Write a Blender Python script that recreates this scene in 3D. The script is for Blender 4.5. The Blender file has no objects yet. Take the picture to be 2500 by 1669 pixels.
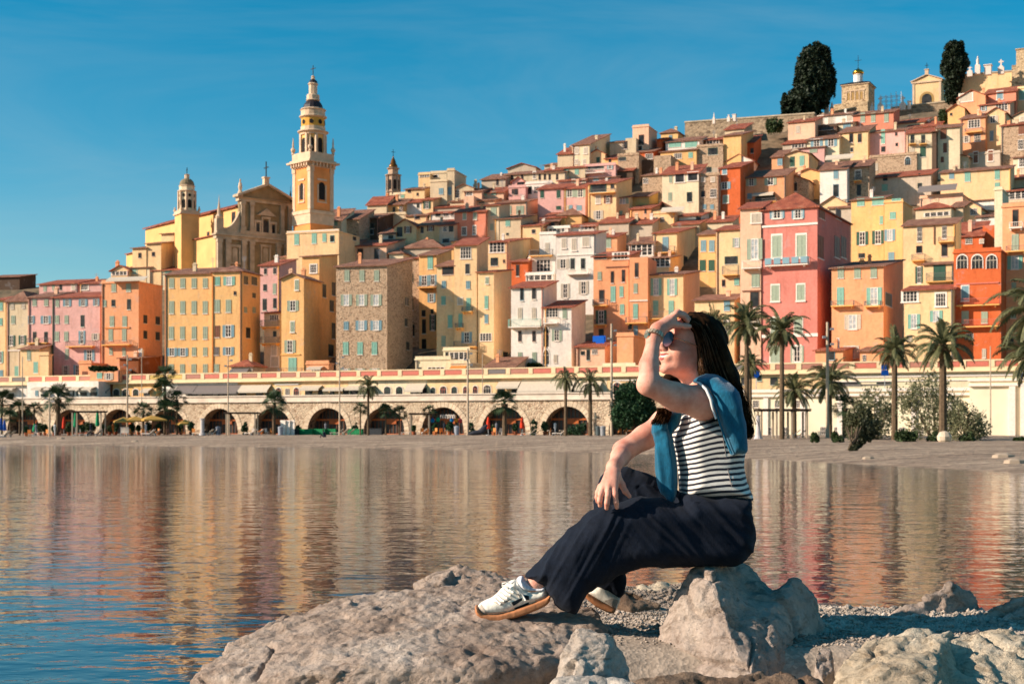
import bpy, bmesh, math, random
import numpy as np
from mathutils import Vector, Matrix, noise
random.seed(7)
R = math.radians
F, CX, HY, CAMZ = 3472.0, 1250.0, 1045.0, 2.0
scene = bpy.context.scene
COL = scene.collection

def W(px, py, Y):
    """world point seen at photo pixel (px,py) at distance Y"""
    return Vector(((px-CX)/F*Y, Y, CAMZ+(HY-py)/F*Y))

# ---------------------------------------------------------------- materials
MATS = {}
def srgb(r, g, b):
    f = lambda c: ((c/255+0.055)/1.055)**2.4 if c > 10 else c/255/12.92
    return (f(r), f(g), f(b))

def newmat(name):
    m = bpy.data.materials.new(name); m.use_nodes = True
    nt = m.node_tree; b = nt.nodes['Principled BSDF']
    return m, nt, b

def N(nt, typ, **kw):
    n = nt.nodes.new(typ)
    for k, v in kw.items():
        if k.startswith('i_'):
            n.inputs[k[2:].replace('_', ' ')].default_value = v
        else:
            setattr(n, k, v)
    return n

def ramp(nt, stops, fac):
    r = N(nt, 'ShaderNodeValToRGB')
    e = r.color_ramp.elements
    while len(e) < len(stops): e.new(0.5)
    for i, (p, c) in enumerate(stops):
        e[i].position = p; e[i].color = (*c, 1)
    nt.links.new(fac, r.inputs[0])
    return r

def mixc(nt, fac, a, b, mode='MIX'):
    m = N(nt, 'ShaderNodeMix', data_type='RGBA', blend_type=mode)
    for k, v in ((0, fac), (6, a), (7, b)):
        if hasattr(v, 'links') or isinstance(v, bpy.types.NodeSocket): nt.links.new(v, m.inputs[k])
        elif k == 0: m.inputs[0].default_value = v
        else: m.inputs[k].default_value = (*v, 1)
    return m.outputs[2]

def coords(nt, scale=(1, 1, 1), world=True):
    if world:
        g = N(nt, 'ShaderNodeNewGeometry'); src = g.outputs['Position']
    else:
        g = N(nt, 'ShaderNodeTexCoord'); src = g.outputs['Object']
    m = N(nt, 'ShaderNodeMapping'); m.inputs['Scale'].default_value = scale
    nt.links.new(src, m.inputs[0])
    return m.outputs[0]

def noise_tex(nt, vec, scale, detail=4, rough=0.55, dist=0.0):
    n = N(nt, 'ShaderNodeTexNoise'); n.inputs['Scale'].default_value = scale
    n.inputs['Detail'].default_value = detail; n.inputs['Roughness'].default_value = rough
    n.inputs['Distortion'].default_value = dist
    nt.links.new(vec, n.inputs['Vector']); return n.outputs['Fac']

def bump(nt, b, h, strength, dist, prev=None):
    n = N(nt, 'ShaderNodeBump'); n.inputs['Strength'].default_value = strength
    n.inputs['Distance'].default_value = dist
    nt.links.new(h, n.inputs['Height'])
    if prev is not None: nt.links.new(prev, n.inputs['Normal'])
    if b is not None: nt.links.new(n.outputs[0], b.inputs['Normal'])
    return n.outputs[0]

def plain(name, col, rough=0.7, metal=0.0, var=0.12, scale=3.0, spec=0.3):
    if name in MATS: return MATS[name]
    m, nt, b = newmat(name)
    v = coords(nt)
    n = noise_tex(nt, v, scale, 3)
    r = ramp(nt, [(0.3, tuple(c*(1-var) for c in col)), (0.7, tuple(min(1, c*(1+var)) for c in col))], n)
    nt.links.new(r.outputs[0], b.inputs['Base Color'])
    b.inputs['Roughness'].default_value = rough; b.inputs['Metallic'].default_value = metal
    b.inputs['Specular IOR Level'].default_value = spec
    MATS[name] = m; return m

# wall paints (albedo in display-referred sRGB)
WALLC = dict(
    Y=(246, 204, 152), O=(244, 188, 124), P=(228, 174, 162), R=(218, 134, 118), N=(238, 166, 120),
    C=(240, 218, 180), W=(244, 230, 214), G=(204, 184, 160), V=(214, 106, 60), K=(96, 76, 62),  # K: shade over the shadowed houses is put into this dark brown
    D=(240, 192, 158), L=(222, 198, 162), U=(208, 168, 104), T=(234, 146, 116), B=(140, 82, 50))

def wallmat(code):
    key = 'wall_'+code
    if key in MATS: return MATS[key]
    if code == 'S': return stonemat()
    m, nt, b = newmat('plaster_'+code)
    c = srgb(*WALLC[code])
    v = coords(nt)
    n1 = noise_tex(nt, v, 0.22, 5, 0.6)
    vs = coords(nt, (1.4, 1.4, 0.22)); n2 = noise_tex(nt, vs, 0.9, 6, 0.65)
    n3 = noise_tex(nt, v, 2.6, 5, 0.7)
    dark = tuple(x*0.86 for x in c); light = tuple(min(.86, x*1.07+0.008) for x in c)
    r1 = ramp(nt, [(0.3, dark), (0.52, c), (0.75, light)], n1)
    dirt = ramp(nt, [(0.33, (0.68, 0.64, 0.6)), (0.46, (0.96, 0.95, 0.94)), (0.6, (1, 1, 1))], n2)
    c2 = mixc(nt, 0.5, r1.outputs[0], dirt.outputs[0], 'MULTIPLY')
    fine = ramp(nt, [(0.3, (0.74, 0.72, 0.7)), (0.6, (1, 1, 1))], n3)
    c3 = mixc(nt, 0.6, c2, fine.outputs[0], 'MULTIPLY')
    n5 = noise_tex(nt, v, 0.6, 7, 0.75, 0.6); pr = ramp(nt, [(0.57, (0, 0, 0)), (0.63, (0.55, 0.55, 0.55))], n5)
    c3 = mixc(nt, pr.outputs[0], c3, tuple(0.55*x+0.16 for x in c))
    nt.links.new(c3, b.inputs['Base Color'])
    b.inputs['Roughness'].default_value = 0.9; b.inputs['Specular IOR Level'].default_value = 0.15
    bump(nt, b, n3, 0.5, 0.08)
    MATS[key] = m; return m

def stonemat(name='rubble_stone', base=(204, 172, 140), sc=3.4, dark=(150, 118, 90)):
    if name in MATS: return MATS[name]
    m, nt, b = newmat(name)
    v = coords(nt, (1, 1, 1.5))
    vo = N(nt, 'ShaderNodeTexVoronoi'); vo.inputs['Scale'].default_value = sc
    nt.links.new(v, vo.inputs['Vector'])
    vd = N(nt, 'ShaderNodeTexVoronoi', feature='DISTANCE_TO_EDGE'); vd.inputs['Scale'].default_value = sc
    nt.links.new(v, vd.inputs['Vector'])
    bw = N(nt, 'ShaderNodeRGBToBW'); nt.links.new(vo.outputs['Color'], bw.inputs[0])
    b1, b2 = srgb(*base), srgb(*dark)
    r = ramp(nt, [(0.1, b2), (0.35, b1), (0.75, tuple(min(.75, x*1.22) for x in b1))], bw.outputs[0])
    n = noise_tex(nt, v, 5, 5, 0.7)
    rn = ramp(nt, [(0.3, (0.6, 0.58, 0.55)), (0.65, (1, 1, 1))], n)
    c = mixc(nt, 0.8, r.outputs[0], rn.outputs[0], 'MULTIPLY')
    edge = ramp(nt, [(0.0, (0.55, 0.5, 0.45)), (0.07, (1, 1, 1))], vd.outputs['Distance'])
    c = mixc(nt, 0.8, c, edge.outputs[0], 'MULTIPLY')
    nt.links.new(c, b.inputs['Base Color']); b.inputs['Roughness'].default_value = 0.95
    nb = bump(nt, None, vd.outputs['Distance'], 0.8, 0.2)
    bump(nt, b, n, 0.5, 0.06, nb)
    MATS[name] = m; return m

def tilemat(name='terracotta_tiles', c1=(174, 90, 62), c2=(124, 66, 50), c3=(198, 132, 100)):
    if name in MATS: return MATS[name]
    m, nt, b = newmat(name)
    v = coords(nt, (1, 1, 1), False)
    w = N(nt, 'ShaderNodeTexWave', bands_direction='X'); w.inputs['Scale'].default_value = 1.25
    w.inputs['Distortion'].default_value = 0.6; w.inputs['Detail'].default_value = 1.0
    nt.links.new(v, w.inputs['Vector'])
    n = noise_tex(nt, coords(nt), 0.8, 6, 0.7); n2 = noise_tex(nt, coords(nt), 5, 3, 0.7)
    r = ramp(nt, [(0.3, srgb(*c2)), (0.5, srgb(*c1)), (0.72, srgb(*c3))], n)
    rr = ramp(nt, [(0.3, (0.55, 0.52, 0.5)), (0.65, (1, 1, 1))], n2)
    c = mixc(nt, 0.8, r.outputs[0], rr.outputs[0], 'MULTIPLY')
    nt.links.new(c, b.inputs['Base Color']); b.inputs['Roughness'].default_value = 0.9
    bump(nt, b, w.outputs['Fac'], 0.9, 0.12)
    MATS[name] = m; return m

SH = dict(g=(160, 170, 146), b=(126, 158, 166), t=(136, 182, 162), w=(200, 184, 162), k=(58, 92, 74),
          n=(132, 84, 62), p=(180, 120, 100), O=(240, 178, 98), W=(238, 222, 205), o=(214, 130, 60), y=(214, 178, 96), r=(204, 112, 92), s=(120, 110, 104))
def paint(code, rough=0.6):
    return plain('paint_'+code, srgb(*SH[code]), rough, var=0.1, scale=4)
def darkglass():
    if 'dark_pane' in MATS: return MATS['dark_pane']
    m, nt, b = newmat('dark_pane'); n = noise_tex(nt, coords(nt), 0.7, 2)
    r = ramp(nt, [(0.35, (0.012, 0.012, 0.013)), (0.7, (0.06, 0.055, 0.05))], n)
    nt.links.new(r.outputs[0], b.inputs['Base Color']); b.inputs['Roughness'].default_value = 0.3; b.inputs['Specular IOR Level'].default_value = 0.25
    MATS['dark_pane'] = m; return m
def lightpane():
    return plain('curtained_pane', (0.42, 0.43, 0.42), 0.25, var=0.35, scale=2.2, spec=0.5)

# ---------------------------------------------------------------- mesh builder
class MB:
    def __init__(s): s.v = []; s.f = []; s.m = []
    def face(s, pts, mi=0):
        i = len(s.v); s.v += [tuple(p) for p in pts]; s.f.append(tuple(range(i, i+len(pts)))); s.m.append(mi)
    def mesh(s, verts, faces, mi=0):
        i = len(s.v); s.v += [tuple(p) for p in verts]
        for f in faces: s.f.append(tuple(i+k for k in f)); s.m.append(mi)
    def box(s, x0, x1, y0, y1, z0, z1, mi=0):
        v = [(x0,y0,z0),(x1,y0,z0),(x1,y1,z0),(x0,y1,z0),(x0,y0,z1),(x1,y0,z1),(x1,y1,z1),(x0,y1,z1)]
        s.mesh(v, [(0,3,2,1),(4,5,6,7),(0,1,5,4),(1,2,6,5),(2,3,7,6),(3,0,4,7)], mi)
    def slab(s, quad, t, mi=0):
        """thick sheet: 4 top corners (ccw from above), thickness t downward"""
        a = [Vector(p) for p in quad]; b = [p-Vector((0,0,t)) for p in a]
        s.mesh(a+b, [(0,1,2,3),(7,6,5,4),(0,4,5,1),(1,5,6,2),(2,6,7,3),(3,7,4,0)], mi)
    def tube(s, pts, rads, n=6, mi=0, cap=True):
        pts = [Vector(p) for p in pts]; base = len(s.v)
        if not hasattr(rads, '__len__'): rads = [rads]*len(pts)
        up = Vector((0, 0, 1))
        for i, p in enumerate(pts):
            t = (pts[min(i+1, len(pts)-1)]-pts[max(i-1, 0)])
            if t.length < 1e-9: t = Vector((0, 0, 1))
            t.normalize()
            a = t.cross(up if abs(t.z) < 0.95 else Vector((1, 0, 0))).normalized(); b = t.cross(a)
            for k in range(n):
                an = 2*math.pi*k/n
                s.v.append(tuple(p+(a*math.cos(an)+b*math.sin(an))*rads[i]))
        for i in range(len(pts)-1):
            for k in range(n):
                q = base+i*n
                s.f.append((q+k, q+(k+1) % n, q+n+(k+1) % n, q+n+k)); s.m.append(mi)
        if cap:
            s.f.append(tuple(base+k for k in range(n))); s.m.append(mi)
            q = base+(len(pts)-1)*n
            s.f.append(tuple(q+n-1-k for k in range(n))); s.m.append(mi)
    def lathe(s, prof, n=12, mi=0, c=(0, 0)):
        """prof: list of (r,z)"""
        base = len(s.v)
        for r, z in prof:
            for k in range(n):
                an = 2*math.pi*(k+.5)/n
                s.v.append((c[0]+r*math.cos(an), c[1]+r*math.sin(an), z))
        for i in range(len(prof)-1):
            for k in range(n):
                q = base+i*n
                s.f.append((q+k, q+(k+1) % n, q+n+(k+1) % n, q+n+k)); s.m.append(mi)
        s.f.append(tuple(base+n-1-k for k in range(n))); s.m.append(mi)
        q = base+(len(prof)-1)*n
        s.f.append(tuple(q+k for k in range(n))); s.m.append(mi)
    def build(s, name, mats, parent=None, loc=(0, 0, 0), rz=0.0, smooth=False):
        me = bpy.data.meshes.new(name); me.from_pydata([tuple(v) for v in s.v], [], s.f)
        for m in (mats if isinstance(mats, (list, tuple)) else [mats]): me.materials.append(m)
        if any(s.m): me.polygons.foreach_set('material_index', s.m)
        if smooth: me.polygons.foreach_set('use_smooth', [True]*len(me.polygons))
        me.update()
        return link(name, me, parent, loc, rz)

def link(name, me, parent=None, loc=(0, 0, 0), rz=0.0, scale=None):
    o = bpy.data.objects.new(name, me); COL.objects.link(o)
    o.parent = parent; o.location = loc; o.rotation_euler = (0, 0, rz)
    if scale: o.scale = scale
    return o
def tag(o, label=None, cat=None, group=None, kind=None):
    if label: o['label'] = label
    if cat: o['category'] = cat
    if group: o['group'] = group
    if kind: o['kind'] = kind
    return o
def empty(name, loc, rz=0.0, label=None, cat=None, group=None):
    o = link(name, None, None, loc, rz); o.empty_display_size = 0.3
    return tag(o, label, cat, group)
def nparr(name, verts, faces, mats, parent=None, smooth=True, mi=None, loc=(0, 0, 0), rz=0):
    """fast mesh from numpy verts + quad/tri index array"""
    me = bpy.data.meshes.new(name)
    verts = np.asarray(verts, np.float32); faces = np.asarray(faces, np.int32)
    k = faces.shape[1]
    me.vertices.add(len(verts)); me.vertices.foreach_set('co', verts.ravel())
    me.loops.add(faces.size); me.loops.foreach_set('vertex_index', faces.ravel())
    me.polygons.add(len(faces))
    me.polygons.foreach_set('loop_start', np.arange(0, faces.size, k, dtype=np.int32))
    for m in (mats if isinstance(mats, (list, tuple)) else [mats]): me.materials.append(m)
    if mi is not None: me.polygons.foreach_set('material_index', np.asarray(mi, np.int32))
    me.update(calc_edges=True); me.validate()
    if smooth: me.polygons.foreach_set('use_smooth', [True]*len(me.polygons))
    return link(name, me, parent, loc, rz)

# ---------------------------------------------------------------- camera, world, sun
cam = bpy.data.cameras.new('camera'); cam.lens = 50; cam.sensor_width = 36
cam.shift_y = (HY-1669/2)/2500; cam.clip_end = 6000; cam.clip_start = 0.05
cam.dof.use_dof = True; cam.dof.focus_distance = 4.85; cam.dof.aperture_fstop = 12
co = bpy.data.objects.new('camera', cam); COL.objects.link(co)
co.location = (0, 0, CAMZ); co.rotation_euler = (R(90), 0, 0); scene.camera = co

SUN_A, SUN_E = 79.0, 26.0
w = bpy.data.worlds.new('World'); scene.world = w; w.use_nodes = True
nt = w.node_tree; bg = nt.nodes['Background']
sky = nt.nodes.new('ShaderNodeTexSky'); sky.sky_type = 'NISHITA'; sky.sun_disc = False
sky.sun_elevation = R(SUN_E)
sdir = Vector((-math.sin(R(SUN_A))*math.cos(R(SUN_E)), -math.cos(R(SUN_A))*math.cos(R(SUN_E)), math.sin(R(SUN_E))))
sky.sun_rotation = math.atan2(sdir.x, sdir.y)
sky.air_density = 1.0; sky.dust_density = 0.25; sky.ozone_density = 3.0
hs = nt.nodes.new('ShaderNodeHueSaturation'); hs.inputs['Saturation'].default_value = 1.5; hs.inputs['Hue'].default_value = 0.478
nt.links.new(sky.outputs[0], hs.inputs['Color']); tc = nt.nodes.new('ShaderNodeTexCoord'); mp = nt.nodes.new('ShaderNodeMapping'); mp.inputs['Scale'].default_value = (2.2, 2.2, 11); mp.inputs['Rotation'].default_value = (0.0, 0.22, 0)
nt.links.new(tc.outputs['Generated'], mp.inputs[0]); cn = noise_tex(nt, mp.outputs[0], 1.0, 6, 0.6, 0.8)
cr_ = ramp(nt, [(0.46, (0, 0, 0)), (0.78, (0.24, 0.24, 0.24))], cn)
cm = mixc(nt, cr_.outputs[0], hs.outputs[0], (3.6, 4.6, 5.0)); nt.links.new(cm, bg.inputs[0])
bg.inputs[1].default_value = 0.08
sl = bpy.data.lights.new('sun', 'SUN'); sl.energy = 5.0; sl.angle = R(0.5); sl.color = (1.0, 0.855, 0.72)
so = bpy.data.objects.new('sun', sl); COL.objects.link(so)
so.rotation_euler = sdir.to_track_quat('Z', 'Y').to_euler()
scene.view_settings.view_transform = 'Standard'; scene.view_settings.look = 'None'
scene.view_settings.exposure = 0.62; scene.view_settings.gamma = 1.0
scene.cycles.use_denoising = True
scene.cycles.max_bounces = 6
# ================================================================ terrain, water, beach
TW = math.atan(0.41)
def wall_Y(px):
    k = (px-CX)/F; return 192.8/(1+0.41*k)
def wall_s(px):
    return (px-CX)/F*wall_Y(px)/math.cos(TW)
SHORE = [(-900, 1081), (0, 1085), (400, 1088), (900, 1092), (1500, 1104), (1880, 1121), (2200, 1138), (2500, 1154), (3300, 1190)]
def shore_Y(px):
    for (a, ya), (b, yb) in zip(SHORE, SHORE[1:]):
        if px <= b: return 2*F/(ya+(yb-ya)*(px-a)/(b-a)-HY)
    return 48

def water():
    m, nt, b = newmat('sea_water')
    g = N(nt, 'ShaderNodeNewGeometry')
    def layer(sc, rot, asp, detail):
        mp = N(nt, 'ShaderNodeMapping'); mp.inputs['Scale'].default_value = (sc, sc*asp, sc); mp.inputs['Rotation'].default_value = (0, 0, rot)
        nt.links.new(g.outputs['Position'], mp.inputs[0])
        return noise_tex(nt, mp.outputs[0], 1.0, detail, 0.5, 0.3)
    n1 = layer(0.55, 0.25, 1.7, 2); n2 = layer(2.1, -0.15, 1.5, 2); n3 = layer(6.5, 0.1, 1.3, 2); n0 = layer(0.03, 0.2, 2.0, 2)
    r0 = ramp(nt, [(0.35, (0.55,)*3), (0.65, (1.25,)*3)], n0)
    b1 = bump(nt, None, n1, 1.0, 0.03)
    b2 = N(nt, 'ShaderNodeBump'); b2.inputs['Distance'].default_value = 0.0135
    nt.links.new(n2, b2.inputs['Height']); nt.links.new(b1, b2.inputs['Normal']); nt.links.new(r0.outputs[0], b2.inputs['Strength'])
    bump(nt, b, n3, 0.7, 0.0035, b2.outputs[0])
    b.inputs['Base Color'].default_value = (0.001, 0.026, 0.045, 1)
    b.inputs['Roughness'].default_value = 0.03; b.inputs['IOR'].default_value = 1.38
    b.inputs['Specular IOR Level'].default_value = 0.5
    mb = MB(); mb.face([(-420, -60, 0), (420, -60, 0), (420, 260, 0), (-420, 260, 0)])
    tag(mb.build('water', m), kind='structure')
water()

def sandmat(name, c1, c2, sc):
    m, nt, b = newmat(name); v = coords(nt)
    vo = N(nt, 'ShaderNodeTexVoronoi'); vo.inputs['Scale'].default_value = sc; nt.links.new(v, vo.inputs['Vector'])
    n = noise_tex(nt, coords(nt, (0.15, 1, 1)), 0.9, 6, 0.65)
    n2 = noise_tex(nt, v, 7, 5, 0.8)
    bw = N(nt, 'ShaderNodeRGBToBW'); nt.links.new(vo.outputs['Color'], bw.inputs[0])
    r = ramp(nt, [(0.35, srgb(*c1)), (0.65, srgb(*c2))], n)
    rr = ramp(nt, [(0.15, (0.6,)*3), (0.8, (1.15,)*3)], bw.outputs[0])
    c = mixc(nt, 0.8, r.outputs[0], rr.outputs[0], 'MULTIPLY')
    r2 = ramp(nt, [(0.35, (0.75,)*3), (0.6, (1,)*3)], n2); c = mixc(nt, 0.9, c, r2.outputs[0], 'MULTIPLY')
    nt.links.new(c, b.inputs['Base Color']); b.inputs['Roughness'].default_value = 0.95
    nb = bump(nt, None, n2, 1.0, 0.35/sc); bump(nt, b, vo.outputs['Distance'], 0.6 if sc < 50 else 0.35, 0.5/sc, nb)
    MATS[name] = m; return m

def beach():
    mat = sandmat('grey_beach_shingle', (136, 110, 88), (204, 178, 150), 2.2)
    nx, ny = 150, 40; V = []; Fq = []
    for j in range(ny+1):
        t = j/ny
        for i in range(nx+1):
            px = -900+i*4200/nx
            y0, y1 = shore_Y(px), wall_Y(px)+3
            Y = y0+(y1-y0)*(t*1.03-0.03)
            prof = 1.15*(1-math.exp(-(t*1.03-0.03)*3.2))/(1-math.exp(-3.2))
            d = Y-y0
            z = prof-0.02*(t < .01)
            X = (px-CX)/F*Y
            z += 0.09*noise.noise(Vector((X*.05, Y*.22, 0)))*min(1, t*12)+0.045*noise.noise(Vector((X*.25, Y*.7, 3)))*min(1, t*12)
            if j == 0: z = -0.35
            V.append((X, Y, z))
    for j in range(ny):
        for i in range(nx):
            a = j*(nx+1)+i; Fq.append((a, a+1, a+nx+2, a+nx+1))
    tag(nparr('beach', V, Fq, mat), kind='structure')
beach()

def front_Y(px): return wall_Y(px)+30
def depth(px, py_base): return front_Y(px)+max(-25, (905-py_base))*0.22
SKYL = [(-400, 900), (-180, 780), (-60, 700), (0, 690), (300, 660), (380, 640), (700, 600), (900, 505), (1150, 455), (1380, 400), (1700, 340), (2000, 285), (2350, 250), (2900, 250)]
def skyl(px):
    if px < -400: return 905
    for (a, ya), (b, yb) in zip(SKYL, SKYL[1:]):
        if px <= b: return ya+(yb-ya)*(px-a)/(b-a)
    return 250
def terrain():
    m, nt, b = newmat('hill_earth'); n = noise_tex(nt, coords(nt), 0.25, 6, 0.7)
    r = ramp(nt, [(0.35, srgb(66, 60, 40)), (0.55, srgb(120, 98, 72)), (0.7, srgb(150, 128, 98))], n)
    nt.links.new(r.outputs[0], b.inputs['Base Color']); b.inputs['Roughness'].default_value = 1
    V = []; Fq = []; xs = list(range(-400, 2901, 50)); rows = []
    for j in range(34):
        for px in xs:
            y0 = wall_Y(px)+20
            Y = y0+j*6.0
            py = 905-max(0, Y-front_Y(px))/0.22+30
            lim = skyl(px)+14
            if py < lim:
                Ys = front_Y(px)+(905+30-lim)*0.22
                z = CAMZ+(HY-lim)/F*Ys-(Y-Ys)*0.06
            else: z = CAMZ+(HY-py)/F*Y
            if px < -300: z = min(z, 9.75)
            if Y < front_Y(px): z = 9.75
            z = max(z, 9.75) if Y < front_Y(px)+4 else z
            V.append(((px-CX)/F*Y, Y, z))
    n_ = len(xs)
    for j in range(33):
        for i in range(n_-1):
            a = j*n_+i; Fq.append((a, a+1, a+n_+1, a+n_))
    tag(nparr('hillside', V, Fq, m), kind='structure')
terrain()

# ================================================================ window / house kit
WM = {}
def shutter_mesh(col, big):
    k = ('shutter', col, big)
    if k in WM: return WM[k]
    b = MB()
    # stiles, rails and recessed louvres
    b.box(-.5, -.36, -.05, 0, -.5, .5); b.box(.36, .5, -.05, 0, -.5, .5)
    for z in (-.5, -.03, .44): b.box(-.36, .36, -.048, -0.002, z, z+.06)
    for z0, z1 in ((-.44, -.03), (.03, .44)):
        n = 5 if big else 3
        for i in range(n):
            a = z0+(z1-z0)*i/n; c = z0+(z1-z0)*(i+1)/n
            b.mesh([(-.36, -.012, a), (.36, -.012, a), (.36, -.036, c), (-.36, -.036, c)], [(0, 1, 2, 3)])
            b.mesh([(-.36, -.036, c), (.36, -.036, c), (.36, -.012, c), (-.36, -.012, c)], [(0, 1, 2, 3)])
    o = b.build('shutter', paint(col)); me = o.data; bpy.data.objects.remove(o)
    WM[k] = me; return me
def window_mesh(t, col):
    low = t.lower(); k = ('window', t, col)
    if k in WM: return WM[k]
    b = MB(); mats = [paint('W'), darkglass(), lightpane(), paint(col)]
    hw = .25 if low in 'oq' else .5
    if t.isupper():  # plaster surround
        e, f = hw+.11, .58
        b.box(-e, -hw, -.05, 0, -f, f); b.box(hw, e, -.05, 0, -f, f)
        b.box(-hw, hw, -.05, 0, .5, f); b.box(-e-.04, e+.04, -.16, -.052, -f-.02, -.5)
        b.box(-hw, hw, -.05, 0, -f, -.5)
    if low == 'a':
        pts = [(-.5, -.5), (.5, -.5)]+[(.5*math.cos(a*math.pi/10), .12+.38*math.sin(a*math.pi/10)) for a in range(11)]
        n = len(pts)
        b.mesh([(x, -.03, z) for x, z in pts], [tuple(range(n))], 1)
        for i in range(1, n):
            (x0, z0), (x1, z1) = pts[i], pts[(i+1) % n]
            if i == n-1: x1, z1 = pts[0]
            s = 1.14
            b.mesh([(x0, -.09, z0), (x1, -.09, z1), (x1*s, -.09, z1*s+.02), (x0*s, -.09, z0*s+.02)], [(0, 1, 2, 3)], 0)
        for x in (-.17, .17): b.box(x-.02, x+.02, -.05, -.031, -.5, .4, 3)
        b.box(-.5, .5, -.052, -.033, .1, .14, 3)
    else:
        pane = 2 if low in 'q' else 1
        if low == 'c': pane = 1
        b.box(-hw, hw, -.012, 0, -.5, .5, pane)
        fr = 0 if low in 'gqod' else 3
        if low == 'd': fr = 3
        if low != 'c':
            fw = .05
            b.box(-hw, -hw+fw, -.05, -.013, -.5, .5, fr); b.box(hw-fw, hw, -.05, -.013, -.5, .5, fr)
            b.box(-hw+fw, hw-fw, -.05, -.013, .45, .5, fr); b.box(-hw+fw, hw-fw, -.05, -.013, -.5, -.45, fr)
            if low in 'oqg':
                b.box(-.022, .022, -.045, -.014, -.45, .45, fr)
                for z in (-.15, .15): b.box(-hw+fw, hw-fw, -.04, -.016, z-.012, z+.012, fr)
                if low == 'g':
                    for x in (-.25, .25): b.box(x-.02, x+.02, -.045, -.014, -.45, .45, fr)
        if not t.isupper(): b.box(-hw-.05, hw+.05, -.12, 0, -.56, -.51, 0)
    o = b.build('window', mats); me = o.data; bpy.data.objects.remove(o)
    WM[k] = me; return me

TILES = dict(A=(0, 600, 3.136), B=(300, 400, 4.698), C=(400, 600, 3.136), D=(650, 120, 3.135), E=(800, 500, 3.136),
             F=(880, 300, 4.698), G=(1200, 450, 3.136), H=(1340, 250, 4.698), I=(1600, 380, 3.136), J=(1900, 80, 3.733),
             K=(2000, 400, 3.136), Z=(0, 0, 1), L=(0, 890, 5.22), M=(400, 890, 5.22), Q=(850, 900, 3.356), U=(1800, 850, 3.356))

class Frame:
    """local frame of a facade: corner C, rotated by -theta"""
    def __init__(s, xl, xc, xr, Yc, theta, dmin=8.0):
        s.th = R(theta); c, n = math.cos(s.th), math.sin(s.th)
        kc = (xc-CX)/F; s.C = Vector((kc*Yc, Yc, 0)); k = (xl-CX)/F
        s.w = (s.C.x-k*Yc)/(c+k*n)
        s.d = dmin
        if xr:
            k = (xr-CX)/F; q = n-k*c
            if q > .03: s.d = min(26, (k*Yc-s.C.x)/q)
        s.back = Vector((n, c, 0)); s.right = Vector((c, -n, 0))
    def on(s, px, py, side=False, off=0.0):
        """(local coordinate along wall, z, metres per px along wall, metres per px up)"""
        k = (px-CX)/F; c, n = math.cos(s.th), math.sin(s.th)
        if side:
            t = (s.C.x*c-s.C.y*n)/(k*c-n) if abs(k*c-n) > 1e-4 else s.C.y
            P = Vector((k*t, t, 0)); return (P-s.C).dot(s.back), CAMZ+(HY-py)/F*t, t/F/max(.12, abs(n-k*c)), t/F
        t = (s.C.dot(s.back)+off)/(k*n+c)
        P = Vector((k*t, t, 0)); return (P-s.C).dot(s.right), CAMZ+(HY-py)/F*t, t/F/(c+k*n), t/F

def add_window(fr, par, z0, t, col, px, py, wpx, hpx, side, big):
    a, z, mx, mz = fr.on(px, py, side)
    wd, ht = wpx*mx, hpx*mz
    if side: a = min(max(a, wd/2+.2), fr.d-wd/2-.2); loc = (0, a, z-z0); rz = R(90)
    else: loc = (a, 0, z-z0); rz = 0
    o = link('window', window_mesh(t, col), par, loc, rz, (wd, 1, ht))
    low = t.lower()
    if low in 'coq':
        sm = shutter_mesh(col, big)
        for sx in (-1, 1):
            link('shutter', sm, o, (sx*(.25 if low == 'c' else .375), -.02, 0), 0, (.49 if low == 'c' else .25, 1, 1))
    return o

def add_balcony(fr, par, z0, col, px, py, wpx, hpx):
    a, z, mx, mz = fr.on(px, py); w = wpx*mx; h = max(.7, hpx*mz); z -= z0; zb = z-h/2; dd = .95
    b = MB(); b.box(a-w/2, a+w/2, -dd, -.001, zb-.16, zb)
    for sx in (-.4, .4): b.box(a+sx*w-.08, a+sx*w+.08, -dd*.7, -.002, zb-.42, zb-.161)
    r = MB(); r.box(a-w/2, a+w/2, -dd, -dd+.05, zb+h-.05, zb+h)
    n = max(3, int(w/.22))
    for i in range(n+1):
        x = a-w/2+.02+(w-.04)*i/n; r.box(x-.017, x+.017, -dd+.006, -dd+.04, zb+.001, zb+h-.051)
    for sx in (-1, 1):
        r.box(a+sx*w/2-.02, a+sx*w/2+.02, -dd+.051, -.01, zb+h-.05, zb+h)
        for q in range(4): r.box(a+sx*w/2-.017, a+sx*w/2+.017, -dd+.2+q*.2, -dd+.23+q*.2, zb+.001, zb+h-.051)
    m = {'k': 's', 'n': 's', 'w': 'W'}.get(col, col)
    o = b.build('balcony', paint('W' if col in 'wbt' else 'O'), par)
    r.build('railing', paint(m), o)
    if col == 'b' and w > 5:  # balcony boxes
        q = MB()
        for i in range(5):
            x = a-w/2+.5+i*(w-1)/4; q.box(x-.5, x+.5, -dd-.12, -dd-.01, zb+.1, zb+h*.95)
        q.build('planter', paint('b'), o)
def add_awning(fr, par, z0, col, px, py, wpx, hpx):
    a, z, mx, mz = fr.on(px, py); w = wpx*mx; h = hpx*mz; z = z-z0; out = max(1.2, h*1.3)
    b = MB(); b.slab([(a-w/2, -out, z-h/2), (a+w/2, -out, z-h/2), (a+w/2, -.02, z+h/2), (a-w/2, -.02, z+h/2)], .06)
    b.box(a-w/2, a+w/2, -out-.03, -out-.001, z-h/2-.3, z-h/2)
    b.build('awning', paint(col), par)

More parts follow.
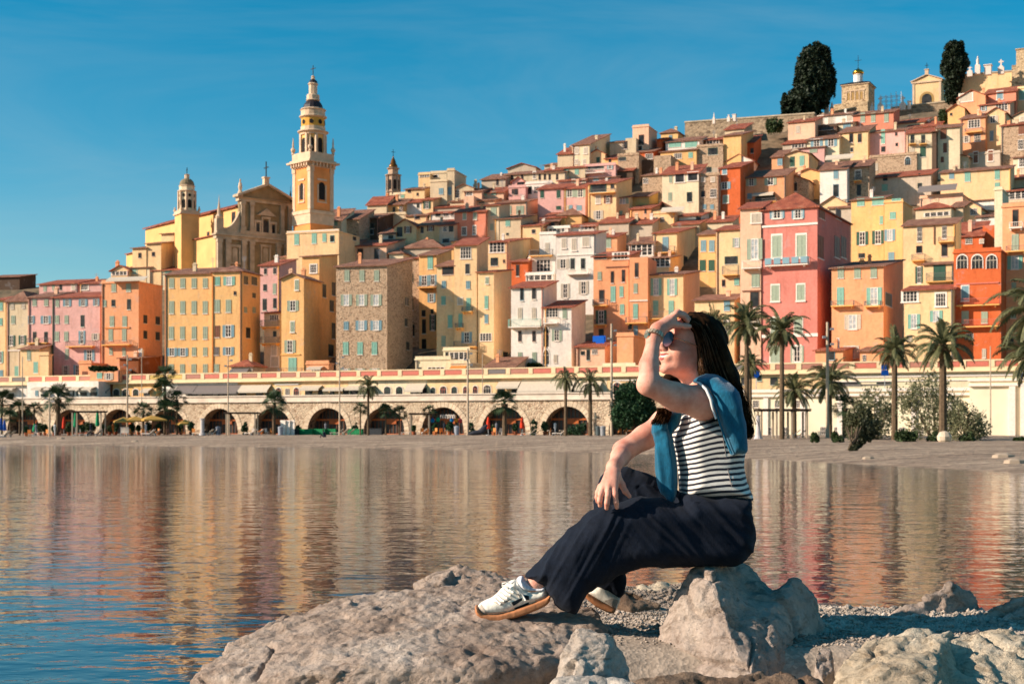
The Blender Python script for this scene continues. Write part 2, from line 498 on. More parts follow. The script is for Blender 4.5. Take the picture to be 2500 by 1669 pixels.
def apply_rows(fr, root, z0, xc, xr, tile, wins, big):
    ox, oy, s = TILES[tile]
    for row in wins.split(';'):
        tk_ = row.split()
        if not tk_: continue
        t, col = tk_[0][0], tk_[0][1]; y, h, ww = map(float, tk_[1:4])
        for xs in tk_[4:]:
            x = float(xs); side = bool(x > xc and xr)
            px, py = ox+x/s, oy+y/s
            if t == 'b': add_balcony(fr, root, z0, col, px, py, ww/s, h/s)
            elif t == 'A': add_awning(fr, root, z0, col, px, py, ww/s, h/s)
            elif t in 'sP':
                a, z, mx, mz = fr.on(px, py); q = MB(); hh = h/s*mz/2
                if t == 's':
                    hw = ww/s*mx/2; q.box(a-hw, min(a+hw, .12), -.13, -.001, z-z0-hh, z-z0+hh); q.build('cornice', paint(col), root)
                else: q.box(a-.07, a+.07, -.16, -.02, z-z0-hh, z-z0+hh); q.build('drainpipe', paint(col), root)
            else: add_window(fr, root, z0, t, col, px, py, ww/s, h/s, side, big)

GROUP_H = 'houses climbing the hillside of the old town'
HN = [0]
def H(tile, xl, xc, xr, yt, yb, wc, roof, label, wins='', dy=0.0, th=None, name='house', cat='house', tm=None, ch=True):
    ox, oy, s = TILES[tile]
    X = lambda v: ox+v/s
    YY = lambda v: oy+v/s
    HN[0] += 1; rnd = random.Random(HN[0]*13+5)
    pxl, pxc, pxr = X(xl), X(xc), (X(xr) if xr else 0); pyt, pyb = YY(yt), YY(yb)
    if th is None: th = 17+max(0, (pxc-1250)/1250)*13+rnd.uniform(-1.5, 1.5)
    Yc = depth(pxc, pyb)+dy+rnd.uniform(-.15, .15)
    fr = Frame(pxl, pxc, pxr, Yc, th, rnd.uniform(6.5, 8.5))
    ze = CAMZ+(HY-pyt)/F*Yc; zb = CAMZ+(HY-pyb)/F*Yc
    base = max(9.6 if pyb > 880 else 9.6, zb-7) if pyb < 900 else 9.7
    z0 = base; e = ze-z0; w, d = fr.w, fr.d
    root = empty(name, (fr.C.x, fr.C.y, z0), -fr.th, label, cat, GROUP_H if name == 'house' else None)
    rt = roof[0]; rh = float(roof[1:] or 0)/s
    wm = wallmat(wc); b = MB(); rb = MB(); ov = .38; tk = .16
    def zr(dist): # ridge height so that it shows rh px above the eave
        return max(.25, CAMZ+(HY-(pyt-rh))/F*(Yc+dist*math.cos(fr.th))-z0-e)
    if rt in 'pn':
        b.box(-w, 0, 0, d, 0, e)
        if rt == 'p':
            q = .14; b.box(-w-q, q, -q, d+q, e+.001, e+.22); b.box(-w-.02, .02, -.02, .3, e+.221, e+.6)
    elif rt == 's':
        r = zr(d); b.mesh([(-w,0,0),(0,0,0),(0,d,0),(-w,d,0),(-w,0,e),(0,0,e),(0,d,e+r),(-w,d,e+r)],
                          [(0,3,2,1),(4,5,6,7),(0,1,5,4),(1,2,6,5),(2,3,7,6),(3,0,4,7)])
        sl = r/d; rb.slab([(-w-ov, -ov, e-ov*sl+tk+.01), (ov, -ov, e-ov*sl+tk+.01), (ov, d+.1, e+r+.1*sl+tk+.01), (-w-ov, d+.1, e+r+.1*sl+tk+.01)], tk)
    elif rt == 'g':
        r = zr(d/2); h2 = d/2
        b.mesh([(-w,0,0),(0,0,0),(0,d,0),(-w,d,0),(-w,0,e),(0,0,e),(0,d,e),(-w,d,e),(-w,h2,e+r),(0,h2,e+r)],
               [(0,3,2,1),(0,1,5,4),(2,3,7,6),(1,2,6,9,5),(3,0,4,8,7),(4,5,9,8),(6,7,8,9)])
        sl = r/h2; zt = tk+.01
        rb.slab([(-w-ov,-ov,e-ov*sl+zt),(ov,-ov,e-ov*sl+zt),(ov,h2,e+r+zt),(-w-ov,h2,e+r+zt)], tk)
        rb.slab([(-w-ov,h2+.003,e+r+zt),(ov,h2+.003,e+r+zt),(ov,d+ov,e-ov*sl+zt),(-w-ov,d+ov,e-ov*sl+zt)], tk)
    elif rt == 'f':
        r = max(.3, rh/F*Yc); h2 = w/2
        b.mesh([(-w,0,0),(0,0,0),(0,d,0),(-w,d,0),(-w,0,e),(0,0,e),(0,d,e),(-w,d,e),(-h2,0,e+r),(-h2,d,e+r)],
               [(0,3,2,1),(0,1,5,8,4),(2,3,7,9,6),(1,2,6,5),(3,0,4,7),(5,6,9,8),(7,4,8,9)])
        sl = r/h2; zt = tk+.01
        rb.slab([(-h2-.002,-ov,e+r+zt),(-h2-.002,d+ov,e+r+zt),(-w-ov,d+ov,e-ov*sl+zt),(-w-ov,-ov,e-ov*sl+zt)], tk)
        rb.slab([(-h2,-ov,e+r+zt),(ov,-ov,e-ov*sl+zt),(ov,d+ov,e-ov*sl+zt),(-h2,d+ov,e+r+zt)], tk)
    elif rt == 'h':
        r = zr(d*.4); b.box(-w, 0, 0, d, 0, e); i = min(w, d)*.42
        A = [(-w-ov,-ov),(ov,-ov),(ov,d+ov),(-w-ov,d+ov)]
        rid = [(-w+i, d/2), (-i, d/2)] if w >= d else [(-w/2, i), (-w/2, d-i)]
        V = [(x, y, e+.002) for x, y in A]+[(x, y, e+tk) for x, y in A]+[(x, y, e+r+tk) for x, y in rid]
        Fc = [(3,2,1,0),(0,1,5,4),(1,2,6,5),(2,3,7,6),(3,0,4,7)]
        Fc += [(4,5,9,8),(5,6,9),(6,7,8,9),(7,4,8)] if w >= d else [(4,5,8),(5,6,9,8),(6,7,9),(7,4,8,9)]
        rb.mesh(V, Fc)
    b.build('wall', wm, root)
    ro = None
    if rb.v: ro = rb.build('roof', tm or (tilemat() if rnd.random() < .5 else tilemat('weathered_tiles', (154, 104, 80), (108, 74, 60), (184, 144, 118))), root)
    # chimneys
    if ro and w > 3.5 and ch:
        for _ in range(rnd.choice((0, 0, 1, 1, 2))):
            cx = -rnd.uniform(.15, .85)*w; cy = rnd.uniform(.3, .6)*d
            cb = MB(); zz = e+.3; hh = zr(d*.5)*.6+rnd.uniform(.5, 1.1); s2 = rnd.uniform(.2, .34)
            cb.box(cx-s2, cx+s2, cy-s2*.8, cy+s2*.8, zz, zz+hh); cb.box(cx-s2-.08, cx+s2+.08, cy-s2*.8-.08, cy+s2*.8+.08, zz+hh+.001, zz+hh+.12)
            for q in (-.5, .5): cb.box(cx+q*s2-.1, cx+q*s2+.1, cy-.1, cy+.1, zz+hh+.121, zz+hh+.4)
            cb.build('chimney', wallmat(rnd.choice('DLNW')), ro)
    if ro and rnd.random() < .35 and w > 4:
        ab = MB(); ax = -rnd.uniform(.2, .8)*w; ay = d*.6; zt = e+zr(d*.6)*.6; hh = rnd.uniform(1.5, 2.6)
        ab.box(ax-.03, ax+.03, ay-.03, ay+.03, zt, zt+hh)
        for q in range(4): ab.box(ax-.5+q*.06, ax+.5-q*.06, ay-.02, ay+.02, zt+hh-.15-q*.22, zt+hh-.11-q*.22)
        ab.build('antenna', plain('metal_grey', (.25, .25, .26), .5, .5), ro)
    apply_rows(fr, root, z0, xc, xr, tile, wins, pyb > 860)
    if w > 4 and rnd.random() < .6 and wins:
        q = MB(); x = -.25 if rnd.random() < .5 else -w+.25
        q.box(x-.06, x+.06, -.15, -.02, 0, e-.05); q.box(x-.14, x+.14, -.2, -.02, e-.35, e-.051)
        for z in range(2, int(e)-1, 3): q.box(x-.09, x+.09, -.17, -.001, z, z+.08)
        q.build('drainpipe', paint(rnd.choice('spnO')), root)
    return root, fr, z0, e
# ================================================================ the houses (facade positions read off the photo, tile by tile)
B_ = 'building'
# --- far left
H("A",-60,42,0,415,1030,"Y","s30","narrow pale yellow house cut off by the left edge of the photo","ct 465 60 28 8;ct 580 55 28 5;ot 850 90 40 5;cb 985 70 30 8")
H("A",52,215,0,428,1030,"L","h75","beige house with dark green shutters beside the wide pink house","cw 458 50 28 95;cw 455 50 28 180;cg 565 62 30 102;ok 725 80 56 88;ok 720 70 56 172;Pw 900 190 4 148;ct 960 80 30 128;sW 800 8 150 132")
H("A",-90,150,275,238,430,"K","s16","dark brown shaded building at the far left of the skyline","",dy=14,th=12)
H("A",217,400,0,392,1030,"P","s35","left part of the wide pink house, two tall dark doors on one balcony","cg 435 50 32 265 355;ob 565 60 50 240;ob 565 60 78 352;dk 700 85 26 265 352;bk 725 35 150 305;ob 820 70 50 440")
H("A",404,766,0,388,1030,"P","s35","pink house with a long thin balcony below its middle windows","cg 438 55 28 440;ob 435 55 62 515;ob 435 52 66 637;ob 432 52 48 738;cg 563 62 30 438 510;dk 575 90 28 632;cg 692 72 32 437 508;ob 700 100 50 628;ow 695 50 60 732;cg 828 80 26 513;ob 838 85 80 685;bk 748 40 205 628;ob 955 90 60 595;ow 960 90 60 505;Pk 700 620 3 408",th=16)
H("A",300,598,0,288,400,"P","s30","low pink top storey with four small shutters under a long roof","cg 328 40 24 345;cg 318 40 20 410;dk 318 40 20 465;Cw 314 40 28 562")
H("A",612,778,0,287,400,"P","s28","pink attic with one white double window beside the orange house","Gw 315 46 50 650")
H("A",778,1062,1242,282,1030,"N","p","tall orange house with a deep rust brown shaded side wall","cg 320 62 36 872 985;dk 438 52 28 868;dk 448 80 28 987;cg 577 80 34 857 955;cg 680 92 32 848 952;cg 805 55 26 850;cg 810 65 26 950;bn 740 32 212 905;so 628 12 190 900;cg 440 50 26 802;dk 562 64 28 1112;dk 572 62 32 1207;dk 680 62 28 1112;dk 690 62 32 1207;dk 945 70 26 1108;Aw 250 26 300 990")
H("A",155,300,0,790,1030,"Y","g28","small yellow annex with a grey shuttered window and a dark red roof","cg 835 75 28 222",dy=-5)
H("A",302,372,400,838,1030,"Y","p","low yellow wall block with a tall turquoise door","ct 930 85 34 275",dy=-5.6)
H("A",315,420,470,785,1000,"G","s25","dark narrow lean-to in the shade between yellow annex and pink house","",dy=-2)
H("A",915,1060,0,862,1030,"B","s14","rust brown shed at the foot of the orange house","",dy=-4)
H("A",690,918,0,950,1030,"N","p","peach terrace block with a planted roof in front of the pink house","ct 992 44 40 762;ow 998 50 70 832",dy=-8)
H("A",605,698,0,902,1030,"N","p","small peach wall block left of the planted terrace","cn 985 50 40 650",dy=-6)
H("A",752,845,0,872,960,"N","f22","tiny peach gabled hut above the planted terrace","dk 905 40 30 800",dy=-3)
H("A",850,990,1045,188,262,"Y","f38","cream gabled rooftop house with green glazing over the orange house","gt 210 30 120 915")
H("A",995,1160,0,165,250,"C","s45","low cream house with reddish roof right of the gabled rooftop house","ct 190 50 40 1035")
H("A",1165,1370,0,185,245,"C","s42","low cream house with two turquoise shutters under the church outbuildings","ct 206 38 50 1200 1290")
# --- church outbuildings
H("B",110,268,0,965,1140,"Y","s25","square yellow church outbuilding at the left end of the church","dn 1050 60 36 195",dy=-8)
H("B",272,438,0,912,1140,"Y","s22","yellow church outbuilding with one window left of the small bell tower","dn 1035 50 36 350",dy=-8)
H("B",440,590,0,800,1140,"Y","s12","tall plain yellow church annex beside the small bell tower","dn 960 60 30 532",dy=-3)
H("B",505,815,985,1050,1165,"D","f58","peach gabled house with a stone side below the small bell tower","",dy=2)
H("B",1000,1075,0,900,1150,"Y","p","narrow yellow church wall strip beside the church front","",dy=-8)
H("B",975,1040,0,1130,1180,"Y","f10","tiny yellow roof hut below the church front","")
# --- yellow orange twin house and neighbours
H("C",8,368,0,212,1030,"O","s42","broad orange yellow house with rows of closed grey green shutters","cg 285 75 38 60 145 232 318;cg 470 96 38 60 145 232 318;cg 665 96 36 58 143 232 318;ob 812 62 78 62 146;cg 808 65 34 232 318;cg 940 72 36 58 142 230 318;Po 620 800 6 14",th=15)
H("C",373,600,738,198,1030,"O","h42","right half of the orange yellow house with open blue shutters and ochre side","ct 270 66 36 412;qt 268 66 88 500;dn 362 30 20 545;cg 460 96 40 410 495;cn 655 90 36 410;ob 652 92 88 494;cs 805 62 36 405;ob 805 62 84 495;cg 935 60 36 405;dk 265 62 30 628;dk 270 62 40 692;dk 380 38 24 690;dk 665 80 32 645;cg 490 44 22 625 690;Po 620 780 5 376",th=15)
H("C",737,888,0,148,520,"P","s42","narrow pink house squeezed between orange yellow and pale tower house","dw 195 50 24 778;dw 192 50 28 850;dk 320 50 28 775;cg 328 80 26 848;dk 450 90 30 772;dk 440 78 26 850")
H("C",893,1035,0,85,260,"L","s30","pale grey house with two turquoise windows above the yellow tower house","ct 135 55 34 920;ct 128 60 32 1015")
H("C",1058,1190,1330,82,1000,"O","s10","tall orange house with a wide shaded brown flank behind the stone house","Gw 175 66 50 1145;dk 345 100 26 1228;dk 330 100 26 1300;dk 460 85 30 1285;dk 650 120 26 1298;dk 800 90 40 1280",dy=10)
H("C",900,1072,1205,248,1030,"O","f38","slender pale orange tower house with white gable edge","Cg 300 76 28 1018;og 458 80 86 988;Cg 620 80 30 985;og 770 96 84 966;ct 910 110 62 985;bk 955 38 176 978;sO 832 9 150 970")
H("C",768,890,0,515,1000,"L","s20","narrow greige house with stacked balconies left of the tower house","gw 550 40 70 845;bk 595 50 130 822;dk 675 45 26 850;bk 722 48 135 822;Cw 800 76 40 845;Cw 885 74 56 850",dy=3)
H("C",515,680,775,925,1030,"G","h50","low pavilion with terracotta roof and grey awning by the orange house","As 955 34 135 590",dy=-5)
H("C",1090,1262,1300,905,1030,"N","p","low peach terrace house left of the stone tower house","gk 968 48 90 1172;Aw 930 16 110 1170",dy=-5)
# --- stone house and behind
H("E",65,455,650,465,1300,"S","s50","tall rubble stone house with pale green shutters and quoins","cg 542 84 38 148 262 375;qg 728 84 84 143 260 370;cb 925 64 36 142;qb 922 74 86 258 370;ct 1097 95 42 138 248 358;qg 1298 92 76 137 247 360;dk 740 60 24 605;dk 900 60 20 600;dk 1080 60 22 612",th=15)
H("E",-62,180,0,325,475,"Y","s55","pale yellow house with open shutters just above the stone house","qg 372 72 62 55 148;dn 372 60 26 -30")
H("E",184,450,592,310,475,"D","s45","peach house with a dark slate side above the stone house","dn 375 82 44 250 378")
H("E",470,578,0,375,470,"C","h26","tiny cream rooftop room with red roof beside the dark slate side","")
H("E",575,872,0,328,410,"G","h68","wide terracotta roofed house behind the shaded yellow alley house","")
H("E",600,700,0,410,1150,"S","s10","very narrow dark stone house in the gap right of the stone tower","dk 560 70 30 640;dk 760 90 30 640;dk 960 90 30 650",dy=11)
H("E",700,833,0,385,1180,"O","s40","yellow alley house in deep shade with teal shutters and balcony","ct 440 100 40 785;ob 580 80 80 740;ob 575 80 60 805;bk 612 40 130 765;ob 712 66 60 795;dk 830 50 30 735;dk 930 110 30 738;ok 900 120 50 805;dk 1065 80 36 738;dk 815 36 20 800",dy=12)
# --- tall pale yellow house
H("E",968,1142,0,308,1180,"Y","s52","tall pale yellow house topped by a blue glazed loggia","gb 368 90 84 1057;dw 490 82 36 1070;cb 612 60 32 1075;Cw 738 52 36 1015;ct 760 96 32 1078;bk 800 30 76 1075;ct 885 100 30 1017;bk 925 30 54 1015;ob 1015 84 80 1065;bk 1065 40 170 1060",th=15)
H("E",835,967,0,470,1180,"Y","s44","left wing of the tall pale yellow house with a loggia under a red roof","dn 505 60 92 922;cb 610 56 32 890;ct 732 66 34 887;ct 892 96 34 938;cg 1042 78 32 887",th=15)
H("E",872,966,0,330,470,"O","s22","narrow yellow house between red roofs above the loggia wing","cg 375 76 28 927")
H("E",1150,1272,1408,515,1180,"Y","s14","yellow house with an orange brown side wall beside the white houses","Cg 580 52 24 1220;ct 745 98 28 1215;cb 872 68 28 1215;gb 1012 60 90 1210;dk 1150 50 36 1360",th=16)
H("E",1225,1382,1562,285,508,"Y","s28","yellow house with teal glass balcony and a huge tan side wall","gt 325 80 118 1296;dk 435 62 56 1275;dn 432 26 16 1350")
H("E",672,940,0,1185,1290,"C","p","low cream terrace house with balustrade under the pale yellow house","gw 1268 54 132 830;dw 1258 32 24 705",dy=-7)
H("E",942,1088,0,1215,1290,"C","p","cream terrace shop with an orange awning under the pale yellow house","Ao 1245 30 120 1005;dk 1278 22 90 1005",dy=-7.4)
H("E",885,1085,1200,1115,1200,"C","p","cream veranda room with three blue windows under the pale yellow house","gb 1155 56 150 1005;dw 1150 50 24 912",dy=-3)
H("E",1195,1412,0,1252,1300,"G","s82","low shed with a wide sloping orange tile roof","",dy=-5)
# --- middle slope, left of centre
H("D",158,556,715,1398,1660,"Y","p","yellow house with a roof terrace at the foot of the great bell tower","ct 1455 82 36 233;ct 1442 90 36 367;ct 1442 62 30 445;dt 1450 52 34 505;dk 1440 50 24 675;sW 1392 8 398 357",dy=-9)
H("D",262,575,0,1312,1400,"C","s88","low cream upper house under the great bell tower","ct 1332 44 36 335;ct 1330 40 40 525",dy=-9)
H("D",575,712,0,1300,1400,"S","s70","stone house with a tall chimney right of the great bell tower","",dy=-6)
H("F",78,300,0,932,1045,"L","g90","greige house with a big terracotta roof below the domed belfry","",dy=-1)
H("F",303,500,585,935,1045,"O","s60","orange yellow house with a dark green window below the domed belfry","dk 998 62 30 385;gw 990 66 50 468")
H("F",340,512,0,822,885,"C","p","flat cream house with pale turquoise panels beside the domed belfry","ct 845 40 66 400;ct 843 40 40 485")
H("F",514,735,822,756,905,"Y","s18","square pale yellow house with two small windows above the belfry roof","dn 782 36 36 560;dn 818 34 24 655")
H("F",665,800,0,592,745,"Y","p","tall pale yellow house with a glazed roof storey on the skyline","gb 606 34 112 735",dy=4)
H("F",803,990,0,575,690,"L","p","pale flat topped house with white window on the skyline","Dw 612 32 60 860",dy=3)
H("F",995,1078,1212,548,900,"L","p","high beige block with a brown shaded side on the skyline","cb 782 90 54 1015")
H("F",800,993,0,672,890,"L","p","beige lower block with a pale blue window left of the high beige block","cb 785 72 52 925",dy=-1)
H("F",1073,1300,0,748,890,"L","f48","gabled beige house with a blue window right of the high beige block","gb 815 92 52 1110")
H("F",702,833,1040,882,1015,"Y","s52","cream house with green shutters and a black shaded gable side","ok 942 84 82 762")
H("F",500,698,0,908,1010,"W","s50","whitish low house left of the black shaded gable","dk 950 50 30 660")
H("F",385,640,0,1188,1345,"Y","f88","cream gabled house with dark brown shutters and a tall door","dk 1250 112 66 450;on 1225 78 84 545",dy=-1)
H("F",643,905,0,1172,1345,"Y","s58","long cream house with two brown windows right of the cream gable","dn 1228 74 36 708;on 1210 62 82 805")
H("F",212,385,0,1275,1345,"W","s80","small white house with a steep little roof left of the cream gable","dk 1310 40 60 350",dy=-2)
H("F",905,1075,0,1172,1375,"G","s62","mauve grey house with a white window left of the salmon house","ow 1216 62 90 970;db 1352 52 84 980;dk 1216 70 50 1040")
H("F",1080,1436,0,1015,1335,"T","s66","bright salmon orange house with four white framed windows in two rows","Cg 1068 82 38 1195 1315;Gw 1242 92 52 1190;Gw 1230 102 38 1308")
H("F",1440,1588,0,945,1315,"L","s22","grey cream house right of the salmon house with faded green shutters","cg 1020 92 64 1527;cg 1195 76 36 1507")
H("F",1590,1915,2118,905,1065,"D","s46","peach house with two wide mint shutters and a charcoal side wall","cg 1000 96 88 1687 1830")
H("F",1537,1838,2032,1095,1315,"L","s42","plain beige house with a single mint shutter and mossy side wall","ct 1150 72 52 1690;dk 1275 26 30 1685")
H("F",1040,1340,0,1352,1400,"Y","s22","low yellow strip house beneath the salmon house","")
H("F",1190,1392,0,782,900,"D","s32","peach house with white window and a round corner turret","Gw 810 50 66 1250")
H("F",1187,1300,0,838,960,"D","n","round looking peach stack with a tall chimney before the turret house","",dy=-1.5)
H("F",1395,1642,0,795,872,"D","s56","low peach house with two mint shutters above the orange little roof","ct 818 40 52 1427;ct 808 40 52 1530")
H("F",1320,1540,0,888,950,"D","s34","small peach house with a white lintel right of the turret house","dw 915 20 70 1390")
H("F",1700,1893,1990,738,862,"P","p","lilac pink house with a rooftop gable on the upper slope","dn 792 74 44 1785;dn 790 60 30 1750")
H("F",1738,1885,0,672,738,"P","f52","small pink gable with a barred window on top of the lilac house","dn 700 46 88 1840",dy=1)
H("F",1893,2200,0,690,830,"W","p","white terrace house with striped roller blind beside the lilac house","gw 770 80 60 2020;dk 775 90 70 1930")
H("F",1388,1662,0,640,735,"G","s58","greige house with a low brown roof at the left end of the long old house","dn 682 72 28 1570",dy=2)
H("F",1665,2360,0,562,730,"L","s32","long old beige house with a row of narrow windows on the skyline","Gw 600 84 32 1995;dn 622 70 26 1740 1855 2055 2115 2170 2255",dy=4)
H("F",1690,2012,0,510,565,"G","f52","dark gable of a grey house peeping over the long old house","",dy=9)
H("F",2110,2285,0,480,560,"G","s24","flat roofed stone house behind the long old house","",dy=10)
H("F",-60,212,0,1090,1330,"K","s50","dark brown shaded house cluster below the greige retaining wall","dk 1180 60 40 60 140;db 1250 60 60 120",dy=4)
H("F",90,520,0,1050,1130,"L","p","plain greige retaining terrace under the orange yellow house","",dy=3,name='terrace_wall',cat='wall')
H("F",525,770,0,1062,1120,"Y","s28","low yellow house with a rusty roof above the mauve grey house","dn 1085 40 60 650")
H("F",790,1075,0,1032,1120,"W","s30","white house with a black window and rounded white balcony","dk 1052 44 60 890;gw 1050 50 60 980;gw 1050 46 30 1050")
H("F",850,1180,0,960,1010,"G","s40","dull brown roofed house behind the salmon house","")
H("F",1030,1190,0,900,960,"L","s30","small tan house tucked left of the turret stack","")
H("F",2080,2350,0,1085,1180,"U","s60","ochre house with a rust red roof under the pink green shutter houses","dn 1150 50 40 2180")
H("F",1860,2085,0,1175,1330,"Y","s34","pale yellow low house with a small window right of the mossy wall","dw 1245 50 46 1985")
# --- centre: pink with green shutters etc.
H("G",355,553,0,30,205,"P","s34","rose pink house with vivid green closed shutters","ck 75 58 28 387 512;ck 180 28 36 513")
H("G",556,718,738,24,215,"P","s28","rose pink house with wide open green shutters beside an orange strip","og 68 62 80 598 680;cb 180 40 40 600 672",th=22)
H("H",450,772,952,925,1355,"Y","s50","pale yellow house with an open roof loggia and a red parasol","dk 985 90 180 570;dn 965 52 42 728;Cw 1112 96 50 565;on 1112 90 92 678;ow 1290 100 110 568;bk 1020 40 300 620")
H("H",770,918,0,1090,1310,"Y","s18","yellow house with open green shutters beside a blank olive wall","qg 1130 72 140 845;ct 1265 42 50 820")
H("H",920,1148,0,1078,1260,"U","s48","blank olive ochre house beside the open green shutters","")
H("H",930,1172,0,1215,1415,"N","s46","long orange house with two slit windows under a dark gable","dn 1250 52 26 1107;dn 1345 52 24 1107")
H("H",1172,1446,0,1268,1405,"Y","p","small yellow house with two shuttered windows under a white awning","og 1350 72 74 1205;gb 1345 62 50 1298;Aw 1225 50 260 1430",dy=-1)
H("H",1175,1435,0,1218,1270,"K","f78","dark open gable roof above the small yellow house","")
H("H",1298,1718,0,805,1255,"C","s90","big pale cream house with two large paned windows under a long roof","cg 880 82 36 1395;Ds 868 96 100 1500;Ds 850 96 110 1650;cg 1080 92 40 1390;dk 1085 112 60 1612")
H("H",1075,1297,0,832,1060,"S","s28","rubble stone wing left of the big pale cream house","gw 900 60 60 1110",dy=1)
H("H",1722,1958,0,832,1255,"S","p","old unplastered house between the cream house and the vermilion tower","Cw 885 52 42 1770 1880;dn 1050 72 46 1768;gw 1042 100 72 1885;cb 1197 52 42 1785 1870")
H("H",1735,1960,0,745,835,"G","n","grey rooftop room above the unplastered house","dk 775 60 130 1800",dy=1.5)
H("H",1965,2195,2352,742,1255,"V","s62","tall vermilion tower house with white framed windows","Cb 795 62 50 2015;ob 955 82 136 2015;Cg 1112 84 60 2030",th=26)
H("I",655,1000,1072,152,400,"N","s52","orange house with open pale shutters right of the vermilion tower","og 203 56 78 735;og 198 56 92 882;cb 310 42 38 722;Aw 292 22 160 830;dk 325 40 150 840;bk 345 20 200 830")
# --- upper centre
H("H",270,465,702,480,730,"C","s112","tall cream house with a mauve gable side on the left of the skyline","Cw 555 72 40 320 420;Cw 682 52 32 315 405",th=22)
H("H",100,268,0,590,720,"L","s70","old beige house stepping down left of the tall cream skyline house","")
H("H",455,645,0,592,710,"Y","f52","small pale yellow gable with a green window","ck 660 62 40 565")
H("H",645,788,0,642,720,"O","s42","low orange house between the small gable and the stone house","dn 670 40 30 700")
H("H",790,1030,0,602,795,"S","p","stone house with a white framed window over the shaded courtyard","dk 650 42 84 840")
H("H",415,765,0,718,855,"P","p","pink terrace house with white balustrade and a blue window","dk 745 50 180 540;Ob 740 52 70 702;bw 790 40 230 530")
H("H",430,765,0,858,925,"P","s18","low pink house with pale blue windows under the white balustrade","cb 880 40 60 540 680")
H("H",105,418,0,892,960,"P","s34","pink rooftop room with white framed door above the green shutter houses","Cw 910 52 40 285 400")
H("H",150,415,0,745,862,"L","s22","beige house with two mint shutters left of the pink terrace house","ct 797 62 44 205 320")
H("H",-60,150,0,778,865,"L","s36","beige house with two small brown windows on the upper left slope","dn 832 72 26 15 90")
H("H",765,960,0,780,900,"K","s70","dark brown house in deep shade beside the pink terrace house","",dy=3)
H("H",960,1145,1240,278,560,"D","p","high square beige house with a slender chimney, standing tallest at mid skyline","dn 432 122 62 1060;Dw 522 62 60 1040")
H("H",880,1000,0,405,575,"L","n","beige block attached left of the high square skyline house","dn 490 90 40 880",dy=-1.5)
H("H",700,878,0,452,575,"G","s16","dark mauve low house between the two skyline houses","gw 500 82 50 860",dy=4)
H("H",1285,1480,1552,345,425,"O","h44","small orange belvedere with pyramid roof on the skyline","cb 397 42 40 1395",dy=2)
H("H",1240,1300,0,425,560,"V","s20","narrow red house left of the belvedere","",dy=2)
H("H",1340,1725,0,432,545,"W","s40","white house with two very wide mint shutters","ct 483 64 140 1445 1630")
H("H",1735,1988,0,425,485,"K","s28","dark timber loggia right of the wide mint shutters","gw 455 44 150 1880")
H("H",1280,1692,0,543,700,"O","s16","orange yellow house with white double window above a stone wall","gw 615 62 90 1480;ct 605 62 52 1625")
H("H",1697,1998,0,497,700,"S","p","rough stone house with one dark barred window","dk 562 82 112 1880")
H("H",2000,2205,2345,372,710,"O","s40","ochre house with sloping top and a dark side above the white gable","")
H("H",1040,1202,0,562,650,"V","s38","vermilion loggia house with hanging laundry over a dark court","gw 620 62 90 1150")
H("H",1030,1202,0,652,795,"K","n","black shaded courtyard wall under the vermilion loggia","",dy=2)
H("H",1203,1400,0,602,805,"S","n","stepped stone wall house beside the dark courtyard","",dy=-1)
H("H",2030,2335,0,662,710,"W","f72","low white gable right above the vermilion tower","")
H("H",2205,2350,0,462,600,"V","s80","coral house behind the low white gable","dn 555 60 40 2330")
H("H",2020,2240,0,300,400,"L","s60","small beige house with brown roof in front of the fort wall","",dy=3)
# --- roofs at mid height, centre
H("G",505,690,0,235,310,"O","h48","square ochre rooftop house in the middle of the brown roofs","")
H("G",378,510,0,282,345,"K","s46","brown roofed hut left of the square ochre rooftop house","dn 305 30 30 470")
H("G",235,400,0,332,400,"Y","s34","small yellow house with a white door left of the white rooftop terraces","dw 360 42 36 320")
H("G",430,600,0,335,385,"W","p","white rooftop terrace with railings above the white houses","gw 350 34 130 500")
H("G",600,800,0,320,375,"W","s30","white skylight house above the tall white house","gw 330 30 120 740")
H("G",820,1050,1140,290,400,"G","s55","long dusky brown roofed house with grey chimneys in mid slope","")
H("G",1050,1230,0,300,420,"G","s50","dusky roofed house left of the tall chimney","",dy=2)
H("G",495,798,0,380,905,"W","s22","tall white house with paired balcony doors in the centre","Cw 452 76 36 555;Cw 460 92 36 632;Cw 440 72 52 722;ow 608 72 90 548;dg 610 92 34 620 700;bw 668 36 165 668;ow 815 112 66 565;ow 790 98 74 705;sW 540 8 300 645",th=18)
H("G",368,493,0,382,505,"W","p","white block with a grey shuttered door left of the tall white house","cw 487 78 32 428")
H("G",285,490,0,560,705,"W","p","white house with a tall glazed bay and a roof terrace","gw 622 94 112 398;bn 525 44 176 385",dy=-1.5)
H("G",262,478,0,692,760,"W","p","white glazed strip balcony right beneath the tall glazed bay","gb 712 42 190 375",dy=-3)
H("G",150,280,0,592,765,"V","s20","small brick red house left of the white glazed bay","dn 658 90 26 200")
H("G",150,400,500,788,1410,"W","s44","white house with a turquoise balcony in the lower centre","db 840 102 28 232;dw 835 92 34 325;cw 985 82 32 218 325;bt 1062 56 242 260;dn 1162 82 26 217 325;cg 1330 92 32 218 328",th=16)
H("G",402,612,720,942,1410,"W","s52","white house with an arched doorway and a beige side wall","gw 982 72 92 465;cg 985 82 32 560;an 1165 152 44 418;og 1155 86 76 500;cw 1335 62 28 490;bw 1042 40 110 460;aw 1320 110 46 418",th=16)
H("G",650,868,962,1242,1375,"D","s38","little salmon peach house with tiny windows by the promenade","dk 1290 30 30 698;dk 1305 82 26 740;gw 1282 38 44 790",dy=-5)
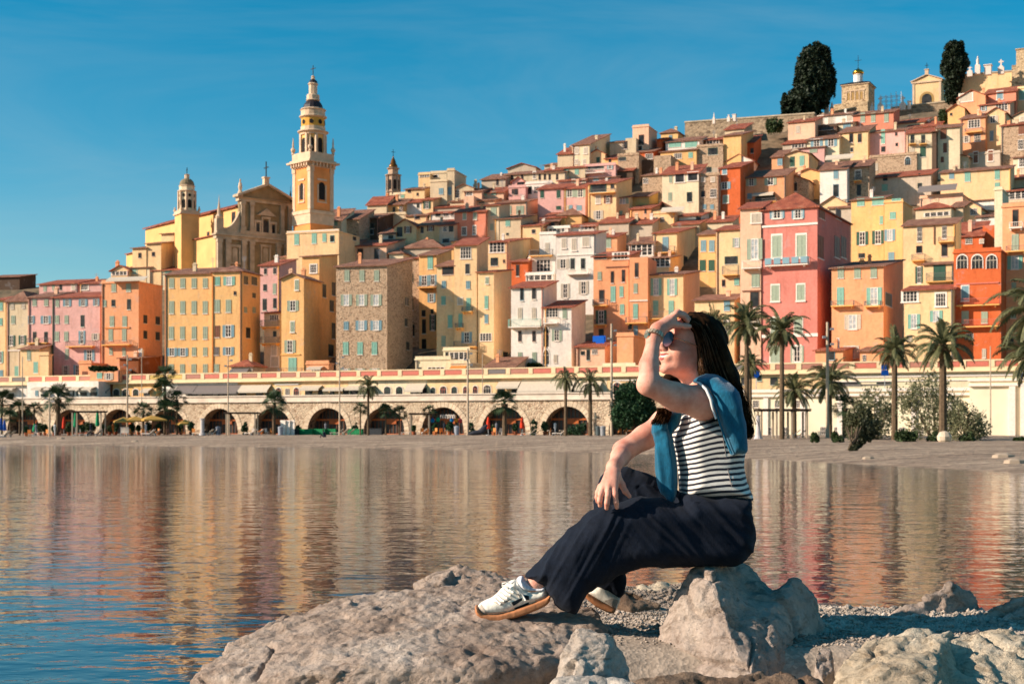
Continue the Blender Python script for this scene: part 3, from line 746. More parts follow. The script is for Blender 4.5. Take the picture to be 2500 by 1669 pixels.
# --- orange houses
H("G",815,962,0,402,505,"N","s30","small orange house with one mint shutter under the dusky roofs","cg 445 76 46 892")
H("G",780,1050,0,548,1260,"N","s34","orange house with blue laundry and a flower balcony","dk 555 36 92 835;Gw 548 50 110 990;cg 700 62 30 827;dn 710 92 24 925;dn 700 96 26 1010;dn 855 96 40 843;ct 838 116 38 930;ct 820 82 30 995;bn 905 44 110 838;ok 1015 102 84 840;ct 955 78 34 1000;bn 1055 40 90 840;sn 632 8 180 965;dk 1150 90 40 840",th=18)
H("G",1052,1240,0,450,552,"W","s50","white glazed loggia on top of the peach house","gw 502 88 172 1150",dy=-4.5)
H("G",1055,1197,0,556,1215,"N","n","narrow peach house under the white glazed loggia","dn 655 112 28 1110;cg 795 72 30 1103;ct 970 112 36 1102;bn 1038 44 160 1115;sW 890 9 140 1126;cb 1120 80 32 1103;dk 1085 50 30 1060",dy=-4.5,th=18)
H("G",960,1086,0,1162,1425,"N","p","low blank orange wall block with a climbing bare vine","",dy=-4)
H("G",1240,1420,1560,370,600,"Y","s40","yellow house with a blue door and a large ochre side in mid slope","cb 460 116 46 1332;bn 500 44 150 1330;dk 590 80 30 1485")
H("G",1200,1360,0,562,700,"Y","s14","yellow house with a pale glazed sunroom","gg 595 74 156 1290",dy=-1.5)
H("G",1198,1468,1594,690,1260,"Y","s24","yellow house with tall paned windows and green shutters behind the woman's hand","qt 785 130 84 1260;qt 785 126 76 1382;ct 945 112 40 1257 1375;bn 1000 52 276 1335;ct 1400 100 40 1420;ct 1180 90 40 1257",th=18)
H("I",330,462,0,602,1060,"O","s34","shaded yellow house with two dark teal windows","cb 690 86 42 368 432;ck 840 84 46 362 430",dy=10)
H("I",465,648,0,565,1065,"Y","s34","pale yellow house with a cluttered metal balcony beside the pink tower","qg 665 72 64 622;bk 880 66 120 580;dn 975 52 26 522;ct 965 52 38 622;dk 800 60 100 580")
H("I",130,335,0,522,610,"L","s34","low beige house with a brown roof above the shaded yellow house","")
H("I",400,592,640,502,610,"L","s42","low beige roofed house left of the pink tower house","")
H("I",180,355,0,458,520,"W","s26","whitish low house with dark garden roof under the cream house","dk 480 30 40 330")
H("I",-20,150,0,430,520,"Y","p","small yellow terrace block under the olive wall","dk 490 50 34 50")
H("I",300,605,0,1102,1600,"Y","s40","low yellow house with a blue shutter behind the palms","cb 1147 78 46 548;Cw 1310 90 40 545;dw 1400 60 30 545")
H("I",650,808,0,402,1620,"D","s46","pale pink side wing of the pink tower house with a mint shutter","Cw 480 72 72 772;qg 715 160 118 760;bw 835 52 145 742;cg 955 98 62 767;dn 1100 124 70 760;Cw 1290 60 60 760;sn 1035 10 140 735",dy=.5)
H("I",815,1240,1492,398,1625,"R","h92","tall coral pink tower house with white bands and window surrounds","Ob 447 68 112 932;Ob 447 68 96 1092;sW 532 16 428 1028;Cg 695 168 72 930;Cg 690 168 72 1117;bb 810 54 325 1015;Cg 1052 122 60 918;Cg 1047 122 60 1113;Cg 1302 124 60 1095 915;sW 1377 24 428 1028;Cg 1522 124 74 918;Og 1517 124 100 1085;cn 440 90 40 1275;cn 700 170 42 1265;cs 450 80 40 1400;cs 700 160 40 1390 1440",th=27,ch=False)
H("I",955,1175,1230,192,310,"S","f48","stone gabled house with one white door behind the coral pink tower","dw 240 72 46 1065")
H("I",1068,1272,1320,128,300,"O","f34","ochre orange gabled house behind the stone gabled house","",dy=4)
H("I",1255,1470,0,368,440,"Y","f62","low sandy gable just right of the coral pink tower roof","",dy=2)
H("I",1330,1500,0,395,470,"G","s60","tile roofed hut beside the sandy gable","",dy=3)
# --- upper right
H("J",45,292,402,1102,1245,"Y","f32","yellow house with two green shutters on the upper right slope","ck 1175 92 42 128;ct 1167 92 44 215")
H("J",-60,42,0,1130,1240,"N","s60","orange pink house with a blue shutter left of the green shuttered yellow one","cb 1178 60 46 15")
H("J",380,626,0,1238,1565,"W","s66","white house half in shade with a long blue door","cb 1290 82 44 525;db 1440 122 52 525;Aw 1130 40 250 560",th=24)
H("J",628,828,0,1218,1535,"S","s60","narrow stone house with two white framed windows","Gw 1300 92 52 728;dk 1435 102 38 735;bk 1335 30 66 728",th=24)
H("J",832,1262,0,1108,1240,"S","p","long rubble stone house with an arched grey window","ab 1168 74 52 1180;cw 1222 62 32 893")
H("J",862,1392,0,1288,1475,"G","s42","broad plain greige house with a bright terracotta roof edge","dk 1325 52 42 975;dk 1300 32 22 1092;dk 1295 30 20 1287;ct 1412 62 52 970;dk 1395 50 40 1290")
H("J",90,335,0,802,965,"D","s28","plain mauve beige house with a single pale window","cw 880 62 36 180")
H("J",342,672,0,738,850,"W","s20","white house with two pale shuttered windows under the domed chapel","Cw 795 72 50 385 480;Cw 772 70 50 650",dy=1)
H("J",345,535,0,852,935,"K","p","dark covered balcony house with a white bowl dish","dn 870 36 150 440")
H("J",536,676,0,822,910,"C","s12","cream house with blue shutters right of the dark covered balcony","cb 850 62 70 625")
H("J",682,1050,0,722,875,"T","s28","orange coral house with three mint shutters below the graves","cg 772 84 42 770 865 985")
H("J",40,250,0,1002,1070,"G","s38","low white walled house with a brown roof on the upper right slope","gw 1030 40 120 180")
H("J",255,556,0,958,1095,"C","s32","cream house with three blue grey shutters","ob 1002 72 110 350 480")
H("J",558,818,0,893,1095,"Y","s52","lemon house with two mauve windows","dn 960 82 36 665 742;dw 1065 42 28 670")
H("J",820,1168,0,885,1100,"P","s20","salmon pink house with a mint shutter slot under the coral house","ct 945 130 36 955;dn 1062 52 40 957;dn 925 32 22 1075;dw 1020 34 26 1080")
H("J",1170,1400,0,905,1235,"C","s36","cream rubble house with tiny balconies and a dark green door","dk 972 82 36 1222 1320;ck 1085 92 50 1318;bk 1000 26 66 1225 1322;cw 1072 62 42 1220",th=22)
H("J",1440,1655,0,858,1240,"C","s26","tall narrow cream house with brown shutters, one above another","cn 925 92 56 1505;cn 1050 88 34 1520;cn 1157 52 28 1495",th=22)
H("J",1402,1440,0,900,1300,"K","s10","dark slit house between the cream rubble and brown shuttered houses","",dy=3)
H("J",1660,1888,0,768,1065,"N","s38","orange brown house with a planted balcony and wide glazed door","gb 830 72 112 1785;bk 890 34 156 1785;ow 970 62 70 1715;gw 957 72 62 1815")
H("J",1892,2080,0,728,1060,"Y","f52","pale yellow gabled house with a white double shutter","ow 790 64 96 1955;cb 940 92 34 1945")
H("J",2030,2310,0,828,1205,"S","s20","large rubble stone house at the right edge with a brown shutter","cn 870 112 52 2215;gw 1020 92 52 2210",dy=-1)
H("J",1545,1700,0,692,860,"O","f44","orange gabled house with an old brick oriel","dk 745 26 22 1575")
H("J",1640,1888,0,570,650,"N","f60","peach gabled house with a broad white roller shutter","Cw 592 72 110 1710")
H("J",1890,2166,2200,530,650,"T","s38","coral house with a blue grey shutter below the ochre fort wall","Cb 572 74 54 2020")
H("J",1830,2112,2182,640,745,"D","s26","peach house with a large dark window and a grey side","gb 680 62 112 2035;Ob 690 46 60 1870")
H("J",2180,2360,0,495,640,"Y","p","pale yellow house with a mint shutter at the right edge below the fort wall","ct 570 86 60 2225")
H("J",2092,2360,0,760,840,"L","f54","low beige gable at the right edge","Cw 785 40 40 2225")
H("J",1050,1330,0,810,870,"C","s34","cream house with a dull red roof below the long grey wall","",dy=3)
H("J",1165,1462,0,850,905,"C","s50","white walled house with a bright red long roof","dk 868 24 60 1280")
H("J",1480,2122,2152,1235,1510,"Y","s24","long yellow house with mint shutters and a drainpipe","cb 1300 62 46 1580;ct 1310 92 54 1725;ct 1290 92 46 1995;ct 1392 52 46 1995",th=25)
H("J",1735,2022,0,1095,1215,"G","p","grey house with two tall brown closed shutters and a vine top","Cn 1137 100 40 1800;Cn 1122 96 44 1935")
H("J",1590,1733,0,1132,1220,"L","f26","low beige gabled house with a small white window","gw 1140 36 52 1640")
H("J",1290,1682,0,1482,1568,"D","p","terrace house shaded by a long grey striped awning","As 1415 56 350 1460")
H("J",2140,2360,0,1125,1260,"C","s28","cream house with a white framed glass door at the right edge","Gb 1182 84 62 2225")
H("J",2060,2360,0,1320,1430,"L","s40","beige house with a dark tile roof at the right edge","")
H("J",180,420,0,1040,1100,"P","s20","pink house with a tiny green terrace on the upper right","cg 1078 30 70 320")
# --- right, lower
H("K",245,495,0,265,760,"O","s22","ochre house, lower half in shade, with pale green shutters","ct 295 56 58 318;ct 285 62 92 450;ct 430 62 28 475;ok 570 102 90 330;ok 562 104 90 450;dk 702 36 50 325",dy=4)
H("K",498,640,712,292,800,"O","p","ochre tower block with small turquoise shutters beside the shaded house","ct 275 20 72 590;ct 395 54 46 563;qb 545 88 82 540;cb 705 58 46 552",dy=2)
H("K",642,1045,0,458,930,"Y","s44","yellow house with a single flower balcony right of the ochre tower block","gw 540 112 38 768;gw 525 98 36 957;bn 580 34 118 975;dn 655 56 46 765;dn 662 92 46 958;bn 718 44 100 762;Pn 540 150 4 880",th=24)
H("K",800,1030,0,765,930,"Y","s26","yellow house with a wide green garage style shutter over a balcony","ck 838 132 92 920;bn 868 64 205 925;ok 850 130 60 765",dy=-4,th=24)
H("K",650,1028,0,958,1580,"Y","s30","yellow house behind the palms with a wide white framed glass window","Gw 1015 82 112 695;Gk 1040 102 78 930;qt 1205 112 92 725;qt 1165 86 96 895;cw 1335 50 40 690",dy=-5,th=24)
H("K",95,492,642,785,1500,"N","s46","peach orange house with three small shutters in its top row","cg 832 86 48 165;cg 832 86 50 292;cg 830 84 50 417;ct 1012 134 54 162;bn 1068 36 170 185;qt 1012 132 116 420;bk 1070 30 120 415;qw 1210 112 126 256;qw 1440 96 120 245;db 1040 100 50 530",dy=-6,th=26)
H("K",1030,1392,0,668,1580,"V","p","vermilion house with three arched windows and red balconies","aw 750 102 78 1095;aw 750 102 82 1210;aw 750 102 78 1320;Cb 990 112 54 1117;br 1055 50 330 1220;cg 1172 92 56 1118;cg 1175 88 50 1265;br 1218 50 330 1220;gw 1320 44 60 1150;cw 1450 72 32 1262;sr 915 10 330 1210",dy=-4.2,th=27)
H("K",1252,1400,0,465,672,"V","n","upper right block of the vermilion house with ribbed red wall","",dy=-2,th=27)
H("K",1052,1250,0,548,672,"V","s105","upper left part of the vermilion house under a steep red roof","gk 590 46 54 1145;Cw 592 32 30 1243",dy=-3,th=27)
H("K",1402,1640,0,320,1580,"N","p","peach house at the right edge with mint shutters and balconies","dn 415 132 46 1502;bw 470 40 100 1510;cg 600 122 56 1500;bn 650 30 150 1510;qt 755 104 116 1498;cg 950 84 36 1490;cg 1140 84 42 1487;dk 1370 90 60 1460",th=27)
H("K",1404,1640,0,200,318,"C","s20","glazed loggia room on top of the peach house at the right edge","gw 240 62 184 1500;bk 285 40 184 1500",dy=.4,th=27)
H("K",1342,1402,0,200,1000,"C","p","narrow cream strip house left of the glazed loggia","",dy=1,th=27)
H("K",738,1010,0,335,460,"L","h48","house with a pale brown tile roof in the clutter under the awning terrace","gw 385 30 200 900")
H("K",1092,1240,0,335,410,"Y","f44","little yellow gabled house with a white window","gw 367 52 52 1182")
H("K",1100,1340,0,275,320,"W","s30","low house with an orange roof and terrace furniture","",dy=4)
H("K",1200,1342,0,402,465,"W","s28","white roofed hut beside the little yellow gabled house","gw 420 30 60 1270")
H("K",1010,1100,0,330,420,"L","s40","small beige tile roofed hut between the yellow gable and clutter","")
H("K",690,1060,0,440,470,"G","s44","dark roofed house above the yellow flower balcony house","",dy=4)
H("K",-30,182,0,1428,1580,"N","s20","small orange shed with a dark blue door by the promenade","db 1470 66 52 95",dy=-6)
H("K",312,460,0,1432,1580,"N","s34","small orange annex with a red roof behind the palms","gw 1490 60 30 345",dy=-6)
H("G",850,1100,0,1395,1440,"C","p","low cream wall block with dark openings under the orange houses","dk 1412 30 140 960",dy=-8)
# ================================================================ landmarks
def arch_niche(b, a, z0, z1, wd, axis, off, mi, t=.03, n=8):
    """arched panel on a wall plane; axis 'x' (front, y=-off) or 'y' (side, x=+off)"""
    r = wd/2; zs = z1-r
    pts = [(a-r, z0), (a+r, z0)]+[(a+r*math.cos(math.pi*i/n), zs+r*math.sin(math.pi*i/n)) for i in range(n+1)]
    if axis == 'x': v = [(p, -off, z) for p, z in pts]; f = tuple(range(len(v)))
    else: v = [(off, p, z) for p, z in pts]; f = tuple(range(len(v)))
    b.mesh(v, [f], mi)
def split_faces(q, name, mat, root):
    for f in q.f:
        b = MB(); b.face([q.v[i] for i in f]); b.build(name, mat, root)
VOID = lambda: plain('dark_void', (.018, .015, .013), .9)
CHY = lambda: plain('church_yellow', srgb(224, 176, 112), .9, var=.12, scale=.35)
STONE_L = lambda: plain('pale_trim_stone', srgb(210, 180, 148), .85, var=.16, scale=.9)
STONE_D = lambda: plain('church_front_stone', srgb(186, 166, 138), .9, var=.25, scale=.6)
OCHRE_P = lambda: plain('church_ochre_panel', srgb(146, 126, 92), .9, var=.2, scale=.7)
SLATE = lambda: plain('dark_glazed_tiles', srgb(46, 38, 40), .45, var=.3, scale=3)
IRON = lambda: plain('black_iron', (.02, .02, .022), .5, .6)

def cross(b, x, y, z, h, mi=0, t=.09):
    b.box(x-t, x+t, y-t, y+t, z, z+h); b.box(x-h*.28, x+h*.28, y-t*.8, y+t*.8, z+h*.58, z+h*.58+2*t, mi)

def church():
    Yc = 290; fr = Frame(355, 585, 713, Yc, 50)
    z0 = 22.0
    root = empty('church', (fr.C.x, fr.C.y, z0), -fr.th, 'large yellow church with a shaded two tier baroque front and triangular gable', 'church')
    ox, oy, s = TILES['B']
    def on(x, y): a, z, _, _ = fr.on(ox+x/s, oy+y/s, True); return a, z-z0
    def zc(y, Y=Yc): return CAMZ+(HY-(oy+y/s))/F*Y-z0
    aL, aR = 0.0, on(1940, 450)[0]
    aLL = on(1085, 1000)[0]; aRR = on(1885, 900)[0]
    eave = zc(490); length = fr.w
    b = MB(); b.box(-length, -.8, 0, aR, 0, eave)
    b.mesh([(-length, 0, eave), (-length, aR, eave), (-length, aR/2, eave+2.2)], [(0, 2, 1)])
    b.box(-length*.98, -.8, aLL, 0, 0, zc(885, Yc+6)); b.build('nave_wall', CHY(), root)
    r = MB(); ov = .5
    r.slab([(-length-ov, -ov, eave+.2), (-.8, -ov, eave+.2), (-.8, aR/2, eave+2.6), (-length-ov, aR/2, eave+2.6)], .25)
    r.slab([(-length-ov, aR/2+.01, eave+2.6), (-.8, aR/2+.01, eave+2.6), (-.8, aR+ov, eave+.2), (-length-ov, aR+ov, eave+.2)], .25)
    zz = zc(885, Yc+6); r.slab([(-length*.98, aLL-.4, zz+.15), (-.8, aLL-.4, zz+.15), (-.8, -.01, zz+1.3), (-length*.98, -.01, zz+1.3)], .2)
    r.build('roof', tilemat(), root)
    for x, y, wpx, hpx in ((980, 808, 40, 60), (1270, 625, 60, 150)):
        add_window(fr, root, z0, 'd', 'n', ox+x/s, oy+y/s, wpx/s*.7, hpx/s, False, True)
    # --- front
    zE0, zE1 = zc(425), zc(382)      # upper entablature
    zM0, zM1 = zc(880), zc(812)      # middle entablature
    f = MB()
    f.box(-.8, 0, aL, aR, zM1, zE0, 1); f.box(-.8, 0, aLL, aRR, 0, zM0, 1)
    f.box(-.9, .45, aLL-.5, aRR+.5, zM0, zM0+.7, 0); f.box(-.95, .8, aLL-.8, aRR+.8, zM0+.701, zM0+1.05, 0)
    f.box(-.9, .4, aLL-.3, aRR+.3, zM0+1.051, zM1+.3, 0)
    f.box(-.9, .4, aL-.4, aR+.4, zE0, zE0+.7, 0); f.box(-.95, .85, aL-.8, aR+.8, zE0+.701, zE1, 0)
    # pediment
    ap = zc(262, Yc+5); mid = (aL+aR)/2
    f.mesh([(-.8, aL-.9, zE1), (-.8, aR+.9, zE1), (-.8, mid, ap+.1), (.1, aL-.9, zE1), (.1, aR+.9, zE1), (.1, mid, ap+.1)],
           [(0, 1, 2), (3, 5, 4), (0, 3, 4, 1), (0, 2, 5, 3), (1, 4, 5, 2)], 1)
    for sgn, e in ((-1, aL-.9), (1, aR+.9)):
        f.mesh([(-1.2, e, zE1+.02), (.95, e, zE1+.02), (.95, mid, ap-.05), (-1.2, mid, ap-.05), (-1.2, e, zE1+.5), (.95, e, zE1+.5), (.95, mid, ap+.45), (-1.2, mid, ap+.45)],
               [(0, 1, 2, 3), (4, 7, 6, 5), (1, 5, 6, 2), (0, 4, 5, 1), (3, 2, 6, 7), (0, 3, 7, 4)] , 0)
    def pil(x, top, bot, wd=.85, pr=.42):
        a = x
        f.box(.001, pr, a-wd/2, a+wd/2, bot+.8, top-.7, 0); f.box(.001, pr+.14, a-wd/2-.14, a+wd/2+.14, top-.699, top-.001, 0)
        f.box(.001, pr+.16, a-wd/2-.16, a+wd/2+.16, bot, bot+.799, 0)
    for q in (.05, .22, .80, .95): pil(aL+(aR-aL)*q, zE0, zM1+.9)
    f.box(.002, .5, aL-.1, aR+.1, zM1+.301, zM1+.9, 0)
    for q in (.02, .135, .36, .475, .86, .98): pil(aLL+(aRR-aLL)*q, zM0, 0, 1.0, .5)
    # upper window group
    def P(x, y): return on(x, y)
    for (x, yt, yb, wp, arch) in ((1635, 645, 795, 66, 1), (1542, 684, 792, 40, 0), (1722, 704, 802, 38, 0)):
        a, z1 = P(x, yt); _, z2 = P(x, yb); _, _, mx, mz = fr.on(ox+x/s, 540, True); wd = wp/s*mx
        f.box(.003, .3, a-wd/2-.35, a-wd/2, z2-.2, z1+.2, 0); f.box(.003, .3, a+wd/2, a+wd/2+.35, z2-.2, z1+.2, 0)
        f.box(.003, .36, a-wd/2-.4, a+wd/2+.4, z1+.201, z1+.65, 0); f.box(.003, .36, a-wd/2-.4, a+wd/2+.4, z2-.6, z2-.201, 0)
        if arch: arch_niche(f, a, z2, z1, wd, 'y', .05, 2)
        else: f.mesh([(.05, a-wd/2, z2), (.05, a+wd/2, z2), (.05, a+wd/2, z1), (.05, a-wd/2, z1)], [(0, 1, 2, 3)], 2)
    a, z = P(1640, 600); f.mesh([(.003, a-2.2, z), (.003, a+2.2, z), (.003, a, z+1.5), (.5, a-2.2, z), (.5, a+2.2, z), (.5, a, z+1.5)], [(0, 1, 2), (3, 5, 4), (0, 3, 4, 1), (0, 2, 5, 3), (1, 4, 5, 2)], 0)
    for x in (1285, 1635):
        a, z1 = P(x, 955); _, z2 = P(x, 1130)
        f.box(.003, .22, a-1.2, a-.85, z2, z1, 0); f.box(.003, .22, a+.85, a+1.2, z2, z1, 0); f.box(.003, .26, a-1.3, a+1.3, z1+.001, z1+.5, 0); f.box(.003, .26, a-1.3, a+1.3, z2-.4, z2-.001, 0)
        arch_niche(f, a, z2+.1, z1-.1, 1.1, 'y', .06, 0)
    # volute on the left shoulder
    v0, v1 = aLL+1.3, aL; base = zM1+.3; pts = [(v0, base)]
    for i in range(9):
        t = i/8; pts.append((v0+(v1-v0)*t, base+.8+3.6*t**2.4))
    pts.append((v1, base)); n = len(pts)
    f.mesh([(-.7, p, z) for p, z in pts]+[(.1, p, z) for p, z in pts], [tuple(range(n)), tuple(range(2*n-1, n-1, -1))]+[(i, n+i, n+(i+1) % n, (i+1) % n) for i in range(n)], 0)
    f.box(-.8, .2, aLL-.3, v0, base, base+2.6, 0)
    f.build('front', [STONE_D(), OCHRE_P(), darkglass()], root)
    q = MB(); q.lathe([(.6, base+2.6), (.75, base+3.0), (.35, base+3.5), (.3, base+4.6), (.1, base+6.0), (.02, base+7.4)], 8, 0, (-.3, aLL+.5)); q.build('pinnacle', STONE_L(), root)
    q = MB(); z = zE1+.1
    q.lathe([(.55, z), (.5, z+1.0), (.3, z+1.3), (.42, z+2.0), (.3, z+2.8), (.12, z+3.1), (.2, z+3.35), (.05, z+3.7)], 8, 0, (-.1, aL+.2)); q.build('statue', STONE_L(), root)
    q = MB(); q.box(-.5, .3, mid-.55, mid+.55, ap, ap+1.5); q.box(-.65, .45, mid-.7, mid+.7, ap+1.501, ap+1.8); q.build('pedestal', STONE_L(), root)
    q = MB(); cross(q, 0, mid, ap+1.8, 3.2); q.build('iron_cross', IRON(), root)
    q = MB(); q.lathe([(.3, z), (.35, z+.6), (.12, z+1.2), (.2, z+1.7), (.05, z+2.6), (.02, z+3.6)], 8, 0, (-.1, aR-.3)); q.build('finial', IRON(), root)
church()

def campanile():
    Yc = 288; ox, oy, s = TILES['D']; fr = Frame(ox+207/s, ox+337/s, ox+513/s, Yc, 45)
    z0 = 26.0; w = (fr.w+fr.d)/2; h = w/2
    # local frame centred on the tower
    c = fr.C-fr.right*h+fr.back*h
    root = empty('bell_tower', (c.x, c.y, z0), -fr.th, 'tall yellow and cream bell tower with two dark cupolas and an iron cross', 'bell tower')
    Z = lambda y, Y=Yc+1.5: CAMZ+(HY-(oy+y/s))/F*Y-z0
    m = [plain('tower_apricot', srgb(228, 146, 82), .9, var=.14, scale=.5), STONE_L(), darkglass(), SLATE(), plain('tower_ochre', srgb(230, 178, 104), .9, var=.14, scale=.5)]
    b = MB(); b.box(-h, h, -h, h, 0, Z(905), 0); t = MB()
    for sx in (-1, 1):
        for sy in (-1, 1):
            x, y = sx*(h-.35), sy*(h-.35); t.box(x-.45, x+.45, y-.45, y+.45, Z(1230), Z(940), 0); t.box(x-.55, x+.55, y-.55, y+.55, Z(940)+.001, Z(905)-.001, 0)
    t.box(-h-.3, h+.3, -h-.3, h+.3, Z(1262), Z(1235)); t.box(-h-.15, h+.15, -h-.15, h+.15, Z(1340), Z(1262)-.001)
    t.box(-h-.2, h+.2, -h-.2, h+.2, Z(905), Z(872)); t.box(-h-1.0, h+1.0, -h-1.0, h+1.0, Z(872)+.001, Z(858)); t.box(-h-.5, h+.5, -h-.5, h+.5, Z(858)+.001, Z(845))
    for k in range(7):
        q = -h+.3+k*(2*h-.6)/6
        for a in ((q-.16, q+.16, -h-.75, -h-.2), (h+.2, h+.75, q-.16, q+.16), (q-.16, q+.16, h+.2, h+.75)): t.box(*a, Z(900), Z(872)-.001)
    # balustrade
    e = h+.15
    for a in ((-e, e, -e, -e+.3), (-e, e, e-.3, e), (-e, -e+.3, -e+.3, e-.3), (e-.3, e, -e+.3, e-.3)): t.box(*a, Z(845)+.001, Z(790))
    p = MB()
    arch_niche(p, 0, Z(1150), Z(1020), 1.0, 'x', h+.06, 2); arch_niche(p, 0, Z(1150), Z(1015), 1.5, 'y', h+.06, 2)
    for sgn in (-1, 1):
        t.box(sgn*.85-.16, sgn*.85+.16, -h-.12, -h-.001, Z(1165), Z(1035)); t.box(h+.001, h+.12, sgn*1.0-.16, sgn*1.0+.16, Z(1165), Z(1035))
    t.box(-1.05, 1.05, -h-.2, -h-.002, Z(1175), Z(1165)-.001); t.box(h+.002, h+.2, -1.2, 1.2, Z(1175), Z(1165)-.001)
    t.box(-1.05, 1.05, -h-.15, -h-.002, Z(1005), Z(990)); t.box(h+.002, h+.15, -1.2, 1.2, Z(1005), Z(990))
    b.build('shaft', m[0], root); t.build('stone_trim', m[1], root); split_faces(p, 'louvred_opening', VOID(), root)
    mm = (Yc+h)/F/s
    o = MB(); R1 = 95*mm; o.lathe([(R1, Z(845)), (R1, Z(640))], 8); o.build('lower_drum', m[4], root)
    t = MB(); t.lathe([(R1+.15, Z(645)), (R1+.2, Z(632)), (R1+.65, Z(622)), (R1+.65, Z(616)), (R1, Z(606))], 16)
    R2 = 90*mm; t.lathe([(R2+.12, Z(606)+.01), (R2+.12, Z(580))], 16); t.lathe([(R2+.05, Z(515)), (R2+.45, Z(505)), (R2+.42, Z(498)), (R2+.05, Z(492)), (R2+.05, Z(455)), (R2+.3, Z(448)), (R2+.1, Z(440))], 16)
    for k in range(8):
        an = 2*math.pi*(k+.5)/8; x, y = R1*math.cos(an), R1*math.sin(an); t.box(x-.25, x+.25, y-.25, y+.25, Z(845), Z(640)+.001)
    L1, L2 = 50*mm, 33*mm
    t.lathe([(L1, Z(378)), (L1+.15, Z(372)), (L1, Z(365)), (L1, Z(335)), (L1*.9, Z(328))], 12); t.lathe([(L2, Z(328)), (L2, Z(255)), (L2+.25, Z(248)), (L2+.1, Z(240))], 8)
    t.lathe([(.34, Z(210)), (.45, Z(205)), (.3, Z(196)), (.42, Z(188)), (.2, Z(180))], 8)
    t.build('stone_trim', m[1], root)
    o = MB(); o.lathe([(R2, Z(580)), (R2, Z(515))], 16); o.build('upper_drum', plain('drum_ochre', srgb(214, 158, 70), .9, var=.1, scale=.8), root)
    q = MB()
    for k in range(8):
        an = math.pi*(k/4)
        for (zc_, zw, wd, rr) in ((Z(735), Z(680)-Z(790), 1.05, R1*.945),):
            cx, cy = rr*math.cos(an), rr*math.sin(an); tx, ty = -math.sin(an), math.cos(an)
            pts = [(-wd/2, Z(788)), (wd/2, Z(788))]+[(wd/2*math.cos(math.pi*i/6), Z(690)+wd/2*math.sin(math.pi*i/6)) for i in range(7)]
            q.mesh([(cx*1.0+tx*u, cy+ty*u, z) for u, z in pts], [tuple(range(len(pts)))])
        rr = R2*1.0+.04; cx, cy = rr*math.cos(an), rr*math.sin(an)
        q.mesh([(cx+tx*.45*math.cos(i*math.pi/5), cy+ty*.45*math.cos(i*math.pi/5), Z(548)+.5*math.sin(i*math.pi/5)) for i in range(10)], [tuple(range(10))])
    split_faces(q, 'louvred_opening', VOID(), root)
    q = MB(); D = 76*mm
    q.lathe([(D+.05, Z(440)), (D, Z(430)), (D*.95, Z(412)), (D*.84, Z(395)), (D*.66, Z(381)), (L1*.8, Z(377))], 16, 0)
    q.build('cupola', m[3], root, smooth=False)
    q = MB(); q.lathe([(L2*1.05, Z(240)), (L2, Z(228)), (L2*.75, Z(217)), (.3, Z(209))], 12); q.build('cupola', m[3], root)
    q = MB(); q.tube([(0, 0, Z(180)), (0, 0, Z(100))], .09, 5); q.box(-.75, .75, -.08, .08, Z(128), Z(123)); q.build('iron_cross', IRON(), root)
    for sx, sy in ((-1, -1), (1, -1), (1, 1), (-1, 1)):
        q = MB(); z = Z(790); q.lathe([(.4, z), (.25, z+.3), (.5, z+.8), (.45, z+1.1), (.2, z+1.4), (.16, z+2.4), (.05, z+3.4)], 8, 0, (sx*h, sy*h)); q.build('pinnacle', m[1], root)
campanile()

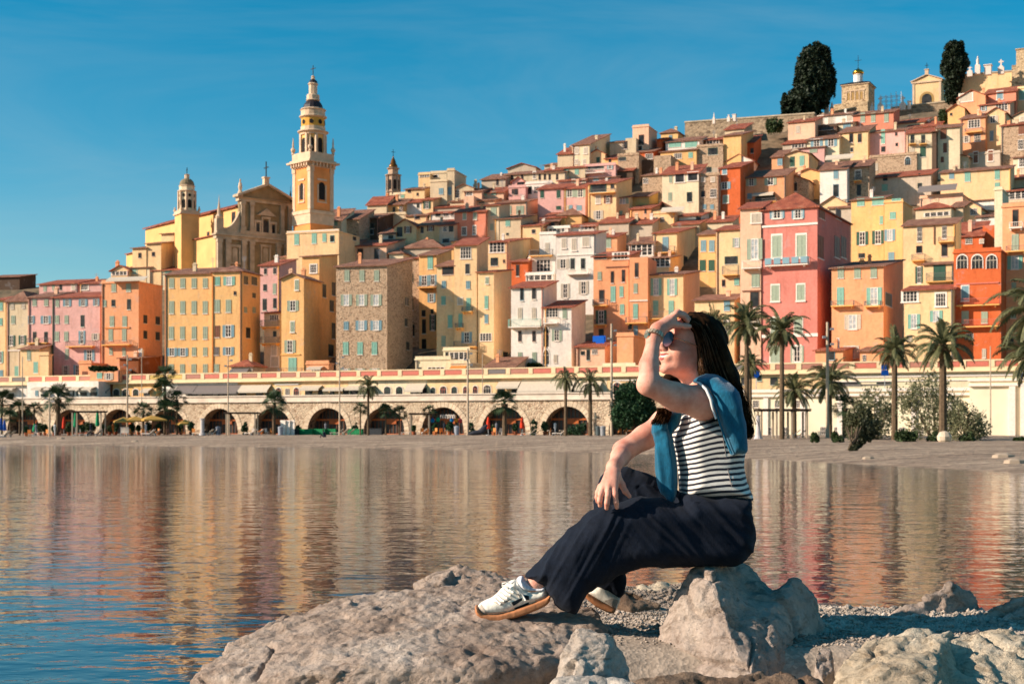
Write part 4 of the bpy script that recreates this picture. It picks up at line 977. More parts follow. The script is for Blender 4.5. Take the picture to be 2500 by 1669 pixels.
def small_tower():
    Yc = 293; ox, oy, s = TILES['B']; fr = Frame(ox+597/s, ox+670/s, ox+878/s, Yc, 57); h = (fr.w+fr.d)/4
    c = fr.C-fr.right*h+fr.back*h; z0 = 22
    root = empty('bell_tower', (c.x, c.y, z0), -fr.th, 'small square yellow bell tower with an eight sided lantern and grey dome', 'bell tower')
    Z = lambda y: CAMZ+(HY-(oy+y/s))/F*(Yc+1)-z0
    mm = (Yc+h)/F/s
    b = MB(); b.box(-h, h, -h, h, 0, Z(578)); b.box(-h+.01, -h+.9, -h-.03, -h-.001, Z(755), Z(715)); b.build('shaft', CHY(), root)
    t = MB(); t.box(-h-.3, h+.3, -h-.3, h+.3, Z(578)+.001, Z(560)); e = h+.1
    for a in ((-e, e, -e, -e+.25), (-e, e, e-.25, e), (-e, -e+.25, -e+.25, e-.25), (e-.25, e, -e+.25, e-.25)): t.box(*a, Z(560)+.001, Z(530))
    for sx in (-1, 1):
        for sy in (-1, 1): t.lathe([(.32, Z(530)), (.32, Z(515)), (.12, Z(500)), (.2, Z(490)), (.03, Z(478))], 6, 0, (sx*h, sy*h))
    R1 = 96*mm
    for k in range(8):
        an = 2*math.pi*(k+.5)/8; x, y = R1*.97*math.cos(an), R1*.97*math.sin(an); t.box(x-.2, x+.2, y-.2, y+.2, Z(560), Z(310))
    t.lathe([(R1+.05, Z(312)), (R1+.25, Z(304)), (R1+.2, Z(296)), (R1, Z(292))], 8); t.lathe([(R1*.95, Z(248)), (R1*.98, Z(240)), (R1*.9, Z(234))], 8)
    t.lathe([(.5, Z(155)), (.5, Z(112)), (.62, Z(108)), (.1, Z(100))], 8); t.build('stone_trim', STONE_L(), root)
    b = MB(); b.lathe([(R1*.96, Z(560)), (R1*.96, Z(312))], 8); b.lathe([(R1*.9, Z(292)), (R1*.9, Z(248))], 8); b.build('lantern', wallmat('C'), root)
    q = MB()
    for k in range(8):
        an = math.pi*k/4; rr = R1*.96*math.cos(math.pi/8)+.05; tx, ty = -math.sin(an), math.cos(an); cx, cy = rr*math.cos(an), rr*math.sin(an); wd = .8
        pts = [(-wd/2, Z(500)), (wd/2, Z(500))]+[(wd/2*math.cos(math.pi*i/6), Z(425)+wd/2*math.sin(math.pi*i/6)) for i in range(7)]
        q.mesh([(cx+tx*u, cy+ty*u, z) for u, z in pts], [tuple(range(len(pts)))])
        q.mesh([(cx+tx*.3*math.cos(i*math.pi/4), cy+ty*.3*math.cos(i*math.pi/4), Z(355)+.35*math.sin(i*math.pi/4)) for i in range(8)], [tuple(range(8))])
    split_faces(q, 'louvred_opening', VOID(), root)
    q = MB(); q.lathe([(R1*.88, Z(234)), (R1*.86, Z(210)), (R1*.72, Z(180)), (R1*.45, Z(160)), (.4, Z(155))], 16); q.build('dome', plain('grey_dome_stone', srgb(128, 112, 84), .8, var=.25, scale=2), root)
    q = MB(); cross(q, 0, 0, Z(100), 1.3, t=.06); q.build('iron_cross', IRON(), root)
small_tower()

def lantern_tower(px, Yc, label, scale, prof, trim, holes, crossz):
    pass
def belfry():
    Yc = 323; ox, oy, s = TILES['F']; px = ox+376/s; P = W(px, 0, Yc)
    root = empty('bell_tower', (P.x, Yc, 28), R(20), 'slim eight sided belfry with a brown onion shaped cap on the middle skyline', 'bell tower')
    Z = lambda y: CAMZ+(HY-(oy+y/s))/F*Yc-28; mm = Yc/F/s; R1 = 80*mm
    b = MB(); b.lathe([(R1*.95, 0), (R1*.95, Z(615))], 8); b.lathe([(R1*.72, Z(600)), (R1*.72, Z(535))], 8); b.build('lantern', plain('weathered_pink_stone', srgb(186, 156, 128), .9, var=.3, scale=1.4), root)
    t = MB(); t.lathe([(R1, Z(616)), (R1*1.22, Z(606)), (R1*1.2, Z(598)), (R1*.8, Z(594))], 8); t.lathe([(R1*.76, Z(540)), (R1*.95, Z(528)), (R1*.9, Z(520)), (R1*.5, Z(516))], 8); t.lathe([(R1*1.1, Z(800)), (R1*1.1, Z(790))], 8)
    for k in range(8):
        an = 2*math.pi*(k+.5)/8; x, y = R1*.95*math.cos(an), R1*.95*math.sin(an); t.box(x-.17, x+.17, y-.17, y+.17, 0, Z(616)-.01)
    t.build('stone_trim', plain('grey_trim_stone', srgb(164, 140, 118), .9, var=.25, scale=1.4), root)
    q = MB()
    for k in range(8):
        an = math.pi*k/4; rr = R1*.95*math.cos(math.pi/8)+.05; tx, ty = -math.sin(an), math.cos(an); cx, cy = rr*math.cos(an), rr*math.sin(an); wd = .62
        pts = [(-wd/2, Z(770)), (wd/2, Z(770))]+[(wd/2*math.cos(math.pi*i/6), Z(675)+wd/2*math.sin(math.pi*i/6)) for i in range(7)]
        q.mesh([(cx+tx*u, cy+ty*u, z) for u, z in pts], [tuple(range(len(pts)))])
    split_faces(q, 'louvred_opening', VOID(), root)
    q = MB(); q.lathe([(R1*.62, Z(518)), (R1*.66, Z(500)), (R1*.55, Z(480)), (R1*.42, Z(465)), (R1*.36, Z(440)), (R1*.22, Z(415)), (.12, Z(398)), (.2, Z(390)), (.04, Z(380))], 12)
    q.build('bronze_cap', plain('glazed_bronze_tiles', srgb(120, 78, 30), .22, .4, var=.2), root, smooth=True)
    q = MB(); cross(q, 0, 0, Z(385), 1.6, t=.05); q.build('iron_cross', IRON(), root)
belfry()

def chapel_onion():
    Yc = 372; ox, oy, s = TILES['J']; fr = Frame(ox+578/s, ox+822/s, 0, Yc, 27, 7); z0 = 60; w = fr.w
    root = empty('chapel', (fr.C.x, fr.C.y, z0), -fr.th, 'stone cemetery chapel topped by a white drum and small golden onion dome', 'chapel')
    Z = lambda y: CAMZ+(HY-(oy+y/s))/F*(Yc)-z0
    b = MB(); b.box(-w, 0, 0, w, 0, Z(462)); b.box(-w-1.6, .3, -2.2, -.001, 0, Z(640)); b.build('wall', stonemat('pale_ashlar', (206, 178, 140), 1.6, (150, 122, 92)), root)
    t = MB(); t.box(-w-.25, .25, -.25, w+.25, Z(462)+.001, Z(450))
    for k in range(5):
        x = -w*.82+k*w*.16; t.box(x-.12, x+.12, -.12, -.001, Z(600), Z(520)); 
    t.box(-w*.88, -w*.12, -.16, -.001, Z(520)+.01, Z(510)); t.build('stone_trim', STONE_L(), root)
    q = MB()
    for k in range(4):
        x = -w*.74+k*w*.16; arch_niche(q, x, Z(596), Z(530), .6, 'x', .05, 0)
    q.build('blind_arch', plain('ochre_niche', srgb(170, 136, 84), .9), root)
    r = MB(); A = .5; r.mesh([(-w-A, -A, Z(450)+.01), (A, -A, Z(450)+.01), (A, w+A, Z(450)+.01), (-w-A, w+A, Z(450)+.01), (-w/2, w/2, Z(400))], [(3, 2, 1, 0), (0, 1, 4), (1, 2, 4), (2, 3, 4), (3, 0, 4)]); r.build('roof', SLATE(), root)
    mm = Yc/F/s; rd = 42*mm
    q = MB(); q.lathe([(rd*1.15, Z(430)), (rd*1.15, Z(415)), (rd, Z(412)), (rd, Z(352)), (rd*1.12, Z(348)), (rd, Z(343))], 10, 0, (-w/2, w/2)); q.build('drum', plain('whitewash', (.78, .76, .72), .8), root)
    q = MB(); g = 52*mm; q.lathe([(rd*.9, Z(343)), (g, Z(333)), (g*.98, Z(318)), (g*.7, Z(303)), (g*.3, Z(293)), (.12, Z(284)), (.1, Z(278))], 16, 0, (-w/2, w/2)); q.build('golden_dome', plain('gold_leaf', srgb(226, 164, 60), .22, 1.0, var=.05), root, smooth=True)
    q = MB(); cross(q, -w/2, w/2, Z(278), 3.2, t=.05); q.build('iron_cross', IRON(), root)
chapel_onion()
def chapel_arch():
    Yc = 372; ox, oy, s = TILES['J']; fr = Frame(ox+1225/s, ox+1482/s, ox+1535/s, Yc, 25, 7); z0 = 62; w = fr.w
    root = empty('chapel', (fr.C.x, fr.C.y, z0), -fr.th, 'pale yellow gabled cemetery chapel with one big arched doorway', 'chapel')
    Z = lambda y: CAMZ+(HY-(oy+y/s))/F*Yc-z0; e = Z(425); d = 6
    b = MB(); b.mesh([(-w, 0, 0), (0, 0, 0), (0, d, 0), (-w, d, 0), (-w, 0, e), (0, 0, e), (0, d, e), (-w, d, e), (-w/2, 0, e+1.4), (-w/2, d, e+1.4)],
        [(0, 3, 2, 1), (0, 1, 5, 8, 4), (2, 3, 7, 9, 6), (1, 2, 6, 5), (3, 0, 4, 7), (5, 6, 9, 8), (7, 4, 8, 9)]); b.build('wall', wallmat('Y'), root)
    r = MB(); r.slab([(-w/2-.003, -.4, e+1.75), (-w/2-.003, d+.3, e+1.75), (-w-.5, d+.3, e+.15), (-w-.5, -.4, e+.15)], .22); r.slab([(-w/2, -.4, e+1.75), (.5, -.4, e+.15), (.5, d+.3, e+.15), (-w/2, d+.3, e+1.75)], .22)
    r.box(-w-.3, .3, -.3, -.002, e-.5, e-.1); r.box(-w-.05, -w+.5, -.14, -.002, 0, e-.501); r.box(-.5, .05, -.14, -.002, 0, e-.501); r.build('cornice', STONE_L(), root)
    q = MB(); arch_niche(q, -w/2, Z(660), Z(525), 3.7, 'x', .03, 0, n=12); q.build('door_surround', plain('ochre_niche', srgb(170, 136, 84), .9), root)
    q = MB(); arch_niche(q, -w/2, Z(660), Z(545), 2.5, 'x', .07, 0, n=12); q.build('door', darkglass(), root)
    q = MB(); q.box(-w/2-.45, -w/2+.45, -.2, .6, e+1.7, e+2.8); q.box(-w/2-.6, -w/2+.6, -.35, .75, e+2.801, e+3.0); q.build('pedestal', STONE_L(), root)
    q = MB(); cross(q, -w/2, .2, e+3.0, 1.7, t=.06); q.build('iron_cross', IRON(), root)
chapel_arch()

def long_wall(tile, x0, y0, x1, y1, h, th, Y1, mat, label, name='retaining_wall', cop=True):
    """wall whose top runs from (x0,y0) to (x1,y1); Y1 = distance of its right end"""
    ox, oy, s = TILES[tile]; fr = Frame(ox+x0/s, ox+x1/s, 0, Y1, th); w = fr.w
    zt1 = CAMZ+(HY-(oy+y1/s))/F*Y1; Yl = Y1+w*math.sin(fr.th); zt0 = CAMZ+(HY-(oy+y0/s))/F*Yl; z0 = min(zt1, zt0)-h
    root = empty(name, (fr.C.x, fr.C.y, z0), -fr.th, label, 'wall'); b = MB(); a, c = zt0-z0, zt1-z0
    b.mesh([(-w, 0, 0), (0, 0, 0), (0, 1.5, 0), (-w, 1.5, 0), (-w, 0, a), (0, 0, c), (0, 1.5, c), (-w, 1.5, a)], [(0, 3, 2, 1), (4, 5, 6, 7), (0, 1, 5, 4), (1, 2, 6, 5), (2, 3, 7, 6), (3, 0, 4, 7)])
    b.build('wall', mat, root)
    if cop:
        q = MB(); q.mesh([(-w-.1, -.2, a+.001), (.1, -.2, c+.001), (.1, 1.7, c+.001), (-w-.1, 1.7, a+.001), (-w-.1, -.2, a+.35), (.1, -.2, c+.35), (.1, 1.7, c+.35), (-w-.1, 1.7, a+.35)], [(0, 3, 2, 1), (4, 5, 6, 7), (0, 1, 5, 4), (1, 2, 6, 5), (2, 3, 7, 6), (3, 0, 4, 7)])
        q.build('coping', plain('grey_coping', srgb(178, 160, 134), .9, var=.2, scale=.8), root)
    return root, fr, z0, a, c
GREYST = stonemat('grey_fort_stone', (160, 138, 112), 1.1, (110, 92, 74))
long_wall('Z', 1672, 300, 1988, 278, 16, 26, 352, GREYST, 'long grey stone fort wall on the skyline left of the big cypress')
long_wall('J', 335, 758, 700, 690, 10, 26, 366, GREYST, 'grey stone wall at the foot of the onion domed chapel')
long_wall('J', 1030, 690, 1650, 618, 18, 27, 362, GREYST, 'long plain grey retaining wall under the arched chapel')
long_wall('J', 1640, 392, 2420, 335, 22, 27, 352, wallmat('Y'), 'high ochre yellow fort wall at the top right corner')
def tower_tr():
    ox, oy, s = TILES['J']; fr = Frame(ox+2168/s, ox+2380/s, 0, 352.5, 26, 8)
    z0 = 80; root = empty('tower', (fr.C.x, fr.C.y, z0), -fr.th, 'pale block like stone tower cut off by the right edge on the fort wall', 'tower')
    Z = lambda y: CAMZ+(HY-(oy+y/s))/F*352-z0
    b = MB(); b.box(-fr.w, 0, 0, 8, 0, Z(130)); b.box(-fr.w-.2, .2, -.2, 8.2, Z(130)+.001, Z(120)); b.box(-fr.w-1, .2, -.4, 9, 0, Z(270)); b.build('wall', stonemat('pale_ashlar'), root)
tower_tr()
# cemetery monuments
def monument(px, yb, yt, kind, Y, label, wpx=3.0):
    P = W(px, yb, Y); h = (yb-yt)/F*Y; r = wpx/F*Y
    q = MB(); 
    if kind == 'cross': q.box(-r*1.2, r*1.2, -r, r, -1, h*.25); q.box(-r*.7, r*.7, -r*.6, r*.6, h*.251, h*.4); q.box(-r*.28, r*.28, -r*.28, r*.28, h*.401, h); q.box(-r*.95, r*.95, -r*.25, r*.25, h*.74, h*.86)
    elif kind == 'statue': q.box(-r, r, -r, r, -1, h*.35); q.lathe([(r*.8, h*.351), (r*.55, h*.5), (r*.62, h*.68), (r*.5, h*.78), (r*.18, h*.83), (r*.32, h*.9), (r*.1, h)], 8)
    elif kind == 'tomb': q.box(-r, r, -r, r, -1, h*.8); q.box(-r*1.25, r*1.25, -r*1.25, r*1.25, h*.801, h*.92); q.box(-r*.3, r*.3, -r*.3, r*.3, h*.921, h)
    elif kind == 'obelisk': q.box(-r, r, -r, r, -1, h*.2); q.mesh([(-r*.6, -r*.6, h*.2), (r*.6, -r*.6, h*.2), (r*.6, r*.6, h*.2), (-r*.6, r*.6, h*.2), (0, 0, h)], [(0, 1, 4), (1, 2, 4), (2, 3, 4), (3, 0, 4)])
    o = q.build('grave_monument', plain('marble', srgb(222, 204, 188), .6, var=.12), None, P, R(-25)); tag(o, label, 'grave monument', 'monuments of the hilltop cemetery')
for a in ((2387, 172, 137, 'statue', 353, 'tall white grave statue on the ochre fort wall', 6), (2412, 174, 158, 'tomb', 353, 'square stone tomb right of the tall grave statue', 8), (2444, 172, 146, 'cross', 353, 'white grave cross on a pedestal near the pale tower', 6),
          (2368, 178, 163, 'cross', 353, 'small grave cross beside the right cypress', 5), (2149, 262, 236, 'cross', 364, 'grave cross with pedestal right of the onion domed chapel', 5), (2129, 264, 248, 'obelisk', 364, 'small grave obelisk touching the onion domed chapel', 4),
          (2204, 260, 235, 'cross', 364, 'white grave cross left of the arched chapel', 6), (2220, 258, 246, 'tomb', 364, 'low rounded tomb at the foot of the arched chapel', 4), (2031, 270, 248, 'statue', 366, 'pair like stone bust left of the chapel below the cypress', 4),
          (2018, 270, 252, 'tomb', 366, 'weathered stone tomb under the big cypress', 5), (1743, 293, 273, 'obelisk', 353, 'thin white obelisk on the grey fort wall', 3), (1779, 288, 280, 'cross', 353, 'tiny grave cross on the grey fort wall', 3), (1793, 287, 279, 'tomb', 353, 'tiny tomb on the grey fort wall', 4)):
    monument(a[0], a[1], a[2], a[3], a[4], a[5], a[6])
def scaffold():
    P = W(2175, 262, 364); q = MB(); w = 2.6
    for x in (-w, -w/2, 0, w/2, w): q.box(x-.06, x+.06, -.06, .06, -1, 3.6+.3*math.sin(x)); q.box(x-.06, x+.06, 1.4, 1.52, -1, 3.4)
    for z in (.6, 1.7, 2.8): q.box(-w, w, -.05, .05, z, z+.09); q.box(-w, w, 1.42, 1.5, z, z+.09)
    tag(q.build('scaffold', plain('galvanised', (.5, .5, .52), .5, .4), None, P, R(-25)), 'spindly grey metal scaffold between the two hilltop chapels', 'scaffold')
scaffold()

# ---------------------------------------------------------------- leafy things
def leafmat(name, c1, c2, tr=0.15):
    if name in MATS: return MATS[name]
    m, nt, b = newmat(name)
    n = noise_tex(nt, coords(nt), 1.1, 3); n2 = noise_tex(nt, coords(nt), 9, 2)
    r = ramp(nt, [(0.3, c1), (0.7, c2)], n); rr = ramp(nt, [(0.3, (.65,)*3), (.7, (1.25,)*3)], n2)
    nt.links.new(mixc(nt, 1, r.outputs[0], rr.outputs[0], 'MULTIPLY'), b.inputs['Base Color'])
    b.inputs['Roughness'].default_value = .6; b.inputs['Specular IOR Level'].default_value = .25
    if tr:
        t = N(nt, 'ShaderNodeBsdfTranslucent'); nt.links.new(r.outputs[0], t.inputs[0]); mx = N(nt, 'ShaderNodeMixShader'); mx.inputs[0].default_value = tr
        nt.links.new(b.outputs[0], mx.inputs[1]); nt.links.new(t.outputs[0], mx.inputs[2]); nt.links.new(mx.outputs[0], nt.nodes['Material Output'].inputs[0])
    MATS[name] = m; return m
BARK = lambda: plain('grey_brown_bark', srgb(112, 94, 76), .95, var=.3, scale=6)
def leaf_quads(P, size, rng, asp=1.6, up=0.0):
    n = len(P); a = rng.normal(size=(n, 3)); a[:, 2] += up; a /= np.linalg.norm(a, axis=1)[:, None]
    b = np.cross(a, rng.normal(size=(n, 3))); b /= np.linalg.norm(b, axis=1)[:, None]
    s = size*(.6+.8*rng.random(n))[:, None]; a *= s*asp/2; b *= s/2
    V = np.stack([P-a, P+b*.9, P+a, P-b*.9], 1).reshape(-1, 3); Fq = np.arange(4*n).reshape(n, 4)
    return V, Fq
def profile_tree(name, prof, Y, n, size, mat, label, cat, seed, thick=.8, group=None, clumps=60, cr=.16, trunk=None):
    """prof: (py, pxl, pxr) rows"""
    rng = np.random.default_rng(seed); rows = [(py, (a+b)/2, (b-a)/2) for py, a, b in prof]
    ys = np.array([r[0] for r in rows]); cs = np.array([r[1] for r in rows]); ws = np.array([r[2] for r in rows])
    base = W(cs[-1], ys[-1], Y); H_ = (ys[-1]-ys[0])/F*Y
    # clumps near the surface
    py = rng.uniform(ys[0], ys[-1], clumps*8); wt = np.interp(py, ys, ws); keep = rng.random(len(py)) < wt/wt.max(); py = py[keep][:clumps]
    wv = np.interp(py, ys, ws); cv = np.interp(py, ys, cs); th = rng.uniform(0, 2*np.pi, len(py)); rr = np.sqrt(rng.uniform(.25, 1, len(py)))*.9
    C = np.stack([(cv-CX)/F*Y+rr*np.cos(th)*wv/F*Y, Y+rr*np.sin(th)*wv/F*Y*thick, CAMZ+(HY-py)/F*Y], 1)
    R_ = cr*ws.max()/F*Y*(.7+.9*rng.random(len(C)))
    k = rng.integers(0, len(C), n); d = rng.normal(size=(n, 3)); d /= np.linalg.norm(d, axis=1)[:, None]; d[:, 2] *= 1.3
    P = C[k]+d*(R_[k]*rng.random(n)**.4)[:, None]
    V, Fq = leaf_quads(P, size, rng, 1.5)
    root = empty(name, base, 0, label, cat, group)
    nparr('crown', V-np.array(base), Fq, mat, root, smooth=False)
    t = MB(); tr = trunk or .035*H_; t.tube([(0, 0, -1.0), (0, 0, H_*.3), ((cs[0]-cs[-1])*.5/F*Y, 0, H_*.75)], [tr, tr*.8, tr*.3], 7); t.build('trunk', BARK(), root)
    return root
CYP = leafmat('cypress_leaf', (.012, .022, .010), (.03, .045, .02), .05)
profile_tree('cypress_tree', [(110, 1975, 2000), (122, 1962, 2023), (150, 1948, 2028), (180, 1940, 2040), (205, 1932, 2043), (230, 1925, 2036), (255, 1915, 2020), (283, 1912, 1990)], 362, 34000, .6, CYP, 'broad dark cypress standing alone left of the onion domed chapel', 'tree', 3, clumps=420, cr=.14)
profile_tree('cypress_tree', [(101, 2335, 2345), (112, 2308, 2352), (135, 2298, 2358), (160, 2298, 2365), (190, 2302, 2354), (215, 2306, 2342), (245, 2310, 2338)], 360, 18000, .55, CYP, 'narrower leaning cypress between the arched chapel and the ochre fort wall', 'tree', 4, clumps=240, cr=.18)
profile_tree('young_conifer', [(232, 1913, 1916), (250, 1908, 1922), (283, 1908, 1926)], 361, 1200, .6, CYP, 'small ragged conifer at the left foot of the big cypress', 'tree', 5, clumps=24, cr=.4)
BUSH = leafmat('bush_leaf', (.03, .055, .015), (.07, .10, .035))
profile_tree('climbing_shrub', [(272, 2296, 2310), (285, 2292, 2314), (303, 2294, 2312)], 336, 1500, .4, BUSH, 'round green shrub on the slope below the arched chapel', 'shrub', 6, clumps=26, cr=.4)
profile_tree('shrub', [(292, 1880, 1905), (305, 1870, 1912), (318, 1872, 1908)], 338, 1500, .4, BUSH, 'dark green shrub at the right end of the grey fort wall', 'shrub', 7, clumps=26, cr=.3)
# ================================================================ sea front
DTW = math.degrees(TW)
FR1 = Frame(0, 1250, 0, 192.8, DTW)
def plane_Y(px, off):
    k = (px-CX)/F; return (192.8*math.cos(TW)+off)/(k*math.sin(TW)+math.cos(TW))
ARCS = [17.0]+[7.9-9.12*i for i in range(11)]
def arcade():
    root = empty('arcaded_quay_wall', (0, 192.8, 0), -TW, 'long pale stone quay wall with a row of wide round arches behind the beach', 'quay wall')
    r, zt, zb = 3.2, 5.95, .4; b = MB(); ring = MB(); v = MB(); NS = 16
    for s in ARCS:
        x0, x1 = s-4.56, s+4.56; zs = 1.72
        pts = [(s-r, zb), (s-r, zs)]+[(s-r*math.cos(math.pi*i/NS), zs+r*math.sin(math.pi*i/NS)) for i in range(1, NS)]+[(s+r, zs), (s+r, zb)]
        b.mesh([(x0, 0, zb), (s-r, 0, zb), (s-r, 0, zt), (x0, 0, zt)], [(0, 1, 2, 3)]); b.mesh([(s+r, 0, zb), (x1, 0, zb), (x1, 0, zt), (s+r, 0, zt)], [(0, 1, 2, 3)])
        for (xa, za), (xb, zb_) in zip(pts[1:-1], pts[2:-1]):
            if xb > xa: b.mesh([(xa, 0, za), (xb, 0, zb_), (xb, 0, zt), (xa, 0, zt)], [(0, 1, 2, 3)])
        for (xa, za), (xb, zb_) in zip(pts, pts[1:]):
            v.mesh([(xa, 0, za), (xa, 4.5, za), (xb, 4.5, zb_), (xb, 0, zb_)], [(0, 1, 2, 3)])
        # voussoirs
        for i in range(19):
            a0 = math.pi*(i+.05)/19; a1 = math.pi*(i+.95)/19; ra, rb_ = r+.002, r+.72
            q = [(s-rr*math.cos(a), zs+rr*math.sin(a)) for rr, a in ((ra, a0), (rb_, a0), (rb_, a1), (ra, a1))]
            ring.mesh([(x, -.07, z) for x, z in q]+[(x, -.001, z) for x, z in q], [(0, 3, 2, 1), (0, 1, 5, 4), (1, 2, 6, 5), (2, 3, 7, 6), (3, 0, 4, 7)])
    xa, xb = ARCS[-1]-4.56, ARCS[0]+4.56
    b.mesh([(xa, 0, zt), (xb, 0, zt), (xb, 6, zt), (xa, 6, zt)], [(0, 1, 2, 3)])
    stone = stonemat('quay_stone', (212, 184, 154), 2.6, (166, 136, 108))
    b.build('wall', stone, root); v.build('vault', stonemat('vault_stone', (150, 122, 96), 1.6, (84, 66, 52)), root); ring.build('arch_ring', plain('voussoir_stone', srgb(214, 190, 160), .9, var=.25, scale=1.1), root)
    c = MB(); c.box(xa, xb, -.16, .3, zt+.001, 6.62); c.box(xa, xb, -.32, .4, 6.621, 6.78); c.box(xa, xb, -.26, -.001, zt-.16, zt); c.build('parapet', plain('parapet_plaster', srgb(222, 202, 180), .9, var=.14, scale=.9), root)
    return root
arcade()
def quay_deck():
    b = MB(); b.box(-110, 84, .31, 15.2, 6.2, 6.55); o = b.build('quay_road', plain('asphalt', (.07, .068, .065), .9), None, (0, 192.8, 0), -TW); tag(o, kind='structure')
quay_deck()
# shop fronts inside the arches
WOOD = lambda: plain('varnished_wood', srgb(176, 92, 40), .5, var=.2, scale=2)
rnd = random.Random(11)
lab = {7.9: 'behind the two tall palms', -1.22: 'behind the stout fan palm and red parasols', -10.34: 'hung with coloured paper lanterns', -19.46: 'behind the short fan palms right of the green hedge',
       -28.58: 'above the bright green hedge', -37.7: 'behind the single fan palm', -46.82: 'behind the grey stone pillar', -55.94: 'half hidden by the date palm cluster', -65.06: 'beside the yellow parasols', -74.18: 'behind the thick dark palm at left', -83.3: 'at the far left end', 17.0: 'right beside the seated woman', 26.1: 'behind the seated woman'}
for s in ARCS:
    key = min(lab, key=lambda k: abs(k-s)); c = Vector((s, 1.7, 0)); c.rotate(Matrix.Rotation(-TW, 3, 'Z'))
    root = empty('shopfront', (c.x, 192.8+c.y, .9), -TW, 'wooden restaurant front in the arch '+lab[key], 'shopfront', 'restaurant fronts in the quay arches')
    q = MB(); pts = [(-3.15, 0), (3.15, 0)]+[(3.15*math.cos(math.pi*i/12), .8+3.15*math.sin(math.pi*i/12)) for i in range(13)]; q.mesh([(x, .08, z) for x, z in pts], [tuple(range(len(pts)))]); q.build('glass', darkglass(), root)
    q = MB()
    for k in range(-5, 6):
        x = k*.58; h = .8+math.sqrt(max(0, 3.1**2-x*x)); q.box(x-.05, x+.05, 0, .07, 0, h-.02)
    q.build('mullions', plain('brown_frame', srgb(110, 70, 48), .6), root)
    q = MB(); q.box(-2.9, 2.9, -.1, -.002, 2.2, 2.45); q.box(-2.95, 2.95, -.08, -.002, 0, .35) ; q.box(-.6, 1.1, -.12, -.003, 1.7, 2.19); q.build('fascia', WOOD(), root)
    if abs(s) < 40:
        for k in range(3):
            x = rnd.uniform(-2.4, 2.4); t = MB(); t.lathe([(.3, .0), (.33, .03), (.05, .06), (.05, .68), (.4, .7), (.4, .74)], 8, 0, (0, 0)); o = t.build('cafe_table', paint(rnd.choice('oWw')), None)
            p = Vector((s+x, -1.2-rnd.random()*.6, 0)); p.rotate(Matrix.Rotation(-TW, 3, 'Z')); o.location = (p.x, 192.8+p.y, .98)
            tag(o, 'cafe table at the arch '+lab[key], 'table', 'cafe tables '+lab[key])

# ---- upper tier of restaurants
def tier(tile, x0, x1, wc, wins, label, zt=9.75, off=15.0, dep=6.0, name='restaurant'):
    ox, oy, s = TILES[tile]; p0, p1 = ox+x0/s, ox+x1/s
    Y1 = plane_Y(p1, off); fr = Frame(p0, p1, 0, Y1, DTW); root = empty(name, (fr.C.x, fr.C.y, 6.5), -TW, label, 'restaurant', 'restaurants along the upper quay')
    b = MB(); b.box(-fr.w, 0, 0, dep, 0, zt-6.5-.002); b.build('wall', wallmat(wc), root)
    apply_rows(fr, root, 6.5, 1e9, 0, tile, wins, True); return root
tier('L', -500, 340, 'W', 'dk 380 40 60 150;Aw 300 20 200 120;dk 375 40 50 60', 'white low restaurant at the far left of the upper quay')
tier('L', 345, 1255, 'W', 'dk 372 50 90 1065 1195;dk 365 66 20 938 985;cb 362 70 40 470;dk 385 30 80 560;dk 372 50 80 850;Aw 292 22 130 520 680 840 1000 1160', 'white pavilion restaurant with a row of white roller awnings', off=12)
tier('L', 1258, 1438, 'B', 'As 320 50 150 1340;dk 372 40 150 1345', 'shaded brown restaurant front next to the white pavilion')
tier('L', 1440, 1990, 'O', 'ak 352 86 76 1485 1602 1732;Aw 318 40 110 1890;dk 375 40 80 1870', 'deep yellow restaurant with three dark arches', zt=9.76)
tier('M', -20, 940, 'W', 'As 305 90 250 310;As 305 92 560 710;dk 375 36 120 370;dk 375 36 150 560 760', 'restaurant under the long dark grey awnings')
tier('M', 942, 1395, 'O', 'Aw 295 80 380 1180;dk 372 36 90 1010 1220 1340', 'orange restaurant under a big cream awning')
tier('M', 1397, 1740, 'Y', 'ar 342 100 72 1462 1690;gb 345 86 56 1575;sW 250 16 300 1570', 'pale yellow restaurant with two red arched doors')
tier('M', 1742, 2349, 'Y', 'dk 345 84 90 1845;Aw 285 46 250 1895;dk 352 64 60 1998 2145;Aw 298 30 260 2200;dk 350 64 70 2320', 'pale yellow restaurant with a white awning and dark windows')
tier('Q', 1, 240, 'C', 'dk 188 44 84 60;Aw 148 26 220 110', 'cream restaurant behind the thin feathery palm')
tier('Q', 242, 645, 'C', 'ak 176 62 56 322 420;Aw 148 56 150 565;dk 188 40 60 540;dk 180 50 50 620', 'cream restaurant with a grey white awning and two dark arches')
tier('Q', 647, 1222, 'Y', 'ak 180 58 40 696;ar 176 66 54 780;ak 176 60 48 870;ar 176 64 40 962;ar 172 66 42 1042;aw 170 72 60 1140', 'yellow restaurant with a row of six small arches')
tier('Q', 1224, 1420, 'Y', 'Aw 125 46 180 1325;dk 170 60 60 1252 1370', 'yellow restaurant with a small white awning')
tier('Q', 1422, 2120, 'C', 'Aw 140 80 440 1640;dk 185 30 110 1480 1640 1790;Aw 135 60 200 1980;dk 185 30 120 1960', 'cream restaurant under the broad tan awning right of centre')
tier('Q', 2122, 2900, 'Y', 'ar 155 86 66 2205 2335;dk 160 60 50 2460 2600;sW 90 10 700 2500', 'pale yellow restaurant with round coral arches behind the woman')
tier('U', 1, 700, 'Y', 'dk 270 60 60 60 300;dt 240 60 40 180;sW 210 8 690 350;cw 265 50 60 440', 'yellow quay building behind the tall palms on the right')
tier('U', 702, 2500, 'C', 'sW 225 14 1700 1600;sW 262 10 1750 1600;ss 298 8 560 1000;dk 292 30 200 900;dk 285 20 120 1200', 'cream quay building with white ledges at the right end')
